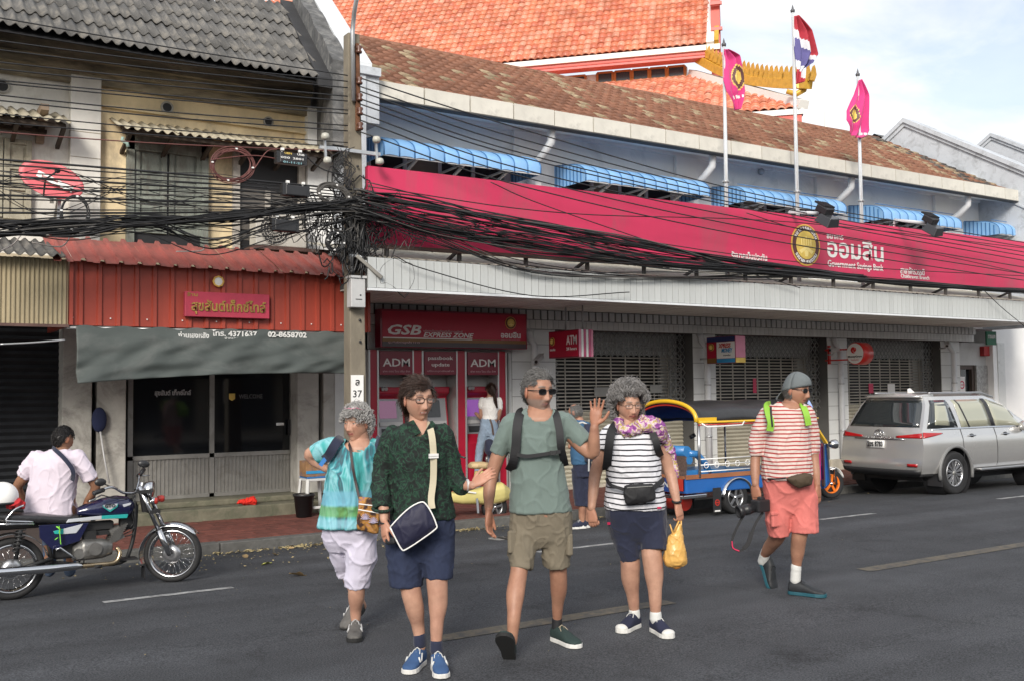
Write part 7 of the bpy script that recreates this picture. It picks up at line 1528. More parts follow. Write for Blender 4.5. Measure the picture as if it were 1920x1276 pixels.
b = MB();b.bb(xr0-.02,xr0+.06,YN+.02,YFAR-.02,zb0+.03,zb1-.01);b.build('tail_panel',mat('tuk_navy',(.012,.04,.17),rough=.4,coat=.3),tuk);text('THAILAND',tuk,'lettering',M_lgrey,(xr0-.024,(YN+YFAR)/2,(zb0+zb1)/2+.01),(0,-1,0),UZ,w=.8,h=.09,bold=.03);b = MB();b.bb(xr0-.035,xr0-.005,YN+.02,YN+.12,zb0+.04,zb1-.01);b.build('tail_lamp',M_tr_,tuk)
b = MB();b.bar((xr0-.07,YN-.02,zb0-.04),(xr0-.07,YFAR,zb0-.04),.10,.05);b.bar((xr0-.07,YN-.02,zb0-.04),(xr0+.35,YN-.03,zb0-.035),.05);b.build('chrome_bumper',M_chr,tuk,bevel=.01)
b = MB();b.bb(xr0-.04,xr0-.03,YFAR-.52,YFAR-.20,zb0-.23,zb0-.08);npt = b.build('number_plate',mat('plate_yellow',(.68,.50,.03),rough=.5),tuk);text('2071',npt,'lettering',M_black,(xr0-.042,YFAR-.36,zb0-.16),(0,-1,0),UZ,w=.24,h=.08,bold=.02,ext=.002)
b = MB();b.cyl((xr0+.25,(YN+YFAR)/2,zb0-.14),(0,1,0),.13,.62,20);b.build('gas_tank',M_tr_,tuk)
b = MB();b.grid(lambda u,v:Vector((wx+(wr+.06)*math.cos(R_(10+165*u)),YN-.07+.22*v,TZ+wr+(wr+.045)*math.sin(R_(10+165*u)))),18,2);b.build('chrome_fender',M_chr,tuk,fixn=False,solid=.012)
q0,q1 = T(1333,916),T(1332,958);b = MB();b.bb(q0.x-.075,q0.x+.075,YN-.10,YN-.09,q1.z,q0.z+.03);mf = b.build('mud_flap',M_dkp,tuk);b = MB();b.lathe((q0.x,YN-.101,(q0.z+q1.z)/2-.02),(0,-1,0),[(.045,0),(.045,.003),(.03,.003),(.03,0)],16,False);b.box((q0.x,YN-.103,(q0.z+q1.z)/2-.02),(.05,.003,.018));b.build('flap_emblem',M_tr_,mf);b = MB();b.bb(q0.x-.05,q0.x+.05,YN-.104,YN-.10,q1.z+.01,q1.z+.03);b.build('flap_text_bar',M_wht,mf)
zt0 = z_(790,1305);zt1 = z_(757,1280)+.02;xc0,xc1 = T(1303,790).x,T(1505,790).x+.25;yc_,hw = (YN+YFAR)/2,(YFAR-YN)/2+.05
def can_(u,v):a = PI*v;return Vector((xc0-.02+(xc1-xc0)*u,yc_-hw*math.cos(a)*(1-.02*math.sin(9*u)),zt0+(zt1-zt0+.02)*math.sin(a)**.8-.02*math.sin(PI*u*3)**2))
b = MB();b.grid(can_,20,16);b.build('canopy',M_vin,tuk,fixn=False,solid=.012);b = MB();b.grid(lambda u,v:can_(u,v)-UZ*.02,12,12);b.build('lining',M_inb,tuk,fixn=False)
b = MB();b.tube([can_(0,i/20)-Vector((.02,0,0)) for i in range(21)],.030,8);b.bb(xc0-.03,xc0+.34,YN-.055,YN-.04,zt0-.01,zt0+.06);b.tube([Vector((xc0+(xc1-xc0)*i/20,YN-.06,zt0-.005)) for i in range(21)],.018,6);b.build('yellow_rim',M_ty_,tuk);b = MB();b.tube([can_(.0,i/16)*1+Vector((.0,0,-.055)) for i in range(1,16)],.014,6);b.tube([(xc0,YN-.05,zt0-.04),(xc1,YN-.05,zt0-.04)],.010,6);b.build('red_piping',M_tr_,tuk)
b = MB()
for yy in (YN-.03,YFAR+.02):b.tube([(xc0+.02,yy,zt0),(xc0+.02,yy,zb1)],.020,8);b.tube([(xc1-.7,yy,zt0),(xc1-.7,yy,zb1)],.016,8)
b.build('post',M_alloy,tuk);b = MB();zr = z_(873)
for yy in (YN-.03,YFAR+.02):
    for zz_ in (zb1+.08,zb1+.17,zb1+.25):b.tube([(xc0+.02,yy,zz_),(xc0+1.1,yy,zz_)],.009,6)
    for k in range(5):
        cxx = xc0+.15+.2*k;b.tube([Vector((cxx+.04*math.cos(a),yy,zb1+.165+.04*math.sin(a))) for a in [2*PI*i/12 for i in range(12)]],.006,5,closed=True)
b.tube([(xc0+.04,YN-.07,zt0-.02),(xc0+.12,YN-.09,zt0-.07),(xc0+.8,YN-.09,zt0-.06),(xc0+.86,YN-.07,zt0-.01)],.012,6);b.build('guard_rail',M_wht,tuk)
b = MB();b.bb(xr0+.1,xr0+.55,YN+.05,YFAR-.05,zb1-.02,zb1+.10);b.tube([(xr0+.12,YN+.08,zb1+.36),(xr0+.10,YFAR-.08,zb1+.36)],.075,14);b.tube([(xr0+.16,YN+.08,zb1+.24),(xr0+.14,YFAR-.08,zb1+.24)],.06,14);b.tube([(xr0+.15,YN+.10,zb1+.33),(xr0+.30,YN+.09,zb1+.32),(xr0+.45,YN+.08,zb1+.18),(xr0+.52,YN+.08,zb1+.05)],.05,10);b.build('rear_seat',M_bseat,tuk);b = MB();b.bb(xr0+.08,xr0+.11,YN+.08,YFAR-.08,zb1,zb1+.30);b.build('seat_back_panel',mat('chequer_plate',(.10,.07,.06),rough=.4,var=.5,scale=30),tuk)
b = MB();b.bb(xr0+.8,xr0+1.4,YN+.0,YFAR-.3,zb1,zb1+.07);b.build('blue_cushion',M_bseat,tuk,bevel=.02);b = MB();b.tube([(xr0+.9,yc_+.2,zb1+.5),(xr0+.88,yc_+.22,zb1+.55)],.05,10);b.build('headrest',M_black,tuk)
xn = T(1546,870,TY+.1).x;zn0,zn1 = z_(918,1546),z_(830,1546);b = MB();b.add([(xn-.10,YN+.10,zn1),(xn+.05,YN+.10,zn1-.03),(xn+.12,YN+.12,zn0+.08),(xn-.02,YN+.12,zn0),(xn-.10,YFAR-.1,zn1),(xn+.05,YFAR-.1,zn1-.03),(xn+.12,YFAR-.12,zn0+.08),(xn-.02,YFAR-.12,zn0)],[(0,1,2,3),(7,6,5,4),(0,4,5,1),(1,5,6,2),(2,6,7,3),(3,7,4,0)]);b.build('front_shield',M_tb,tuk,bevel=.015);b = MB();b.bar((xn-.08,YN+.08,zn0+.05),(xn-.08,YN+.08,zn1),.05,.03);b.bar((xn+.06,YN+.09,zn0+.1),(xn+.0,YN+.09,zn1),.05,.03);b.build('chrome_trim',M_chr,tuk);b = MB();b.bar((xn-.15,YN+.1,zn0+.15),(xn-.15,YN+.1,zn1-.05),.05,.02);b.build('pink_panel',mat('magenta_panel',(.5,.03,.18)),tuk)
b = MB();b.bar((xn-.02,YN+.06,zn1),(xn-.42,YN+.0,zt0-.02),.05,.03);b.bar((xn-.02,YFAR-.06,zn1),(xn-.42,YFAR,zt0-.02),.05,.03);b.bar((xn-.42,YN,zt0-.02),(xn-.42,YFAR,zt0-.02),.05,.03);b.build('windscreen_frame',M_ty_,tuk);b = MB();b.add([(xn-.02,YN+.08,zn1),(xn-.02,YFAR-.08,zn1),(xn-.42,YFAR-.02,zt0-.02),(xn-.42,YN+.02,zt0-.02)],[(0,1,2,3)]);b.build('windscreen',mat('windscreen_glass',(.3,.35,.36),rough=.05,alpha=.25,var=0),tuk)
for yy in (YN+.02,YFAR-.02):q = Vector((xn+.14,yy,zn1-.02));b = MB();b.lathe(q-Vector((.12,0,0)),(1,0,0),[(0,0),(.045,.01),(.07,.08),(.072,.12),(.06,.13),(0,.135)],18);b.build('headlamp',M_chr,tuk)
b = MB();b.tube([(fxw,TY+.42,TZ+wr),(fxw-.04,TY+.42,TZ+wr+.25),(xn-.02,TY+.5,zn0+.2)],.022,8);b.tube([(fxw,TY+.68,TZ+wr),(fxw-.04,TY+.68,TZ+wr+.25),(xn-.02,TY+.6,zn0+.2)],.022,8);b.build('front_fork',M_chr,tuk);b = MB();b.grid(lambda u,v:Vector((fxw+(wr+.03)*math.cos(R_(20+120*u)),TY+.47+.16*v,TZ+wr+(wr+.03)*math.sin(R_(20+120*u)))),12,2);b.build('front_mudguard',M_wht,tuk,fixn=False,solid=.01)
b = MB();q = T(1517,756,TY+.5);b.lathe(q-UZ*.06,UZ,[(.06,0),(.05,.03),(.02,.09),(0,.12)],12);b.build('roof_lamp',mat('pale_blue_lamp',(.3,.4,.7)),tuk);b = MB();b.bar((xn-.5,YN+.2,zt0),(xn-.6,YN+.1,zb1),.02);b.tube([(xn-.25,yc_-.3,zn1+.02),(xn-.3,yc_,zn1+.08),(xn-.25,yc_+.3,zn1+.02)],.014,6);b.build('handlebar',M_black,tuk)
# ---------------- motorcycle
YB2 = 9.62;B_ = lambda x,y,d=0:atY(x/3.3575,760+y/3.3575,YB2+d);bike = thing('motorcycle','dark blue motorcycle with chrome exhaust and turquoise striped tank parked on the road edge','motorcycle',B_(600,1100));M_bn = mat('bike_navy',(.008,.010,.045),rough=.22,coat=.8,var=.1);M_eng = mat('engine_alloy',(.20,.195,.185),rough=.45,metal=.7,var=.25,scale=12);M_blkm = mat('black_engine',(.015,.015,.016),rough=.55,var=.3);M_wst = mat('bike_white_stripe',(.45,.47,.50),rough=.3,coat=.5);M_teal = mat('bike_teal',(.02,.32,.30),rough=.3,coat=.5)
hd = Vector((.87,-.5,0)).normalized();fa = Vector((-hd.y,hd.x,0));WR = .262;fc = B_(1088,945);fc.z = roadz(YB2)+WR;rc = B_(70,1040);rc.z = roadz(YB2)+WR
tyre(fc,-fa,WR,.085,bike,.215,spokes='wire',rm=M_chr);tyre(rc,(0,-1,0),WR,.10,bike,.205,spokes='wire',rm=M_chr)
b = MB();b.grid(lambda u,v:fc+hd*(WR+.03)*math.cos(R_(40+165*u))+UZ*(WR+.03)*math.sin(R_(40+165*u))+fa*(.065*(v*2-1))-UZ*.018*(v*2-1)**2*math.sin(R_(40+165*u))*2,20,6);b.build('front_mudguard',M_chr,bike,fixn=False,solid=.005);b = MB();q = fc+hd*(WR+.03)*math.cos(R_(203))+UZ*(WR+.03)*math.sin(R_(203));b.box(q-UZ*.05,(.012,.12,.11));b.build('mud_flap',M_dkp,bike)
st_ = B_(905,560);ft = B_(895,520)
for s_ in (-1,1):o_ = fa*s_*.085;b = MB();b.tube([fc+o_-UZ*.0,fc.lerp(ft,.38)+o_],.030,12);b.tube([fc.lerp(ft,.36)+o_,ft+o_+UZ*.03],.019,12);b.build('fork_leg',M_chr,bike)
b = MB();b.box(ft-UZ*.02,(.10,.22,.03));b.box(fc.lerp(ft,.66),(.09,.21,.03));b.bar(ft,fc.lerp(ft,.66)-Vector((.06,0,0)),.06);b.build('steering_yoke',M_blkm,bike)
q = B_(935,525);b = MB();b.lathe(q,hd+UZ*-.1,[(0,-.08),(.05,-.07),(.072,-.01),(.078,.03),(.07,.04),(0,.048)],22);b.build('headlamp',M_chr,bike);b = MB();q = B_(900,500);b.cyl(q,(.3,0,1),.04,.05);b.build('speedometer',M_chr,bike)
for s_ in (-1,1):q = B_(985,590)+fa*s_*.10;b = MB();b.lathe(q,hd,[(0,-.03),(.026,-.02),(.034,.02),(0,.022)],14);b.build('indicator',M_chr if s_ < 0 else M_tr_,bike);b = MB();b.lathe(q+hd*.022,hd,[(.032,0),(.026,.018),(0,.022)],14);b.build('indicator_lens',M_tr_,bike)
hb = B_(850,545);L1 = B_(700,510,-.16);L0 = B_(590,550,-.28);R1 = B_(880,440,.1);b = MB();b.tube(cr_spline([L0,L1,B_(775,545,-.06),hb,B_(868,500,.06),B_(878,430,.2)],5),.012,8);b.build('handlebar',M_chr,bike)
for q in ((L0,L0.lerp(L1,.55)),(B_(872,440,.2),B_(905,400,.3))):b = MB();b.tube(q,.020,10);b.build('grip',M_black,bike)
b = MB();b.tube([B_(640,560,-.22),B_(585,590,-.26),B_(560,600,-.28)],.006,6);b.tube([B_(880,440,.24),B_(940,436,.26)],.006,6);b.build('brake_lever',M_alloy,bike)
b = MB();b.tube([B_(700,510,-.16),B_(655,490,-.17),B_(640,478,-.17)],.006,6);b.ball(B_(632,480,-.17),(.05,.015,.035),12,8);b.tube([B_(880,440,.16),B_(900,395,.16)],.006,6);b.ball(B_(905,365,.16),(.055,.02,.035),12,8,T=Matrix.Rotation(.2,3,'Y'));b.build('mirror',M_black,bike)
mb = MB();loft(mb,[(B_(480,665),Vector((0,.07,0)),Vector((0,0,.03))),(B_(540,655),Vector((0,.10,0)),UZ*.055),(B_(640,640),Vector((0,.125,0)),UZ*.085),(B_(730,635),Vector((0,.13,0)),UZ*.105),(B_(800,635),Vector((0,.11,0)),UZ*.095),(B_(835,630),Vector((0,.06,0)),UZ*.05)],20,2.6);tank = garment('fuel_tank',mb,.008,M_bn,bike,0,smooth=4)
def sidestripe(pts,m,nm,d,parent=bike):b = MB();n = len(pts);a = [B_(x,y,d) for x,y in pts];c = [B_(x,y,d+.03) for x,y in pts];b.add(a+c,[tuple(range(n)),tuple(range(2*n-1,n-1,-1))]+[(i,n+i,n+(i+1) % n,(i+1) % n) for i in range(n)]);return b.build(nm,m,parent,bevel=.003)
sidestripe([(415,735),(430,712),(640,690),(640,712)],M_wst,'white_stripe',-.128);sidestripe([(640,690),(808,680),(800,705),(640,712)],M_teal,'teal_stripe',-.130);sidestripe([(745,625),(828,608),(822,622),(758,645)],M_wst,'white_flash',-.120)
sidestripe([(645,625),(745,615),(740,635),(693,668),(650,640)],M_teal,'tank_badge',-.142);sidestripe([(650,622),(742,614),(735,630),(692,655),(655,636)],M_wst,'tank_badge_face',-.146);text('GTO',bike,'lettering',M_blkm,B_(693,628,-.149),UX,UZ,w=.09,h=.03,bold=.04)
sidestripe([(245,750),(560,735),(500,850),(330,905),(250,830)],M_bn,'side_panel',-.11);sidestripe([(335,790),(525,740),(505,768),(480,800),(390,808)],M_wst,'side_flash',-.118);sidestripe([(335,788),(400,772),(400,806),(345,806)],M_teal,'side_flash',-.121)
mb = MB();loft(mb,[(B_(-90,690),Vector((0,.11,0)),UZ*.03),(B_(60,700),Vector((0,.13,0)),UZ*.045),(B_(250,705),Vector((0,.13,0)),UZ*.04),(B_(420,715),Vector((0,.11,0)),UZ*.035),(B_(490,700),Vector((0,.08,0)),UZ*.03)],18,3);garment('saddle',mb,.009,M_vin,bike,.002)
for s_ in (-1,1):b = MB();y_ = .13*s_;b.tube([B_(130,780,y_),B_(100,965,y_)],.018,10);P_s = [B_(130+(-30)*t+0,780+185*t,y_)+Vector((.038*math.cos(t*50),.038*math.sin(t*50),0)) for t in [i/60*.72 for i in range(61)]];b.tube(P_s,.007,5);b.build('shock_absorber',M_blkm,bike)
b = MB();b.tube(cr_spline([B_(735,890,-.13),B_(755,930,-.15),B_(720,985,-.16),B_(600,1000,-.17),B_(500,1010,-.18)],5),.020,10);b.build('exhaust_pipe',mat('heat_stained_pipe',(.36,.28,.18),rough=.25,metal=.9,var=.3,scale=10),bike);b = MB();b.tube([B_(520,1003,-.18),B_(480,1008,-.18),B_(300,1025,-.18),B_(0,1048,-.18),B_(-150,1060,-.18)],[.022,.032,.038,.038,.03],16);b.build('muffler',M_chr,bike)
mb = MB();loft(mb,[(B_(455,930,-.06),Vector((0,.06,0)),UZ*.06),(B_(520,905,-.08),Vector((0,.09,0)),UZ*.09),(B_(640,895,-.08),Vector((0,.09,0)),UZ*.085),(B_(700,890,-.06),Vector((0,.07,0)),UZ*.06)],18,3);garment('crankcase',mb,.008,M_eng,bike,.002,smooth=2);b = MB();b.cyl(B_(600,900,-.17),(0,-1,0),.055,.03,24);b.cyl(B_(500,930,-.15),(0,-1,0),.045,.03,24);b.build('engine_cover',M_eng,bike)
b = MB()
for k in range(8):q = B_(700+7*k,850-13*k,-.02);b.box(q,(.13,.17,.008),T=Matrix.Rotation(-.45,3,'Y'))
b.box(B_(728,800,-.02),(.09,.13,.12),T=Matrix.Rotation(-.45,3,'Y'));b.build('cylinder_fins',M_eng,bike);b = MB();b.box(B_(560,815,-.02),(.10,.12,.09));b.box(B_(640,790,0),(.12,.1,.05));b.build('carburettor',M_blkm,bike);b = MB();b.box(B_(600,760),(.30,.10,.10));b.box(B_(420,900),(.22,.08,.16));b.box(B_(800,720),(.14,.08,.16));b.build('airbox',M_blkm,bike,bevel=.02)
b = MB();b.tube(cr_spline([B_(860,620),B_(850,760),B_(820,900),B_(760,985),B_(520,1000),B_(330,990),B_(80,1040)],4),.018,8);b.tube([B_(860,610),B_(600,690),B_(300,745),B_(0,740)],.02,8);b.tube([B_(330,990,-.08),B_(280,750,-.08)],.016,8);b.tube([B_(330,960,.06),B_(80,1040,.06)],.018,8);b.tube([B_(330,960,-.08),B_(80,1040,-.08)],.018,8);b.build('frame_tube',M_blkm,bike)
b = MB();b.tube([B_(350,905,-.18),B_(378,893,-.18),B_(505,980,-.16)],.009,8);b.build('kick_lever',M_chr,bike);b = MB();b.tube([B_(640,1010,-.2),B_(600,1012,-.24)],.014,8);b.build('foot_rest',M_blkm,bike);b = MB();b.box(B_(800,960,-.05),(.16,.16,.012));b.build('skid_plate',M_blkm,bike)
b = MB();b.tube(cr_spline([B_(210,730,-.13),B_(60,725,-.14),B_(40,715,-.14),B_(90,655,-.14),B_(150,625,-.12)],4),.010,8);b.tube([B_(-60,745,-.13),B_(215,742,-.13)],.009,8);b.build('grab_rail',M_chr,bike)
b = MB();b.grid(lambda u,v:rc+Vector(((WR+.035)*math.cos(R_(15+150*u)),.07*(v*2-1),(WR+.035)*math.sin(R_(15+150*u)))),16,3);b.build('rear_mudguard',M_chr,bike,fixn=False,solid=.005);b = MB()
for s_ in (-1,1):
    for k in range(3):b.tube(cr_spline([B_(850,560,.03*s_),B_(810+20*k,640+20*k,-.06),B_(840,740+30*k,-.05),B_(720,830,-.04)],4),.005,5)
b.tube(cr_spline([B_(640,560,-.2),B_(720,580,-.16),B_(830,590,-.05),B_(850,660)],4),.005,5);b.build('control_cable',M_black,bike)
b = MB();b.tube([B_(355,758,-.14),B_(380,775,-.145),B_(372,800,-.145)],.006,5);b.bar(B_(372,755,-.15),B_(382,870,-.15),.022,.004);b.tube([B_(345,842,-.15),B_(365,828,-.15)],.004,5);o = b.build('ribbon',mat('lime_ribbon',(.22,.62,.05),rough=.6),loc=B_(375,800,-.15));tag(o,'lime green ribbon tied to the motorcycle side panel','ribbon')
t = thing('helmet','white open helmet resting on the motorcycle rack at the frame edge','helmet',B_(20,600,-.02));b = MB();b.grid(lambda u,v:B_(12,575,-.0)+Vector((.125*math.cos(2*PI*u)*math.sin(v*PI*.62),.125*math.sin(2*PI*u)*math.sin(v*PI*.62),.125*math.cos(v*PI*.62))),28,14);b.build('shell',M_wht,t,fixn=False,solid=.012);b = MB();b.tube([B_(12,575)+Vector((.121*math.cos(a),.121*math.sin(a),-.045)) for a in [2*PI*i/28 for i in range(28)]],.010,6,closed=True);b.build('edge_trim',M_black,t)
mb = MB();limb(mb,[(B_(60,622,-.06),.035),(B_(100,612,-.06),.045),(B_(140,625,-.05),.03)],10);t = thing('red_cloth','crumpled red cloth behind the rider on the motorcycle seat','cloth',B_(100,640,-.05));garment('cloth_body',mb,.007,mat('red_cloth',(.42,.02,.025),rough=.9),t,.012,3,22)
# ---------------- yellow scooter half hidden between the walkers
ZS = ZW;S_ = lambda x,y,d=0:atY(560+x/4.364,830+y/4.364,12.35+d);sc2 = thing('motor_scooter','pale yellow scooter with tan saddle on the pavement, half hidden by the walkers','scooter',S_(1460,560));M_py = mat('pale_yellow_paint',(.58,.50,.19),rough=.35,coat=.4,var=.1);M_tan = mat('tan_vinyl',(.48,.35,.19),rough=.6)
mb = MB();loft(mb,[(S_(1240,440),Vector((0,.06,0)),UZ*.07),(S_(1330,440),Vector((0,.10,0)),UZ*.10),(S_(1450,435),Vector((0,.12,0)),UZ*.11),(S_(1560,420),Vector((0,.14,0)),UZ*.15),(S_(1650,400),Vector((0,.13,0)),UZ*.15),(S_(1715,410),Vector((0,.07,0)),UZ*.09)],18,2.6);garment('body',mb,.009,M_py,sc2,.0);mb = MB();loft(mb,[(S_(1400,185),Vector((0,.06,0)),UZ*.03),(S_(1430,180),Vector((0,.12,0)),UZ*.05),(S_(1500,180),Vector((0,.13,0)),UZ*.055),(S_(1545,182),Vector((0,.08,0)),UZ*.045)],18,2.6);garment('saddle',mb,.008,M_tan,sc2,0);mb = MB();loft(mb,[(S_(1480,225),Vector((0,.07,0)),UX*.07),(S_(1480,330),Vector((0,.09,0)),UX*.10)],14);garment('seat_post',mb,.01,M_py,sc2,0)
tyre(S_(1600,520),(0,-1,0),.20,.09,sc2,.12,spokes='five');q = S_(1150,520);tyre(q,(0,-1,0),.20,.09,sc2,.12,spokes='five');b = MB();b.tube([q,S_(1200,250),S_(1230,110)],.03,10);b.build('steering_column',M_py,sc2);b = MB();b.tube([S_(1200,85,.2),S_(1290,98,0),S_(1362,118,-.2)],.014,8);b.ball(S_(1290,98),(.07,.05,.04),12,8);b.build('handlebar',M_black,sc2);b = MB();b.bar(S_(1458,450,-.16),S_(1468,572,-.2),.03,.02);b.build('kick_stand',M_alloy,sc2);b = MB();b.bar(S_(1250,380,-.1),S_(1450,405,-.12),.02);b.build('footboard_trim',M_wht,sc2)

# ================================================================ PEOPLE
SKA,SKB,SKC = (.42,.235,.155),(.42,.235,.165),(.34,.175,.115)
M_gh = mat('grey_hair',(.22,.21,.205),rough=.6,var=.35,scale=60);M_wh = mat('silver_hair',(.34,.33,.32),rough=.6,var=.4,scale=60);M_bh = mat('dark_brown_hair',(.035,.018,.012),rough=.4,var=.4,scale=60);M_kh = mat('black_hair',(.010,.008,.008),rough=.4,var=.3,scale=60);M_sp = mat('salt_pepper_hair',(.13,.125,.12),rough=.6,var=.55,scale=90)
M_lens = mat('dark_lens',(.008,.008,.009),rough=.06,var=0,spec=.7);M_clens = mat('clear_lens',(.75,.78,.8),rough=.03,var=0,alpha=.05);M_gfr = mat('thin_metal_frame',(.22,.15,.10),rough=.3,metal=.6,var=0)
M_navy = mat('navy_cloth',(.012,.016,.040),rough=.85,var=.15,scale=8,bump=.2,bscale=300,sheen=.15);M_bagn = mat('navy_nylon',(.010,.010,.032),rough=.6,var=.15,bump=.2,bscale=300);M_blk = mat('black_webbing',(.010,.010,.012),rough=.7,var=.1)
def std_region(front=.50,side=-.15,back=-.72,temple=.15):
    def f(d):
        if d.y > .25:lim = front - .0*abs(d.x) + (.0 if abs(d.x) < .6 else -.25)
        elif d.y > -.12:lim = front+(temple-front)*(.25-d.y)/.37 if abs(d.x) > .5 else front*.6
        else:lim = side+(back-side)*min(1,(-.12-d.y)/.5)
        return (d.z-lim)*5
    return f
def feet(z_):return z_
# ---------- man in the sage T-shirt, waving
D = 6.35;P = Person(880,680,2.2,D,onroad(1003,1218),'man in sage green T-shirt and sunglasses raising his hand while crossing')
hc = P.J(284,120,0);F = dirv(34,-3)
def parts(mb):
    P.torso(mb,[(240,340,190,.06),(190,385,225,.10),(185,380,300,.11),(190,380,420,.105),(185,400,520,.11),(185,405,620,.12),(200,395,680,.10)])
    P.limb(mb,[(288,150,.01,84),(288,185,.02,92),(288,225,.02,100)])
    P.limb(mb,[(175,250,0,74),(125,365,.0,62),(92,465,-.01,56),(82,530,-.05,52),(80,600,-.08,36)])
    P.limb(mb,[(385,245,0,74),(448,325,-.02,64),(508,372,-.06,54),(514,320,-.10,50),(516,262,-.12,37)])
    P.limb(mb,[(230,660,0,105),(215,780,-.04,80),(204,865,-.09,72),(190,950,-.16,76),(184,1040,-.22,56),(178,1125,-.24,44),(176,1150,-.24,42)])
    P.limb(mb,[(350,660,0,105),(362,770,.03,90),(366,848,.05,74),(369,925,.10,72),(364,1000,.15,50),(362,1060,.18,38),(362,1095,.18,40)])
def h1(hb):hand_mesh(hb,P.J(80,608,-.085),dirv(-10,-86),R0*.9-V0*.4,.45,.03,-1,1.05,.5)
def h2(hb):hand_mesh(hb,P.J(517,255,-.12),UZ+R0*.12,-V0-R0*.35,.10,.13,1,.98,1.25)
bo,M = body(P,[parts],dict(C=hc,F=F,U=UZ-F*.05,s=1.13,skin=SKC,opt=dict(brow=(.10,.09,.08),stubble=(.24,.21,.19))),[h1,h2],SKC)
hair(P,hc,M,1.13,M_sp,std_region(.58,-.05,-.60,.0),lambda d:.010+.010*max(0,d.z),2300,.030,.05,.0013,(0,-.7,-.5),3)
glasses(P,hc,M,1.13,M_blk,M_lens)
M_sage = mat('sage_cotton',(.135,.178,.162),rough=.9,var=.07,scale=5,bump=.25,bscale=260,sheen=.1);mb = MB()
P.torso(mb,[(232,345,186,.065),(205,372,200,.085),(165,412,226,.115),(158,408,270,.125),(163,398,330,.13),(170,386,400,.125),(172,394,460,.125),(168,410,540,.13),(164,421,612,.14)])
P.limb(mb,[(178,245,0,92),(145,305,0,84),(115,376,.0,74)],(1,0));P.limb(mb,[(382,238,0,92),(430,285,-.01,84),(476,330,-.03,76)],(1,0));garment('tshirt',mb,.0075,M_sage,P.root,.008,1,7,neck=(P,290,205,44,32));collar(P,290,205,46,34,M_sage)
M_kha = mat('khaki_cotton',(.17,.145,.105),rough=.9,var=.12,scale=6,bump=.3,bscale=240);mb = MB()
P.torso(mb,[(168,418,596,.125),(163,422,640,.12),(160,423,690,.105),(162,422,730,.09),(172,412,760,.06)]);P.limb(mb,[(228,660,0,128),(218,760,-.03,118),(213,849,-.07,96)],(1,0));P.limb(mb,[(355,660,0,128),(358,750,.02,122),(360,835,.04,116)],(1,0));sh_ = garment('shorts',mb,.0075,M_kha,P.root,.009,2,8)
for q in (((182,735,-.085),(.08,.03,.14)),((404,745,-.02),(.04,.08,.14))):b = MB();b.box(P.J(*q[0]),q[1]);b.build('cargo_pocket',M_kha,P.root,bevel=.012)
M_dg = mat('dark_green_shoe',(.018,.035,.032),rough=.8,var=.2,bump=.2,bscale=200);M_lace = mat('beige_lace',(.35,.3,.22))
shoe(P,P.J(168,1232,-.22),dirv(-10,44),UZ,.30,.112,M_dg,mat('black_sole',(.012,.012,.012),rough=.8),lace=M_lace);stand(P,362,1100,.18,dirv(34),.285,.105,M_dg,M_sole,lace=M_lace,ankle=.095)
for q in ((362,1062,.18,44),):mb = MB();P.limb(mb,[(q[0],q[1]-8,q[2],q[3]),(q[0],q[1]+30,q[2],q[3]+4)]);garment('sock',mb,.006,M_blk,P.root,0)
bp = thing('backpack','black backpack worn by the man in sage green, chest strap fastened','backpack',P.J(280,300,.2))
strap(P,[P.J(222,198,.0),P.J(207,210,-.09),P.J(196,270,-.135),P.J(192,340,-.14),P.J(180,410,-.12),P.J(165,440,0)],.056,.012,M_blk,parent=bp);strap(P,[P.J(345,202,.0),P.J(358,214,-.09),P.J(372,280,-.135),P.J(377,340,-.14),P.J(388,390,-.09),P.J(395,420,0)],.046,.012,M_blk,parent=bp)
strap(P,[P.J(196,377,-.15),P.J(240,383,-.152),P.J(300,376,-.152),P.J(376,364,-.145)],.022,.008,M_blk,'chest_strap',parent=bp,up=V0);b = MB();b.box(P.J(344,369,-.158),(.032,.02,.028));b.build('buckle',mat('buckle_plastic',(.05,.05,.05),rough=.3),bp)
mb = MB();P.torso(mb,[(200,360,200,.05,.14),(190,372,260,.10,.19),(188,376,360,.12,.20),(195,370,430,.09,.18)]);garment('pack',mb,.01,M_blk,bp,.006)
# ---------- woman in the dark green patterned shirt
D = 6.0;P = Person(680,690,2.179,D,onroad(808,1240),'woman in dark green leaf patterned shirt and navy shorts with cream bag strap')
hc = P.J(228,130,0);F = dirv(31,-4)
def parts(mb):
    P.torso(mb,[(190,262,215,.05),(135,320,262,.09),(125,335,330,.10),(135,340,430,.10),(130,350,540,.11),(125,360,650,.12),(140,350,720,.1)])
    P.limb(mb,[(228,165,.01,74),(228,205,.02,76),(228,250,.02,84)])
    P.limb(mb,[(125,285,0,70),(88,430,.02,60),(86,540,-.08,50),(88,618,-.14,36)]);P.limb(mb,[(325,275,0,68),(362,380,.03,60),(385,462,.02,52),(425,478,-.03,44),(452,476,-.06,34)])
    P.limb(mb,[(185,700,0,110),(188,820,-.02,96),(197,905,-.04,84),(212,975,-.03,78),(226,1050,0,54),(233,1100,0,46),(236,1140,0,46)]);P.limb(mb,[(300,700,0,110),(302,800,-.03,98),(304,872,-.05,88),(308,955,-.06,80),(303,1040,-.08,56),(301,1115,-.09,47),(302,1150,-.09,47)])
def h1(hb):hand_mesh(hb,P.J(88,622,-.14),dirv(15,-70),R0*.8+V0*.55,.85,.02,1,.98,.6)
def h2(hb):hand_mesh(hb,P.J(452,476,-.06),R0*.80+UZ*.55-V0*.0,V0*.6+UZ*-.5,.25,.06,1,.92,.9)
bo,M = body(P,[parts],dict(C=hc,F=F,U=UZ,s=1.09,skin=SKB,opt=dict(smile=1,brow=(.10,.06,.05))),[h1,h2],SKB)
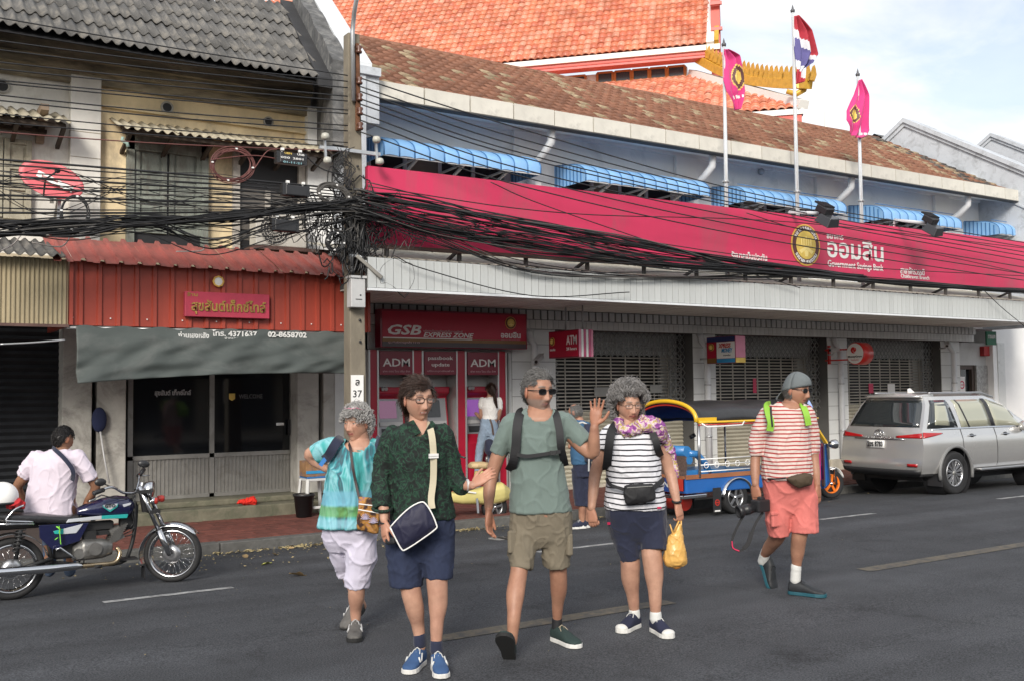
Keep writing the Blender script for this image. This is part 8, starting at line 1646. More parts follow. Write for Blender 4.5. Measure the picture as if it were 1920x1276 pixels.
hair(P,hc,M,1.09,M_bh,std_region(.50,-.42,-.70,-.1),lambda d:.011+.008*max(0,d.z)+(.008 if d.y < 0 else 0),2300,.045,.05,.0015,(.5,-.7,-.6),5);glasses(P,hc,M,1.09,mat('tortoise_frame',(.06,.03,.02),rough=.3),M_clens,False,.022,th=.0026)
M_camo = rampmat('green_leaf_print',[(.40,(.003,.006,.005)),(.485,(.005,.018,.012)),(.525,(.014,.062,.030)),(.555,(.006,.026,.018)),(.60,(.003,.006,.005))],22,4,1.2);mb = MB()
P.torso(mb,[(185,268,212,.06),(150,305,232,.09),(112,335,262,.12),(108,346,310,.13),(118,350,380,.14),(122,352,440,.13),(120,362,520,.14),(116,376,580,.145),(114,379,612,.15)])
P.limb(mb,[(125,280,0,96),(95,360,.01,92),(78,440,.0,86),(76,510,-.05,76),(80,572,-.10,72)],(1,0));P.limb(mb,[(328,270,0,92),(352,360,.02,88),(372,440,.02,84),(400,476,.0,74),(424,486,-.02,66)],(1,0));garment('shirt',mb,.0075,M_camo,P.root,.008,5,8,neck=(P,232,230,36,40))
b = MB();b.tube([P.J(80+39*math.cos(a),572+12*math.sin(a),-.10-.055*math.sin(a)) for a in [2*PI*i/20 for i in range(20)]],.010,6,closed=True);b.prism([(0,0),(34,-34),(10,-48),(-6,-16)],(0,0,0),(0,0,0),(0,0,0),(0,0,0)) if 0 else None;b.build('cuff',M_camo,P.root)
for pts in ([(208,208),(240,262),(196,285),(178,222)],[(282,210),(250,262),(282,278),(298,226)]):
    b = MB();q = [P.J(x,y,-.105) for x,y in pts];q2 = [P.J(x,y,-.12) for x,y in pts];b.add(q+q2,[(0,1,2,3),(7,6,5,4),(0,4,5,1),(1,5,6,2),(2,6,7,3),(3,7,4,0)]);b.build('collar',M_camo,P.root,bevel=.006)
M_den = mat('navy_shorts_cloth',(.018,.026,.060),rough=.9,var=.2,scale=20,bump=.3,bscale=300);mb = MB();P.torso(mb,[(118,375,600,.135),(100,377,660,.125),(94,376,720,.11),(98,374,770,.09),(110,364,800,.06)]);P.limb(mb,[(178,690,0,150),(176,800,-.01,144),(177,889,-.02,134)],(1,0));P.limb(mb,[(308,690,0,130),(310,790,-.02,124),(308,856,-.03,118)],(1,0));garment('shorts',mb,.0075,M_den,P.root,.006,6,9)
M_bs_ = mat('blue_suede',(.035,.085,.20),rough=.85,var=.2,bump=.2,bscale=250);M_wl = mat('white_lace',(.6,.6,.58));stand(P,234,1130,.0,dirv(-16),.262,.098,M_bs_,M_sole,lace=M_wl,stripe=M_wl);stand(P,302,1150,-.09,dirv(14),.262,.098,M_bs_,M_sole,lace=M_wl,stripe=M_wl)
for q in ((233,1092,0,52),(301,1118,-.09,53)):mb = MB();P.limb(mb,[(q[0],q[1]-2,q[2],q[3]),(q[0]+1,q[1]+35,q[2],q[3]+3)]);garment('sock',mb,.006,M_navy,P.root,0)
b = MB();b.tube([P.J(87+20*math.cos(a),626+7*math.sin(a),-.14-.03*math.sin(a)) for a in [2*PI*i/18 for i in range(18)]],.005,6,closed=True);b.build('bracelet',M_blk,P.root);b = MB();b.tube([P.J(428+5*math.cos(a),476+20*math.sin(a),-.035-.03*math.cos(a)) for a in [2*PI*i/18 for i in range(18)]],.009,6,closed=True);b.build('watch',M_lgrey,P.root)
ph = thing('camera_grip','small black object gripped in the right hand of the woman in green','phone',P.J(120,700,-.18));b = MB();b.bar(P.J(100,706,-.17),P.J(140,700,-.2),.055,.04);b.build('body',M_blk,ph,bevel=.012);b = MB();b.cyl(P.J(141,700,-.2),P.J(150,700,-.21)-P.J(140,700,-.2),.018,.012);b.build('button',M_black,ph)
def flatbag(P,poly,dd,th,m,name,label,cat='bag',rim=None,nm='pouch',bulge=.03,wob=.0):
    t = thing(name,label,cat,P.J(poly[0][0],poly[0][1],dd));n = len(poly);cx_ = sum(p[0] for p in poly)/n;cy_ = sum(p[1] for p in poly)/n;mb = MB();rings = []
    for (f,z) in ((.0,th/2+bulge),(.35,th/2+bulge*.9),(.7,th/2+bulge*.55),(.95,th/2),(1.0,th/2-.012),(1.0,-th/2+.012),(.95,-th/2),(.5,-th/2-.01),(0,-th/2-.01)):rings.append([P.J(cx_+(x-cx_)*f,cy_+(y-cy_)*f,dd-z) for x,y in poly])
    vs = [q for r in rings for q in r];mb.add(vs,[(i*n+k,i*n+(k+1) % n,(i+1)*n+(k+1) % n,(i+1)*n+k) for i in range(len(rings)-1) for k in range(n)],True);garment(nm,mb,.0065,m,t,.004,3,9,3)
    if rim:
        for z in (th/2-.002,-th/2+.002):b = MB();b.tube(cr_spline([P.J(x,y,dd-z) for x,y in poly]+[P.J(poly[0][0],poly[0][1],dd-z)],3),.0045,6);b.build('piping',rim,t)
    return t
M_crm = mat('cream_webbing',(.46,.41,.30),rough=.85,var=.08,bump=.3,bscale=300)
t = flatbag(P,[(112,648),(150,606),(195,566),(238,545),(258,553),(282,590),(301,636),(298,655),(240,698),(178,738),(160,738),(138,700)],-.22,.07,M_bagn,'shoulder_bag','navy shoulder bag with white piping hanging at the hip of the woman in green',rim=M_wht)
strap(P,[P.J(262,225,-.02),P.J(276,245,-.115),P.J(286,300,-.158),P.J(290,380,-.160),P.J(288,460,-.160),P.J(280,530,-.19),P.J(284,572,-.215)],.038,.006,M_crm,'cream_strap',parent=t);b = MB();b.box(P.J(290,352,-.168),(.055,.02,.014));b.box(P.J(290,362,-.168),(.055,.02,.010));b.build('strap_buckle',M_wht,t)
# ---------- woman in teal tie dye
D = 6.76;P = Person(560,740,2.656,D,onroad(668,1185),'grey curly haired woman in teal tie dye top with her hand on her hip')
hc = P.J(290,143,0);F = dirv(-30,-2)
def parts(mb):
    P.torso(mb,[(262,350,225,.06),(190,400,255,.10),(165,405,330,.12),(155,400,430,.14),(150,395,560,.14),(150,385,660,.13),(170,375,720,.1)]);P.limb(mb,[(298,180,.01,96),(302,215,.02,98),(306,255,.02,110)])
    P.limb(mb,[(195,262,0,80),(120,275,.04,76),(58,292,.08,66),(80,325,.10,62),(120,352,.08,48),(142,368,.05,42)]);P.limb(mb,[(395,262,0,80),(425,340,.03,70),(415,440,.02,60)])
    P.limb(mb,[(205,720,.05,96),(214,830,.09,62),(238,900,.18,54),(290,1000,.32,56),(318,1050,.36,46)]);P.limb(mb,[(310,720,0,120),(300,860,-.02,100),(290,945,-.04,84),(287,1000,-.03,84),(284,1070,0,58),(284,1120,0,50)])
def h1(hb):hand_mesh(hb,P.J(140,366,.05),R0*.8-UZ*.35-V0*.1,V0*.8-UZ*.3,.6,.03,1,.92,.5)
bo,M = body(P,[parts],dict(C=hc,F=F,U=UZ,s=1.0,skin=SKB,opt=dict(fat=1.22,jowl=1,brow=(.22,.18,.15))),[h1],SKB)
hair(P,hc,M,1.0,M_wh,std_region(.42,-.35,-.62,-.1),lambda d:.024+.010*max(0,d.z),1500,.030,1.1,.0017,(0,-.4,-.6),7,lift=.25)
b = MB();T = lambda x,y,z:hc+M @ Vector((x,y,z));b.tube([T(-.075,.02,.095),T(-.045,.065,.112),T(-.02,.075,.105),T(0,.078,.11),T(.02,.075,.105),T(.045,.065,.112),T(.075,.02,.095)],.004,6);b.build('glasses_on_hair',mat('pink_frame',(.45,.15,.22),rough=.3),P.root)
M_tie = rampmat('teal_tie_dye',[(.30,(.02,.17,.17)),(.42,(.05,.33,.33)),(.50,(.22,.48,.52)),(.57,(.04,.26,.30)),(.63,(.05,.08,.11)),(.72,(.04,.26,.25))],3.2,6,1.5,stretch=(2.2,2.2,.55),bands=[(.885,.985,(.16,.40,.52),.75),(.815,.885,(.13,.30,.05),.70),(.745,.80,(.26,.50,.60),.6)]);mb = MB()
P.torso(mb,[(250,365,218,.07),(215,395,236,.10),(170,420,262,.13),(158,415,310,.15),(150,405,370,.17),(138,402,430,.175),(126,400,500,.17),(116,398,570,.17),(104,400,620,.18),(92,402,654,.185)])
P.limb(mb,[(200,258,0,104),(150,262,.02,108),(88,288,.05,104)],(1,0));P.limb(mb,[(392,262,0,96),(418,320,.02,92)],(1,0));garment('top',mb,.008,M_tie,P.root,.009,8,7,neck=(P,300,243,52,32));collar(P,300,243,52,34,M_tie,.006,.10)
M_lav = mat('pale_lavender_cotton',(.56,.53,.64),rough=.9,var=.06,bump=.3,bscale=200);mb = MB();P.torso(mb,[(122,392,640,.15),(122,390,690,.13),(130,388,740,.105),(150,375,780,.07)]);P.limb(mb,[(195,690,.03,140),(212,800,.08,118),(224,890,.15,74)],(1,0));P.limb(mb,[(305,690,0,160),(308,800,-.02,158),(295,890,-.03,132),(290,955,-.03,112)],(1,0));garment('capri_trousers',mb,.008,M_lav,P.root,.011,9,6)
b = MB()
for i in range(7):b.box(P.J(246+14*i,925+4*math.sin(i),-.10+.005*abs(i-3)),(.014,.006,.014))
b.build('embroidery',mat('grey_pink_thread',(.35,.2,.28)),P.root)
M_gs = mat('grey_sneaker',(.09,.085,.08),rough=.7,var=.35,scale=15);stand(P,284,1120,.0,dirv(6),.26,.105,M_gs,mat('black_sole',(.012,.012,.012)),lace=M_lgrey,stripe=M_lgrey);shoe(P,P.J(322,1062,.36),dirv(-30,-28),UZ,.25,.10,M_gs,mat('black_sole',(.012,.012,.012)),lace=M_lgrey,stripe=M_lgrey)
t = thing('backpack','navy backpack on the shoulders of the woman in teal','backpack',P.J(300,330,.2));strap(P,[P.J(216,214,.03),P.J(196,226,-.09),P.J(172,262,-.135),P.J(150,300,-.12),P.J(132,318,-.08)],.062,.02,M_navy,parent=t);strap(P,[P.J(388,216,.02),P.J(402,240,-.10),P.J(408,290,-.15),P.J(404,330,-.12)],.06,.02,M_navy,parent=t);strap(P,[P.J(134,315,-.10),P.J(118,335,-.10),P.J(108,350,-.1)],.028,.006,mat('bright_blue_web',(.02,.16,.45)),'blue_strap',parent=t);mb = MB();P.torso(mb,[(230,380,240,.06,.17),(225,390,330,.10,.24),(230,385,430,.08,.22)]);garment('pack',mb,.012,M_navy,t,.005)
M_emb = rampmat('embroidered_brown_cloth',[(.38,(.035,.015,.012)),(.48,(.30,.14,.03)),(.55,(.42,.20,.04)),(.64,(.22,.12,.20)),(.72,(.30,.16,.04))],16,3,.8)
t = flatbag(P,[(302,505),(400,512),(402,600),(398,690),(372,690),(291,668),(288,650),(296,560)],-.24,.04,M_emb,'shoulder_bag','small embroidered brown and ochre shoulder bag beside the woman in teal',nm='pouch',bulge=.012);b = MB();b.bar(P.J(298,568,-.272),P.J(398,585,-.272),.01,.006);b.bar(P.J(300,540,-.272),P.J(398,552,-.272),.008,.006);b.build('braid',M_wht,t)
for (x,y) in ((332,618),(372,636)):
    b = MB();c = P.J(x,y,-.285)
    for k in range(9):a = R_(10+20*k);b.bar(c,c+R0*.030*math.cos(a)+UZ*.038*math.sin(a),.006,.004)
    b.build('stitched_flower',mat('lilac_thread',(.40,.35,.48)),t)
strap(P,[P.J(246,232,.0),P.J(256,262,-.135),P.J(268,350,-.185),P.J(285,440,-.19),P.J(306,530,-.235)],.016,.006,mat('dark_brown_strap',(.025,.012,.012)),'bag_strap',parent=t)
# ---------- woman in the striped T-shirt
D = 6.81;P = Person(1080,690,2.454,D,onroad(1212,1178),'woman with wild grey curls in black and white striped T-shirt')
hc = P.J(243,172,0);F = dirv(16,-5)
def parts(mb):
    P.torso(mb,[(200,275,240,.05),(150,365,285,.10),(150,370,380,.13),(148,378,450,.135),(148,395,560,.14),(148,405,650,.13),(165,400,720,.11)]);P.limb(mb,[(240,210,.01,88),(240,240,.02,90),(240,275,.02,98)])
    P.limb(mb,[(150,305,0,76),(120,390,.02,66),(90,480,.03,58),(80,560,-.01,50),(72,640,-.04,38)]);P.limb(mb,[(378,305,0,74),(408,390,.02,62),(434,480,.02,56),(450,550,-.02,48),(464,615,-.05,36)])
    P.limb(mb,[(225,720,.02,112),(240,830,.02,92),(250,895,.02,92),(250,960,.04,88),(262,1050,.06,58),(268,1115,.07,46),(268,1150,.07,46)]);P.limb(mb,[(345,720,-.02,112),(345,800,-.045,92),(348,855,-.06,94),(358,935,-.07,90),(364,1040,-.08,62),(366,1125,-.08,48),(368,1160,-.08,48)])
def h1(hb):hand_mesh(hb,P.J(72,645,-.04),-UZ+R0*.08,R0*.5+V0*.8,1.15,.0,-1,.95,.35)
def h2(hb):hand_mesh(hb,P.J(465,620,-.05),-UZ+R0*.22,-R0*.6+V0*.7,.9,.02,1,.92,.4)
bo,M = body(P,[parts],dict(C=hc,F=F,U=UZ,s=1.0,skin=SKB,opt=dict(fat=1.12,jowl=.3,smile=0,brow=(.15,.12,.10))),[h1,h2],SKB)
hair(P,hc,M,1.0,M_gh,std_region(.55,-.45,-.60,.0),lambda d:.042+.030*max(0,d.z)+.012*abs(d.x),2600,.036,1.25,.0017,(0,-.2,-.1),9,lift=.5);glasses(P,hc,M,1.0,M_gfr,M_clens,False,.0225)
M_str = stripemat('black_white_stripes',(.66,.66,.70),(.012,.012,.018),.0355,.27,.010);mb = MB()
P.torso(mb,[(200,285,246,.06),(165,330,262,.095),(138,378,288,.125),(138,385,330,.145),(140,382,390,.165),(138,388,440,.175),(142,392,500,.165),(136,404,560,.17),(133,412,610,.175),(133,413,643,.175)])
P.limb(mb,[(158,300,0,88),(128,345,.0,84),(120,372,0,80)],(1,0));P.limb(mb,[(372,298,0,84),(392,322,.0,80),(400,342,0,76)],(1,0));garment('tshirt',mb,.0075,M_str,P.root,.006,12,7,neck=(P,240,262,42,22))
mb = MB();P.torso(mb,[(138,412,625,.165),(138,416,680,.145),(146,417,730,.12),(160,416,775,.09),(185,405,800,.06)]);P.limb(mb,[(212,690,0,144),(235,800,.01,122),(250,874,.02,100)],(1,0));P.limb(mb,[(350,690,-.02,136),(356,780,-.04,124),(358,836,-.06,120)],(1,0));garment('shorts',mb,.0075,M_navy,P.root,.006,13,8)
b = MB();b.box(P.J(383,640,-.165),(.03,.008,.012));b.box(P.J(152,712,-.06),(.02,.012,.016));b.build('red_tab',M_red,P.root)
M_cn = mat('navy_canvas_shoe',(.015,.018,.045),rough=.85,var=.15);stand(P,270,1140,.07,dirv(-38),.255,.10,M_cn,M_sole,lace=M_wl,toecap=M_sole);stand(P,367,1150,-.06,dirv(20),.255,.10,M_cn,M_sole,lace=M_wl,toecap=M_sole)
for q in ((268,1112,.07,52),(366,1122,-.08,54)):mb = MB();P.limb(mb,[(q[0],q[1],q[2],q[3]),(q[0]+1,q[1]+30,q[2],q[3]+3)]);garment('sock',mb,.006,M_wl,P.root,0)
b = MB();b.tube([P.J(463+19*math.cos(a),610+6*math.sin(a),-.05-.03*math.sin(a)) for a in [2*PI*i/18 for i in range(18)]],.008,6,closed=True);b.build('watch',M_blk,P.root)
M_scf = rampmat('purple_yellow_scarf',[(.36,(.16,.04,.18)),(.44,(.34,.10,.30)),(.49,(.60,.50,.52)),(.54,(.42,.34,.05)),(.62,(.22,.06,.22)),(.70,(.5,.42,.4))],22,2,.6);mb = MB()
limb(mb,[(P.J(195,245,-.06),.028),(P.J(205,275,-.10),.034),(P.J(245,288,-.13),.038),(P.J(290,268,-.12),.040),(P.J(312,245,-.06),.032),(P.J(290,235,.06),.03),(P.J(220,232,.06),.03)],12);limb(mb,[(P.J(285,270,-.12),.04),(P.J(335,258,-.11),.055),(P.J(372,275,-.10),.055),(P.J(392,310,-.07),.045)],12)
limb(mb,[(P.J(380,285,-.06),.045),(P.J(408,330,-.02),.036),(P.J(432,400,.02),.032),(P.J(448,455,.02),.030),(P.J(462,492,.02),.020)],12);garment('scarf',mb,.0065,M_scf,P.root,.013,4,14,2)
t = thing('backpack','black backpack on the shoulders of the woman in stripes','backpack',P.J(260,330,.2));strap(P,[P.J(196,250,.02),P.J(176,266,-.10),P.J(160,300,-.15),P.J(150,370,-.165),P.J(144,430,-.12),P.J(140,460,-.02)],.055,.018,M_blk,parent=t);strap(P,[P.J(352,296,-.14),P.J(366,330,-.165),P.J(376,370,-.15),P.J(388,400,-.06)],.045,.018,M_blk,parent=t);mb = MB();P.torso(mb,[(180,340,262,.05,.16),(175,350,360,.10,.24),(185,345,460,.08,.22)]);garment('pack',mb,.012,M_blk,t,.005)
t = flatbag(P,[(224,540),(250,532),(352,528),(362,540),(366,600),(350,612),(240,626),(226,618),(218,575)],-.22,.05,M_blk,'waist_pack','black waist pack strapped over the striped T-shirt','waist bag',bulge=.02);strap(P,[P.J(140,505,-.02),P.J(160,535,-.16),P.J(222,556,-.205)],.022,.006,M_blk,'belt',parent=t);strap(P,[P.J(358,548,-.205),P.J(392,520,-.14),P.J(404,508,-.03)],.034,.006,M_blk,'belt',parent=t);b = MB();b.bar(P.J(235,548,-.262),P.J(352,540,-.262),.004,.004);b.build('zip',M_gate,t)
# plastic bag
M_pb = mat('orange_plastic_film',(.72,.42,.12),rough=.3,var=.15,scale=12,trans=.0,alpha=.86,spec=.5);t = thing('plastic_bag','thin orange yellow plastic bag held in the left hand of the woman in stripes','plastic bag',P.J(478,715,-.06));mb = MB()
P.torso(mb,[(470,486,716,.010,-.07),(452,482,742,.022,-.07),(425,492,775,.045,-.07),(408,502,830,.065,-.07),(402,511,880,.07,-.07),(412,500,905,.05,-.07),(430,478,914,.02,-.07)],n=18);garment('film',mb,.006,M_pb,t,.006,6,14,1);mb = MB();limb(mb,[(P.J(462,890,-.07),.05),(P.J(470,860,-.07),.045)],10);limb(mb,[(P.J(430,880,-.07),.04),(P.J(432,850,-.06),.03)],10);garment('content',mb,.008,mat('orange_content',(.6,.25,.06),rough=.5),t,0)
b = MB();b.tube([P.J(474,700,-.09),P.J(462,725,-.1),P.J(452,750,-.1)],.006,6);b.tube([P.J(484,700,-.05),P.J(484,728,-.05),P.J(488,755,-.05)],.006,6);b.tube([P.J(432,716,-.08),P.J(440,740,-.09),P.J(446,765,-.09)],.005,6);b.build('handle',M_pb,t)
# ---------- man in salmon shorts with camera
D = 7.9;P = Person(1340,680,2.774,D,onroad(1495,1112),'man in red striped top, salmon cargo shorts and grey backwards cap')
hc = P.J(425,143,0);F = dirv(46,-5)
def parts(mb):
    P.torso(mb,[(345,430,205,.06),(280,480,240,.11),(275,480,330,.12),(268,480,430,.13),(265,488,540,.14),(270,495,640,.13),(285,500,710,.11)]);P.limb(mb,[(420,180,.01,92),(405,205,.02,92),(392,245,.02,104)])
    P.limb(mb,[(285,265,0,80),(232,380,.02,66),(214,480,.02,52),(210,560,-.02,50),(212,630,-.05,38)]);P.limb(mb,[(480,265,0,76),(512,380,.03,62),(516,480,.03,52),(524,560,0,48),(533,630,-.02,36)])
    P.limb(mb,[(325,740,.02,120),(335,840,.0,96),(325,900,.08,84),(290,950,.22,70),(262,990,.32,52),(252,1012,.36,46)]);P.limb(mb,[(450,740,-.02,120),(455,830,-.05,92),(440,900,-.04,80),(432,970,0,74),(426,1050,.02,50),(422,1120,.03,46)])
def h1(hb):hand_mesh(hb,P.J(212,632,-.05),-UZ+R0*.08,R0*.6+V0*.6,.7,.03,-1,1.05,.5)
def h2(hb):hand_mesh(hb,P.J(534,632,-.02),-UZ+R0*.05,-R0*.6+V0*.6,.6,.03,1,1.05,.5)
bo,M = body(P,[parts],dict(C=hc,F=F,U=UZ,s=1.1,skin=SKC,opt=dict(fat=1.1,jowl=.4,brow=(.1,.08,.07))),[h1,h2],SKC)
hair(P,hc,M,1.1,M_sp,lambda d:(1 if (d.y < .1 and d.z > -.5 and d.z < .3) else 0)*1.0,.010,500,.02,.05,.0013,(0,-.5,-.6),13,'hair');glasses(P,hc,M,1.1,M_blk,M_lens)
M_cap = mat('grey_cap_cloth',(.12,.135,.14),rough=.9,var=.12,bump=.3,bscale=260);b = MB();n = 28
def capf(u,v):
    a = 2*PI*u;ph_ = v*PI*.5;r = 1.10;z = math.cos(ph_)*.116*1.10*.95;x = math.sin(ph_)*math.cos(a)*.074*1.18;y = math.sin(ph_)*math.sin(a)*.093*1.12;dz = .030+.022*(math.sin(a)*-1*-1)*math.sin(ph_)**2;return hc+M @ (Vector((x,y,z+.030*math.sin(a)*math.sin(ph_)**3+.014))*1.1)
b.grid(capf,28,12);b.build('cap',M_cap,P.root,fixn=False,solid=.004);b = MB();Tm = lambda x,y,z:hc+M @ (Vector((x,y,z))*1.1);b.grid(lambda u,v:Tm((u-.5)*.13*(1-.25*v*v),-.098-.055*v*math.sqrt(max(0,1-(2*u-1)**2*.8)),-.012-.050*v-.02*(2*u-1)**2),10,5);b.build('cap_peak',M_cap,P.root,fixn=False,solid=.005)
M_rst = stripemat('red_white_stripes',(.60,.50,.46),(.36,.05,.045),.030,.36,.010);mb = MB()
P.torso(mb,[(335,445,200,.07),(300,470,218,.10),(262,492,245,.13),(258,490,300,.145),(262,488,370,.16),(255,494,440,.17),(248,502,510,.175),(245,505,570,.175),(248,500,606,.17)]);P.limb(mb,[(280,262,0,100),(245,330,.01,92),(218,410,.02,84),(214,482,.01,62)],(1,0));P.limb(mb,[(478,262,0,92),(500,340,.02,80),(512,410,.03,68),(514,468,.03,56)],(1,0));garment('striped_top',mb,.0078,M_rst,P.root,.008,15,7,neck=(P,392,214,46,22));collar(P,392,214,48,24,M_rst,.006)
M_sal = mat('salmon_cotton',(.58,.16,.14),rough=.9,var=.10,bump=.3,bscale=220);mb = MB();P.torso(mb,[(252,508,600,.165),(256,516,660,.15),(262,522,720,.125),(272,520,770,.10),(290,505,800,.06)]);P.limb(mb,[(330,690,0,142),(330,800,0,132),(334,892,.02,110)],(1,0));P.limb(mb,[(462,690,-.02,142),(464,800,-.03,140),(466,880,-.04,142)],(1,0));garment('shorts',mb,.008,M_sal,P.root,.007,16,7)
for q in (((322,810,-.088),(.11,.03,.12)),((322,780,-.094),(.12,.03,.035)),((512,800,-.05),(.03,.09,.13))):b = MB();b.box(P.J(*q[0]),q[1]);b.build('cargo_pocket',M_sal,P.root,bevel=.012)
M_bks = mat('black_trainer',(.015,.017,.02),rough=.6,var=.3,scale=20);M_tq = mat('turquoise_sole',(.012,.075,.10),rough=.5);stand(P,420,1130,.03,dirv(58),.30,.11,M_bks,M_tq,.06,lace=M_blk);shoe(P,P.J(236,1010,.42),dirv(38,-66),dirv(38,20),.29,.11,M_bks,M_tq,lace=M_blk)
for (a,c) in (((268,975,.30,52),(250,1030,.38,56)),((424,1052,.02,54),(420,1130,.03,56))):mb = MB();P.limb(mb,[a,c]);garment('sock',mb,.006,M_wl,P.root,.002)
M_neon = mat('neon_webbing',(.22,.44,.04),rough=.7,var=.05);t = thing('backpack','backpack with neon green straps on the man in the red striped top','backpack',P.J(380,320,.2));strap(P,[P.J(288,212,.03),P.J(272,222,-.09),P.J(280,265,-.155),P.J(292,310,-.172),P.J(286,352,-.165)],.052,.014,M_neon,parent=t);strap(P,[P.J(292,225,-.14),P.J(294,275,-.172),P.J(300,330,-.18)],.014,.01,M_blk,'strap_trim',parent=t);strap(P,[P.J(448,215,.0),P.J(462,228,-.11),P.J(478,270,-.150),P.J(488,322,-.15)],.046,.014,M_neon,parent=t);mb = MB();P.torso(mb,[(300,450,230,.05,.18),(290,465,340,.10,.26),(300,460,440,.08,.24)]);garment('pack',mb,.012,M_neon,t,.005)
t = flatbag(P,[(372,600),(395,588),(470,568),(505,575),(512,600),(505,630),(440,650),(425,645),(385,615)],-.20,.05,mat('brown_nylon',(.055,.038,.022),rough=.8,var=.25),'waist_pack','brown waist pack above the salmon shorts','waist bag',bulge=.025);strap(P,[P.J(372,596,-.21),P.J(345,600,-.19),P.J(300,602,-.16),P.J(262,600,-.04)],.012,.005,M_blk,'belt',parent=t)
t = thing('camera','black camera with long lens hanging from the right hand, strap dangling','camera',P.J(230,745,-.1));b = MB();b.box(P.J(238,740,-.10),(.13,.09,.095));b.box(P.J(242,706,-.10),(.05,.05,.04));b.build('camera_body',M_black,t,bevel=.012);b = MB();d_ = (P.J(118,775,-.16)-P.J(205,752,-.12));L_ = d_.length;b.lathe(P.J(208,750,-.12),d_,[(0,0),(.036,0),(.038,L_*.3),(.042,L_*.32),(.042,L_*.6),(.037,L_*.62),(.040,L_*.75),(.047,L_*.8),(.047,L_),(.038,L_),(.036,L_*.95),(0,L_*.95)],22);b.build('lens',M_black,t)
M_cs = mat('camera_strap',(.02,.02,.022),rough=.8);strap(P,[P.J(150,790,-.14),P.J(118,850,-.14),P.J(92,915,-.14),P.J(95,958,-.14),P.J(130,975,-.14),P.J(165,950,-.14),P.J(190,890,-.13),P.J(215,830,-.12),P.J(250,775,-.1)],.020,.004,M_cs,'neck_strap',parent=t);strap(P,[P.J(150,965,-.145),P.J(175,935,-.145),P.J(192,880,-.14)],.034,.007,M_cs,'strap_pad',parent=t);strap(P,[P.J(90,925,-.145),P.J(96,960,-.145),P.J(128,976,-.145)],.008,.005,M_red,'strap_edge',parent=t)

for q in (M_sage,M_camo,M_tie,M_str,M_rst):cloth(q,.45,4.5)
for q in (M_kha,M_den,M_navy,M_sal,M_lav):cloth(q,.34,6)

# ---------- rider sitting side saddle, back to the street
D = 8.95;P = Person(0,760,3.3575,D,B_(300,1150),'man in white T-shirt seen from behind, sitting on the parked motorcycle')
P.root.location.z = roadz(9.8);hc = P.J(396,212,0);F = dirv(150,-12)
def parts(mb):
    P.torso(mb,[(345,425,272,.06),(225,500,320,.10),(225,490,400,.12),(205,468,500,.12),(190,468,620,.13),(190,480,700,.15),(200,480,740,.15)]);P.limb(mb,[(392,240,.0,84),(385,270,-.01,88),(375,310,0,100)])
    P.limb(mb,[(232,330,0,86),(165,430,.02,72),(112,505,.06,62),(130,560,.12,52),(155,605,.18,42)]);P.limb(mb,[(490,330,0,84),(560,430,.02,72),(602,505,.06,62),(575,560,.10,50),(548,592,.12,38)])
    P.limb(mb,[(300,700,.05,120),(300,720,.35,110),(310,860,.48,80),(310,1000,.50,66)]);P.limb(mb,[(400,700,.05,120),(430,720,.35,110),(440,860,.48,80),(440,1000,.50,66)])
def h1(hb):hand_mesh(hb,P.J(548,590,.12),-UZ*.8-R0*.35+V0*.1,R0*.6+V0*.5,.7,.03,-1,1.0,.5)
SKD = (.27,.135,.08);bo,M = body(P,[parts],dict(C=hc,F=F,U=UZ,s=1.0,skin=SKD,opt=dict()),[h1],SKD,.010);hair(P,hc,M,1.0,M_kh,std_region(.45,-.05,-.62,.0),.010,1500,.018,.05,.0013,(0,-.6,-.6),17)
M_wt = mat('pale_pink_white_cotton',(.60,.53,.60),rough=.9,var=.05,bump=.25,bscale=260);mb = MB();P.torso(mb,[(335,430,272,.07),(270,465,290,.10),(215,512,325,.125),(205,500,380,.14),(198,482,450,.14),(182,468,540,.15),(170,470,620,.16),(170,472,680,.17),(182,462,706,.16)]);P.limb(mb,[(240,325,0,104),(185,385,.01,100),(145,438,.02,96)],(1,0));P.limb(mb,[(485,325,0,104),(535,395,.01,100),(572,462,.03,98)],(1,0));garment('tshirt',mb,.008,M_wt,P.root,.010,21,6)
M_jn = mat('blue_jeans',(.07,.10,.16),rough=.9,var=.25,scale=12,bump=.3,bscale=260);mb = MB();P.torso(mb,[(185,468,690,.14),(185,490,720,.16),(190,488,745,.16)]);P.limb(mb,[(300,715,.05,126),(300,730,.36,118),(312,870,.49,90),(312,1040,.51,74)]);P.limb(mb,[(405,700,.05,140),(440,700,.32,124),(440,870,.49,90),(440,1040,.51,74)]);garment('jeans',mb,.009,M_jn,P.root,.006,4,8)
strap(P,[P.J(330,262,-.05),P.J(352,280,-.13),P.J(400,325,-.165),P.J(448,385,-.165),P.J(462,430,-.15),P.J(455,470,-.1)],.036,.006,M_navy,'chest_bag_strap',parent=P.root)
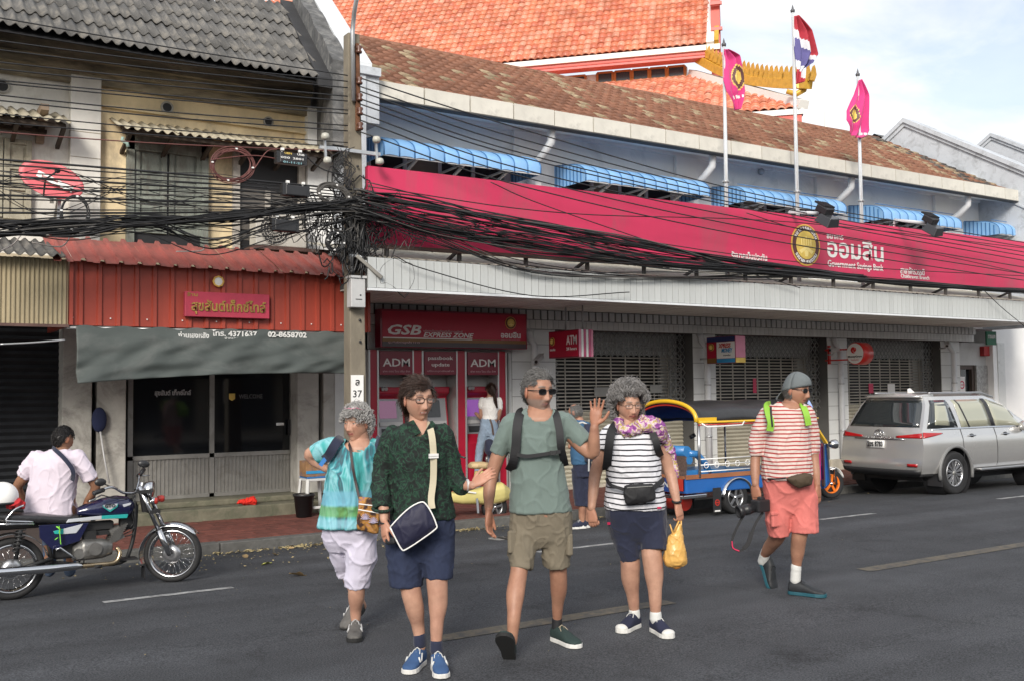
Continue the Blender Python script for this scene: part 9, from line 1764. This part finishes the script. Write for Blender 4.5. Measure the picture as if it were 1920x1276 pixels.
# ---------- woman at the machine
D = depth((X(918,780,YF-.35),YF-.35,1.0));P = Person(840,700,4.118,D,(X(918,780,YF-.35),YF-.35,ZW),'woman in white top and light blue jeans standing at the right cash machine')
hc = P.J(330,125,0);F = dirv(-150,-8)
def parts(mb):
    P.torso(mb,[(300,345,175,.05),(258,395,200,.08),(265,390,270,.09),(272,375,340,.09),(258,385,420,.10),(262,380,470,.10)]);P.limb(mb,[(330,150,0,50),(328,185,0,55)]);P.limb(mb,[(268,215,0,46),(258,290,.02,42),(262,340,.06,36),(215,305,.18,28)]);P.limb(mb,[(392,215,0,46),(397,280,0,42),(385,345,.05,34)]);P.limb(mb,[(290,450,0,80),(255,600,.03,50),(235,760,.05,40),(232,880,.05,34)]);P.limb(mb,[(350,450,0,80),(345,600,.0,50),(335,760,.0,40),(332,880,0,34)])
bo,M = body(P,[parts],dict(C=hc,F=F,U=UZ,s=.92,skin=SKB,opt=dict()),[],SKB,.011);hair(P,hc,M,.92,M_bh,std_region(.4,-.5,-.8,-.3),.014,700,.05,.05,.0016,(0,-.6,-.7),19,tail=[P.J(318,95,-.08),P.J(335,85,-.14),P.J(352,140,-.16),P.J(365,200,-.15),P.J(378,258,-.13)])
mb = MB();P.torso(mb,[(298,352,178,.06),(255,400,198,.09),(258,398,260,.11),(268,382,320,.10),(262,380,352,.105)]);P.limb(mb,[(266,205,0,54),(258,250,.0,52)]);P.limb(mb,[(394,205,0,54),(399,262,.0,50)]);garment('top',mb,.009,M_wht,P.root,.006,2,9)
M_lj = mat('light_blue_jeans',(.22,.29,.38),rough=.9,var=.2,scale=10,bump=.2,bscale=260);mb = MB();P.torso(mb,[(255,372,345,.10),(245,385,400,.12),(240,388,450,.12),(250,380,480,.10)]);P.limb(mb,[(285,450,0,96),(248,580,.02,66),(232,720,.04,54),(228,880,.05,52)]);P.limb(mb,[(345,450,0,96),(345,600,.0,70),(340,880,.0,54)]);garment('jeans',mb,.010,M_lj,P.root,.006,5,9);strap(P,[P.J(325,350,-.11),P.J(340,400,-.13),P.J(350,470,-.13)],.03,.006,mat('brown_belt',(.05,.025,.015)),'bag_strap',parent=P.root)
mb = MB();limb(mb,[(P.J(320,540,-.14),.09),(P.J(330,590,-.14),.10)],12);t = thing('shoulder_bag','dark bag hanging beside the woman in jeans at the cash machine','bag',P.J(320,560,-.15));garment('pouch',mb,.012,M_navy,t,.006)
# ---------- man in blue seen from behind
D = 12.95;P = Person(980,540,3.038,D,atZ(1088,987,roadz(10.5)),'grey haired man in blue T-shirt and dark shorts standing in the gutter behind the walkers')
hc = P.J(300,708,0);F = dirv(-118,-14)
def parts(mb):
    P.torso(mb,[(305,345,745,.06),(285,378,785,.09),(280,375,860,.11),(280,378,950,.12),(288,390,1010,.12)]);P.limb(mb,[(308,725,.0,48),(322,750,0,52),(328,775,0,55)]);P.limb(mb,[(362,785,0,50),(372,860,.02,44),(350,920,.05,34)]);P.limb(mb,[(300,790,.05,46),(290,870,.1,40),(270,900,.12,30)])
    P.limb(mb,[(320,1010,0,70),(325,1120,0,56),(338,1230,0,44),(338,1290,.02,40),(340,1350,.02,26)]);P.limb(mb,[(355,1010,0,70),(358,1120,.02,56),(360,1230,.05,44),(362,1290,.08,40),(362,1345,.08,26)])
bo,M = body(P,[parts],dict(C=hc,F=F,U=UZ,s=.98,skin=SKC,opt=dict()),[],SKC,.011);hair(P,hc,M,.98,M_sp,lambda d:(1 if (d.z > -.45 and d.y < .35 and (d.z < .80 or d.y > .2)) else 0)*1.0,.009,900,.02,.05,.0014,(0,-.5,-.6),23)
M_bt = mat('dusty_blue_cotton',(.035,.10,.19),rough=.9,var=.1,bump=.2,bscale=260);mb = MB();P.torso(mb,[(300,350,748,.07),(284,376,780,.10),(276,380,850,.13),(272,380,940,.14),(280,385,1000,.14)]);P.limb(mb,[(362,785,0,60),(374,840,.01,58)]);garment('tshirt',mb,.009,M_bt,P.root,.008,3,8)
mb = MB();P.torso(mb,[(280,386,965,.13),(285,394,1020,.13),(290,392,1070,.12)]);P.limb(mb,[(320,1030,0,84),(322,1130,0,74),(328,1236,0,66)],(1,0));P.limb(mb,[(358,1030,0,84),(364,1130,.02,74),(366,1236,.03,64)],(1,0));garment('shorts',mb,.009,M_navy,P.root,.007,6,8)
for (x,y,dd) in ((340,1335,.02),(362,1330,.08)):mb = MB();P.limb(mb,[(x,y,dd,32),(x,y+26,dd,34)]);garment('sock',mb,.007,M_wl,P.root,0)
for (x,dd,a) in ((343,.02,-75),(364,.08,-60)):q = P.J(x,1350,dd);shoe(P,Vector((q.x,q.y,roadz(q.y)+.003))-dirv(a)*.05,dirv(a),UZ,.27,.10,M_navy,M_sole,lace=M_wl)
t = thing('backpack','navy backpack hanging from the shoulder of the man in blue','backpack',P.J(372,900,-.2));mb = MB();P.torso(mb,[(350,392,770,.04,-.10),(348,398,830,.08,-.14),(345,402,930,.09,-.15),(352,398,985,.07,-.13)]);garment('pack',mb,.010,M_navy,t,.006);strap(P,[P.J(310,770,-.09),P.J(345,762,-.1),P.J(375,790,-.12),P.J(382,860,-.2),P.J(378,960,-.22),P.J(376,1040,-.18)],.02,.006,M_lgrey,parent=t)
# ================================================================ SMALL THINGS BY THE SHOP DOOR
yq = 14.2;q = atZ(588,950,ZW);q.y = 13.9;q.x = X(588,930,13.9);t = thing('plastic_stool','white plastic stool with blue seat by the shop door pillar','stool',(q.x,13.9,ZW));z1 = Z(588,893,13.9);M_ps = mat('white_plastic',(.55,.55,.54),rough=.4);b = MB();b.bb(q.x-.15,q.x+.15,13.75,14.05,z1-.05,z1-.01)
for sx in (-1,1):
    for sy in (-1,1):b.bar((q.x+sx*.14,13.9+sy*.14,z1-.03),(q.x+sx*.18,13.9+sy*.18,ZW),.05,.035)
b.bb(q.x-.17,q.x+.17,13.73,13.75,ZW+.1,ZW+.14);b.build('frame',M_ps,t,bevel=.008);b = MB();b.bb(q.x-.155,q.x+.155,13.745,14.055,z1-.01,z1+.015);b.build('seat',mat('stool_blue',(.03,.15,.4),rough=.4),t,bevel=.006)
b = MB();b.bb(q.x-.17,q.x+.15,13.75,14.02,z1+.016,z1+.24);o = b.build('cardboard_box',mat('worn_cardboard',(.27,.15,.07),rough=.9,var=.3,scale=6,dirt=(.05,.08,.16),damt=.4,dscale=5),loc=(q.x,13.9,z1),bevel=.005);tag(o,'worn brown cardboard box standing on the plastic stool','box');b = MB();b.bb(q.x-.172,q.x+.152,13.742,13.749,z1+.06,z1+.10);b.build('printed_band',mat('print_blue',(.03,.25,.5)),o)
bx = X(570,945,13.75);zb_ = Z(570,925,13.75);t = thing('bucket','black plastic bucket on the pavement beside the stool','bucket',(bx,13.75,ZW));b = MB();b.lathe((bx,13.75,ZW+.005),UZ,[(0,0),(.11,0),(.145,zb_-ZW-.03),(.158,zb_-ZW-.03),(.158,zb_-ZW),(.140,zb_-ZW),(.105,.02),(0,.02)],28);b.build('tub',M_black,t);b = MB();b.ball((bx,13.75,zb_-.05),(.13,.13,.06),12,6);b.build('soil',M_soil,t)
mb = MB();q = [atZ(x,y,.16) for x,y in ((498,945),(515,941),(535,944),(546,948))];
for a in q:a.y = 14.25;a.z = .10
limb(mb,[(a,r) for a,r in zip(q,(.03,.06,.05,.02))],10);t = thing('red_rag','crumpled bright red rag lying on the door step','cloth',q[1]);garment('cloth_body',mb,.008,mat('red_rag',(.6,.02,.01),rough=.9),t,.02,5,20)
b = MB();b.tube([atY(188,808,YF-.05),atY(196,860,YF-.08),atY(205,905,YF-.1)],.012,8);p = atY(186,786,YF-.03);b2 = MB();b2.ball(p,(.10,.05,.17),14,10);t = thing('broom','broom handle below a dark blue cap hanging in the gap between the pillars','broom',atY(205,905,YF-.1));b.build('stick',M_lgrey,t);b2.build('head',mat('dark_blue_cloth',(.01,.015,.05),rough=.9),t)
b = MB();p = atY(1592,868,YF-.45);b.tube([p,p+Vector((.12,0,.05)),p+Vector((.2,0,-.02))],.03,8);b.cyl(p+Vector((.05,0,.06)),UZ,.05,.03);o = b.build('water_valve',mat('blue_green_valve',(.05,.2,.22),rough=.5),loc=p);tag(o,'small blue green water valve sticking out of the plinth behind the orange wheel','valve')

for q in (M_wt,M_bt,M_jn,M_lj):cloth(q,.5,5)
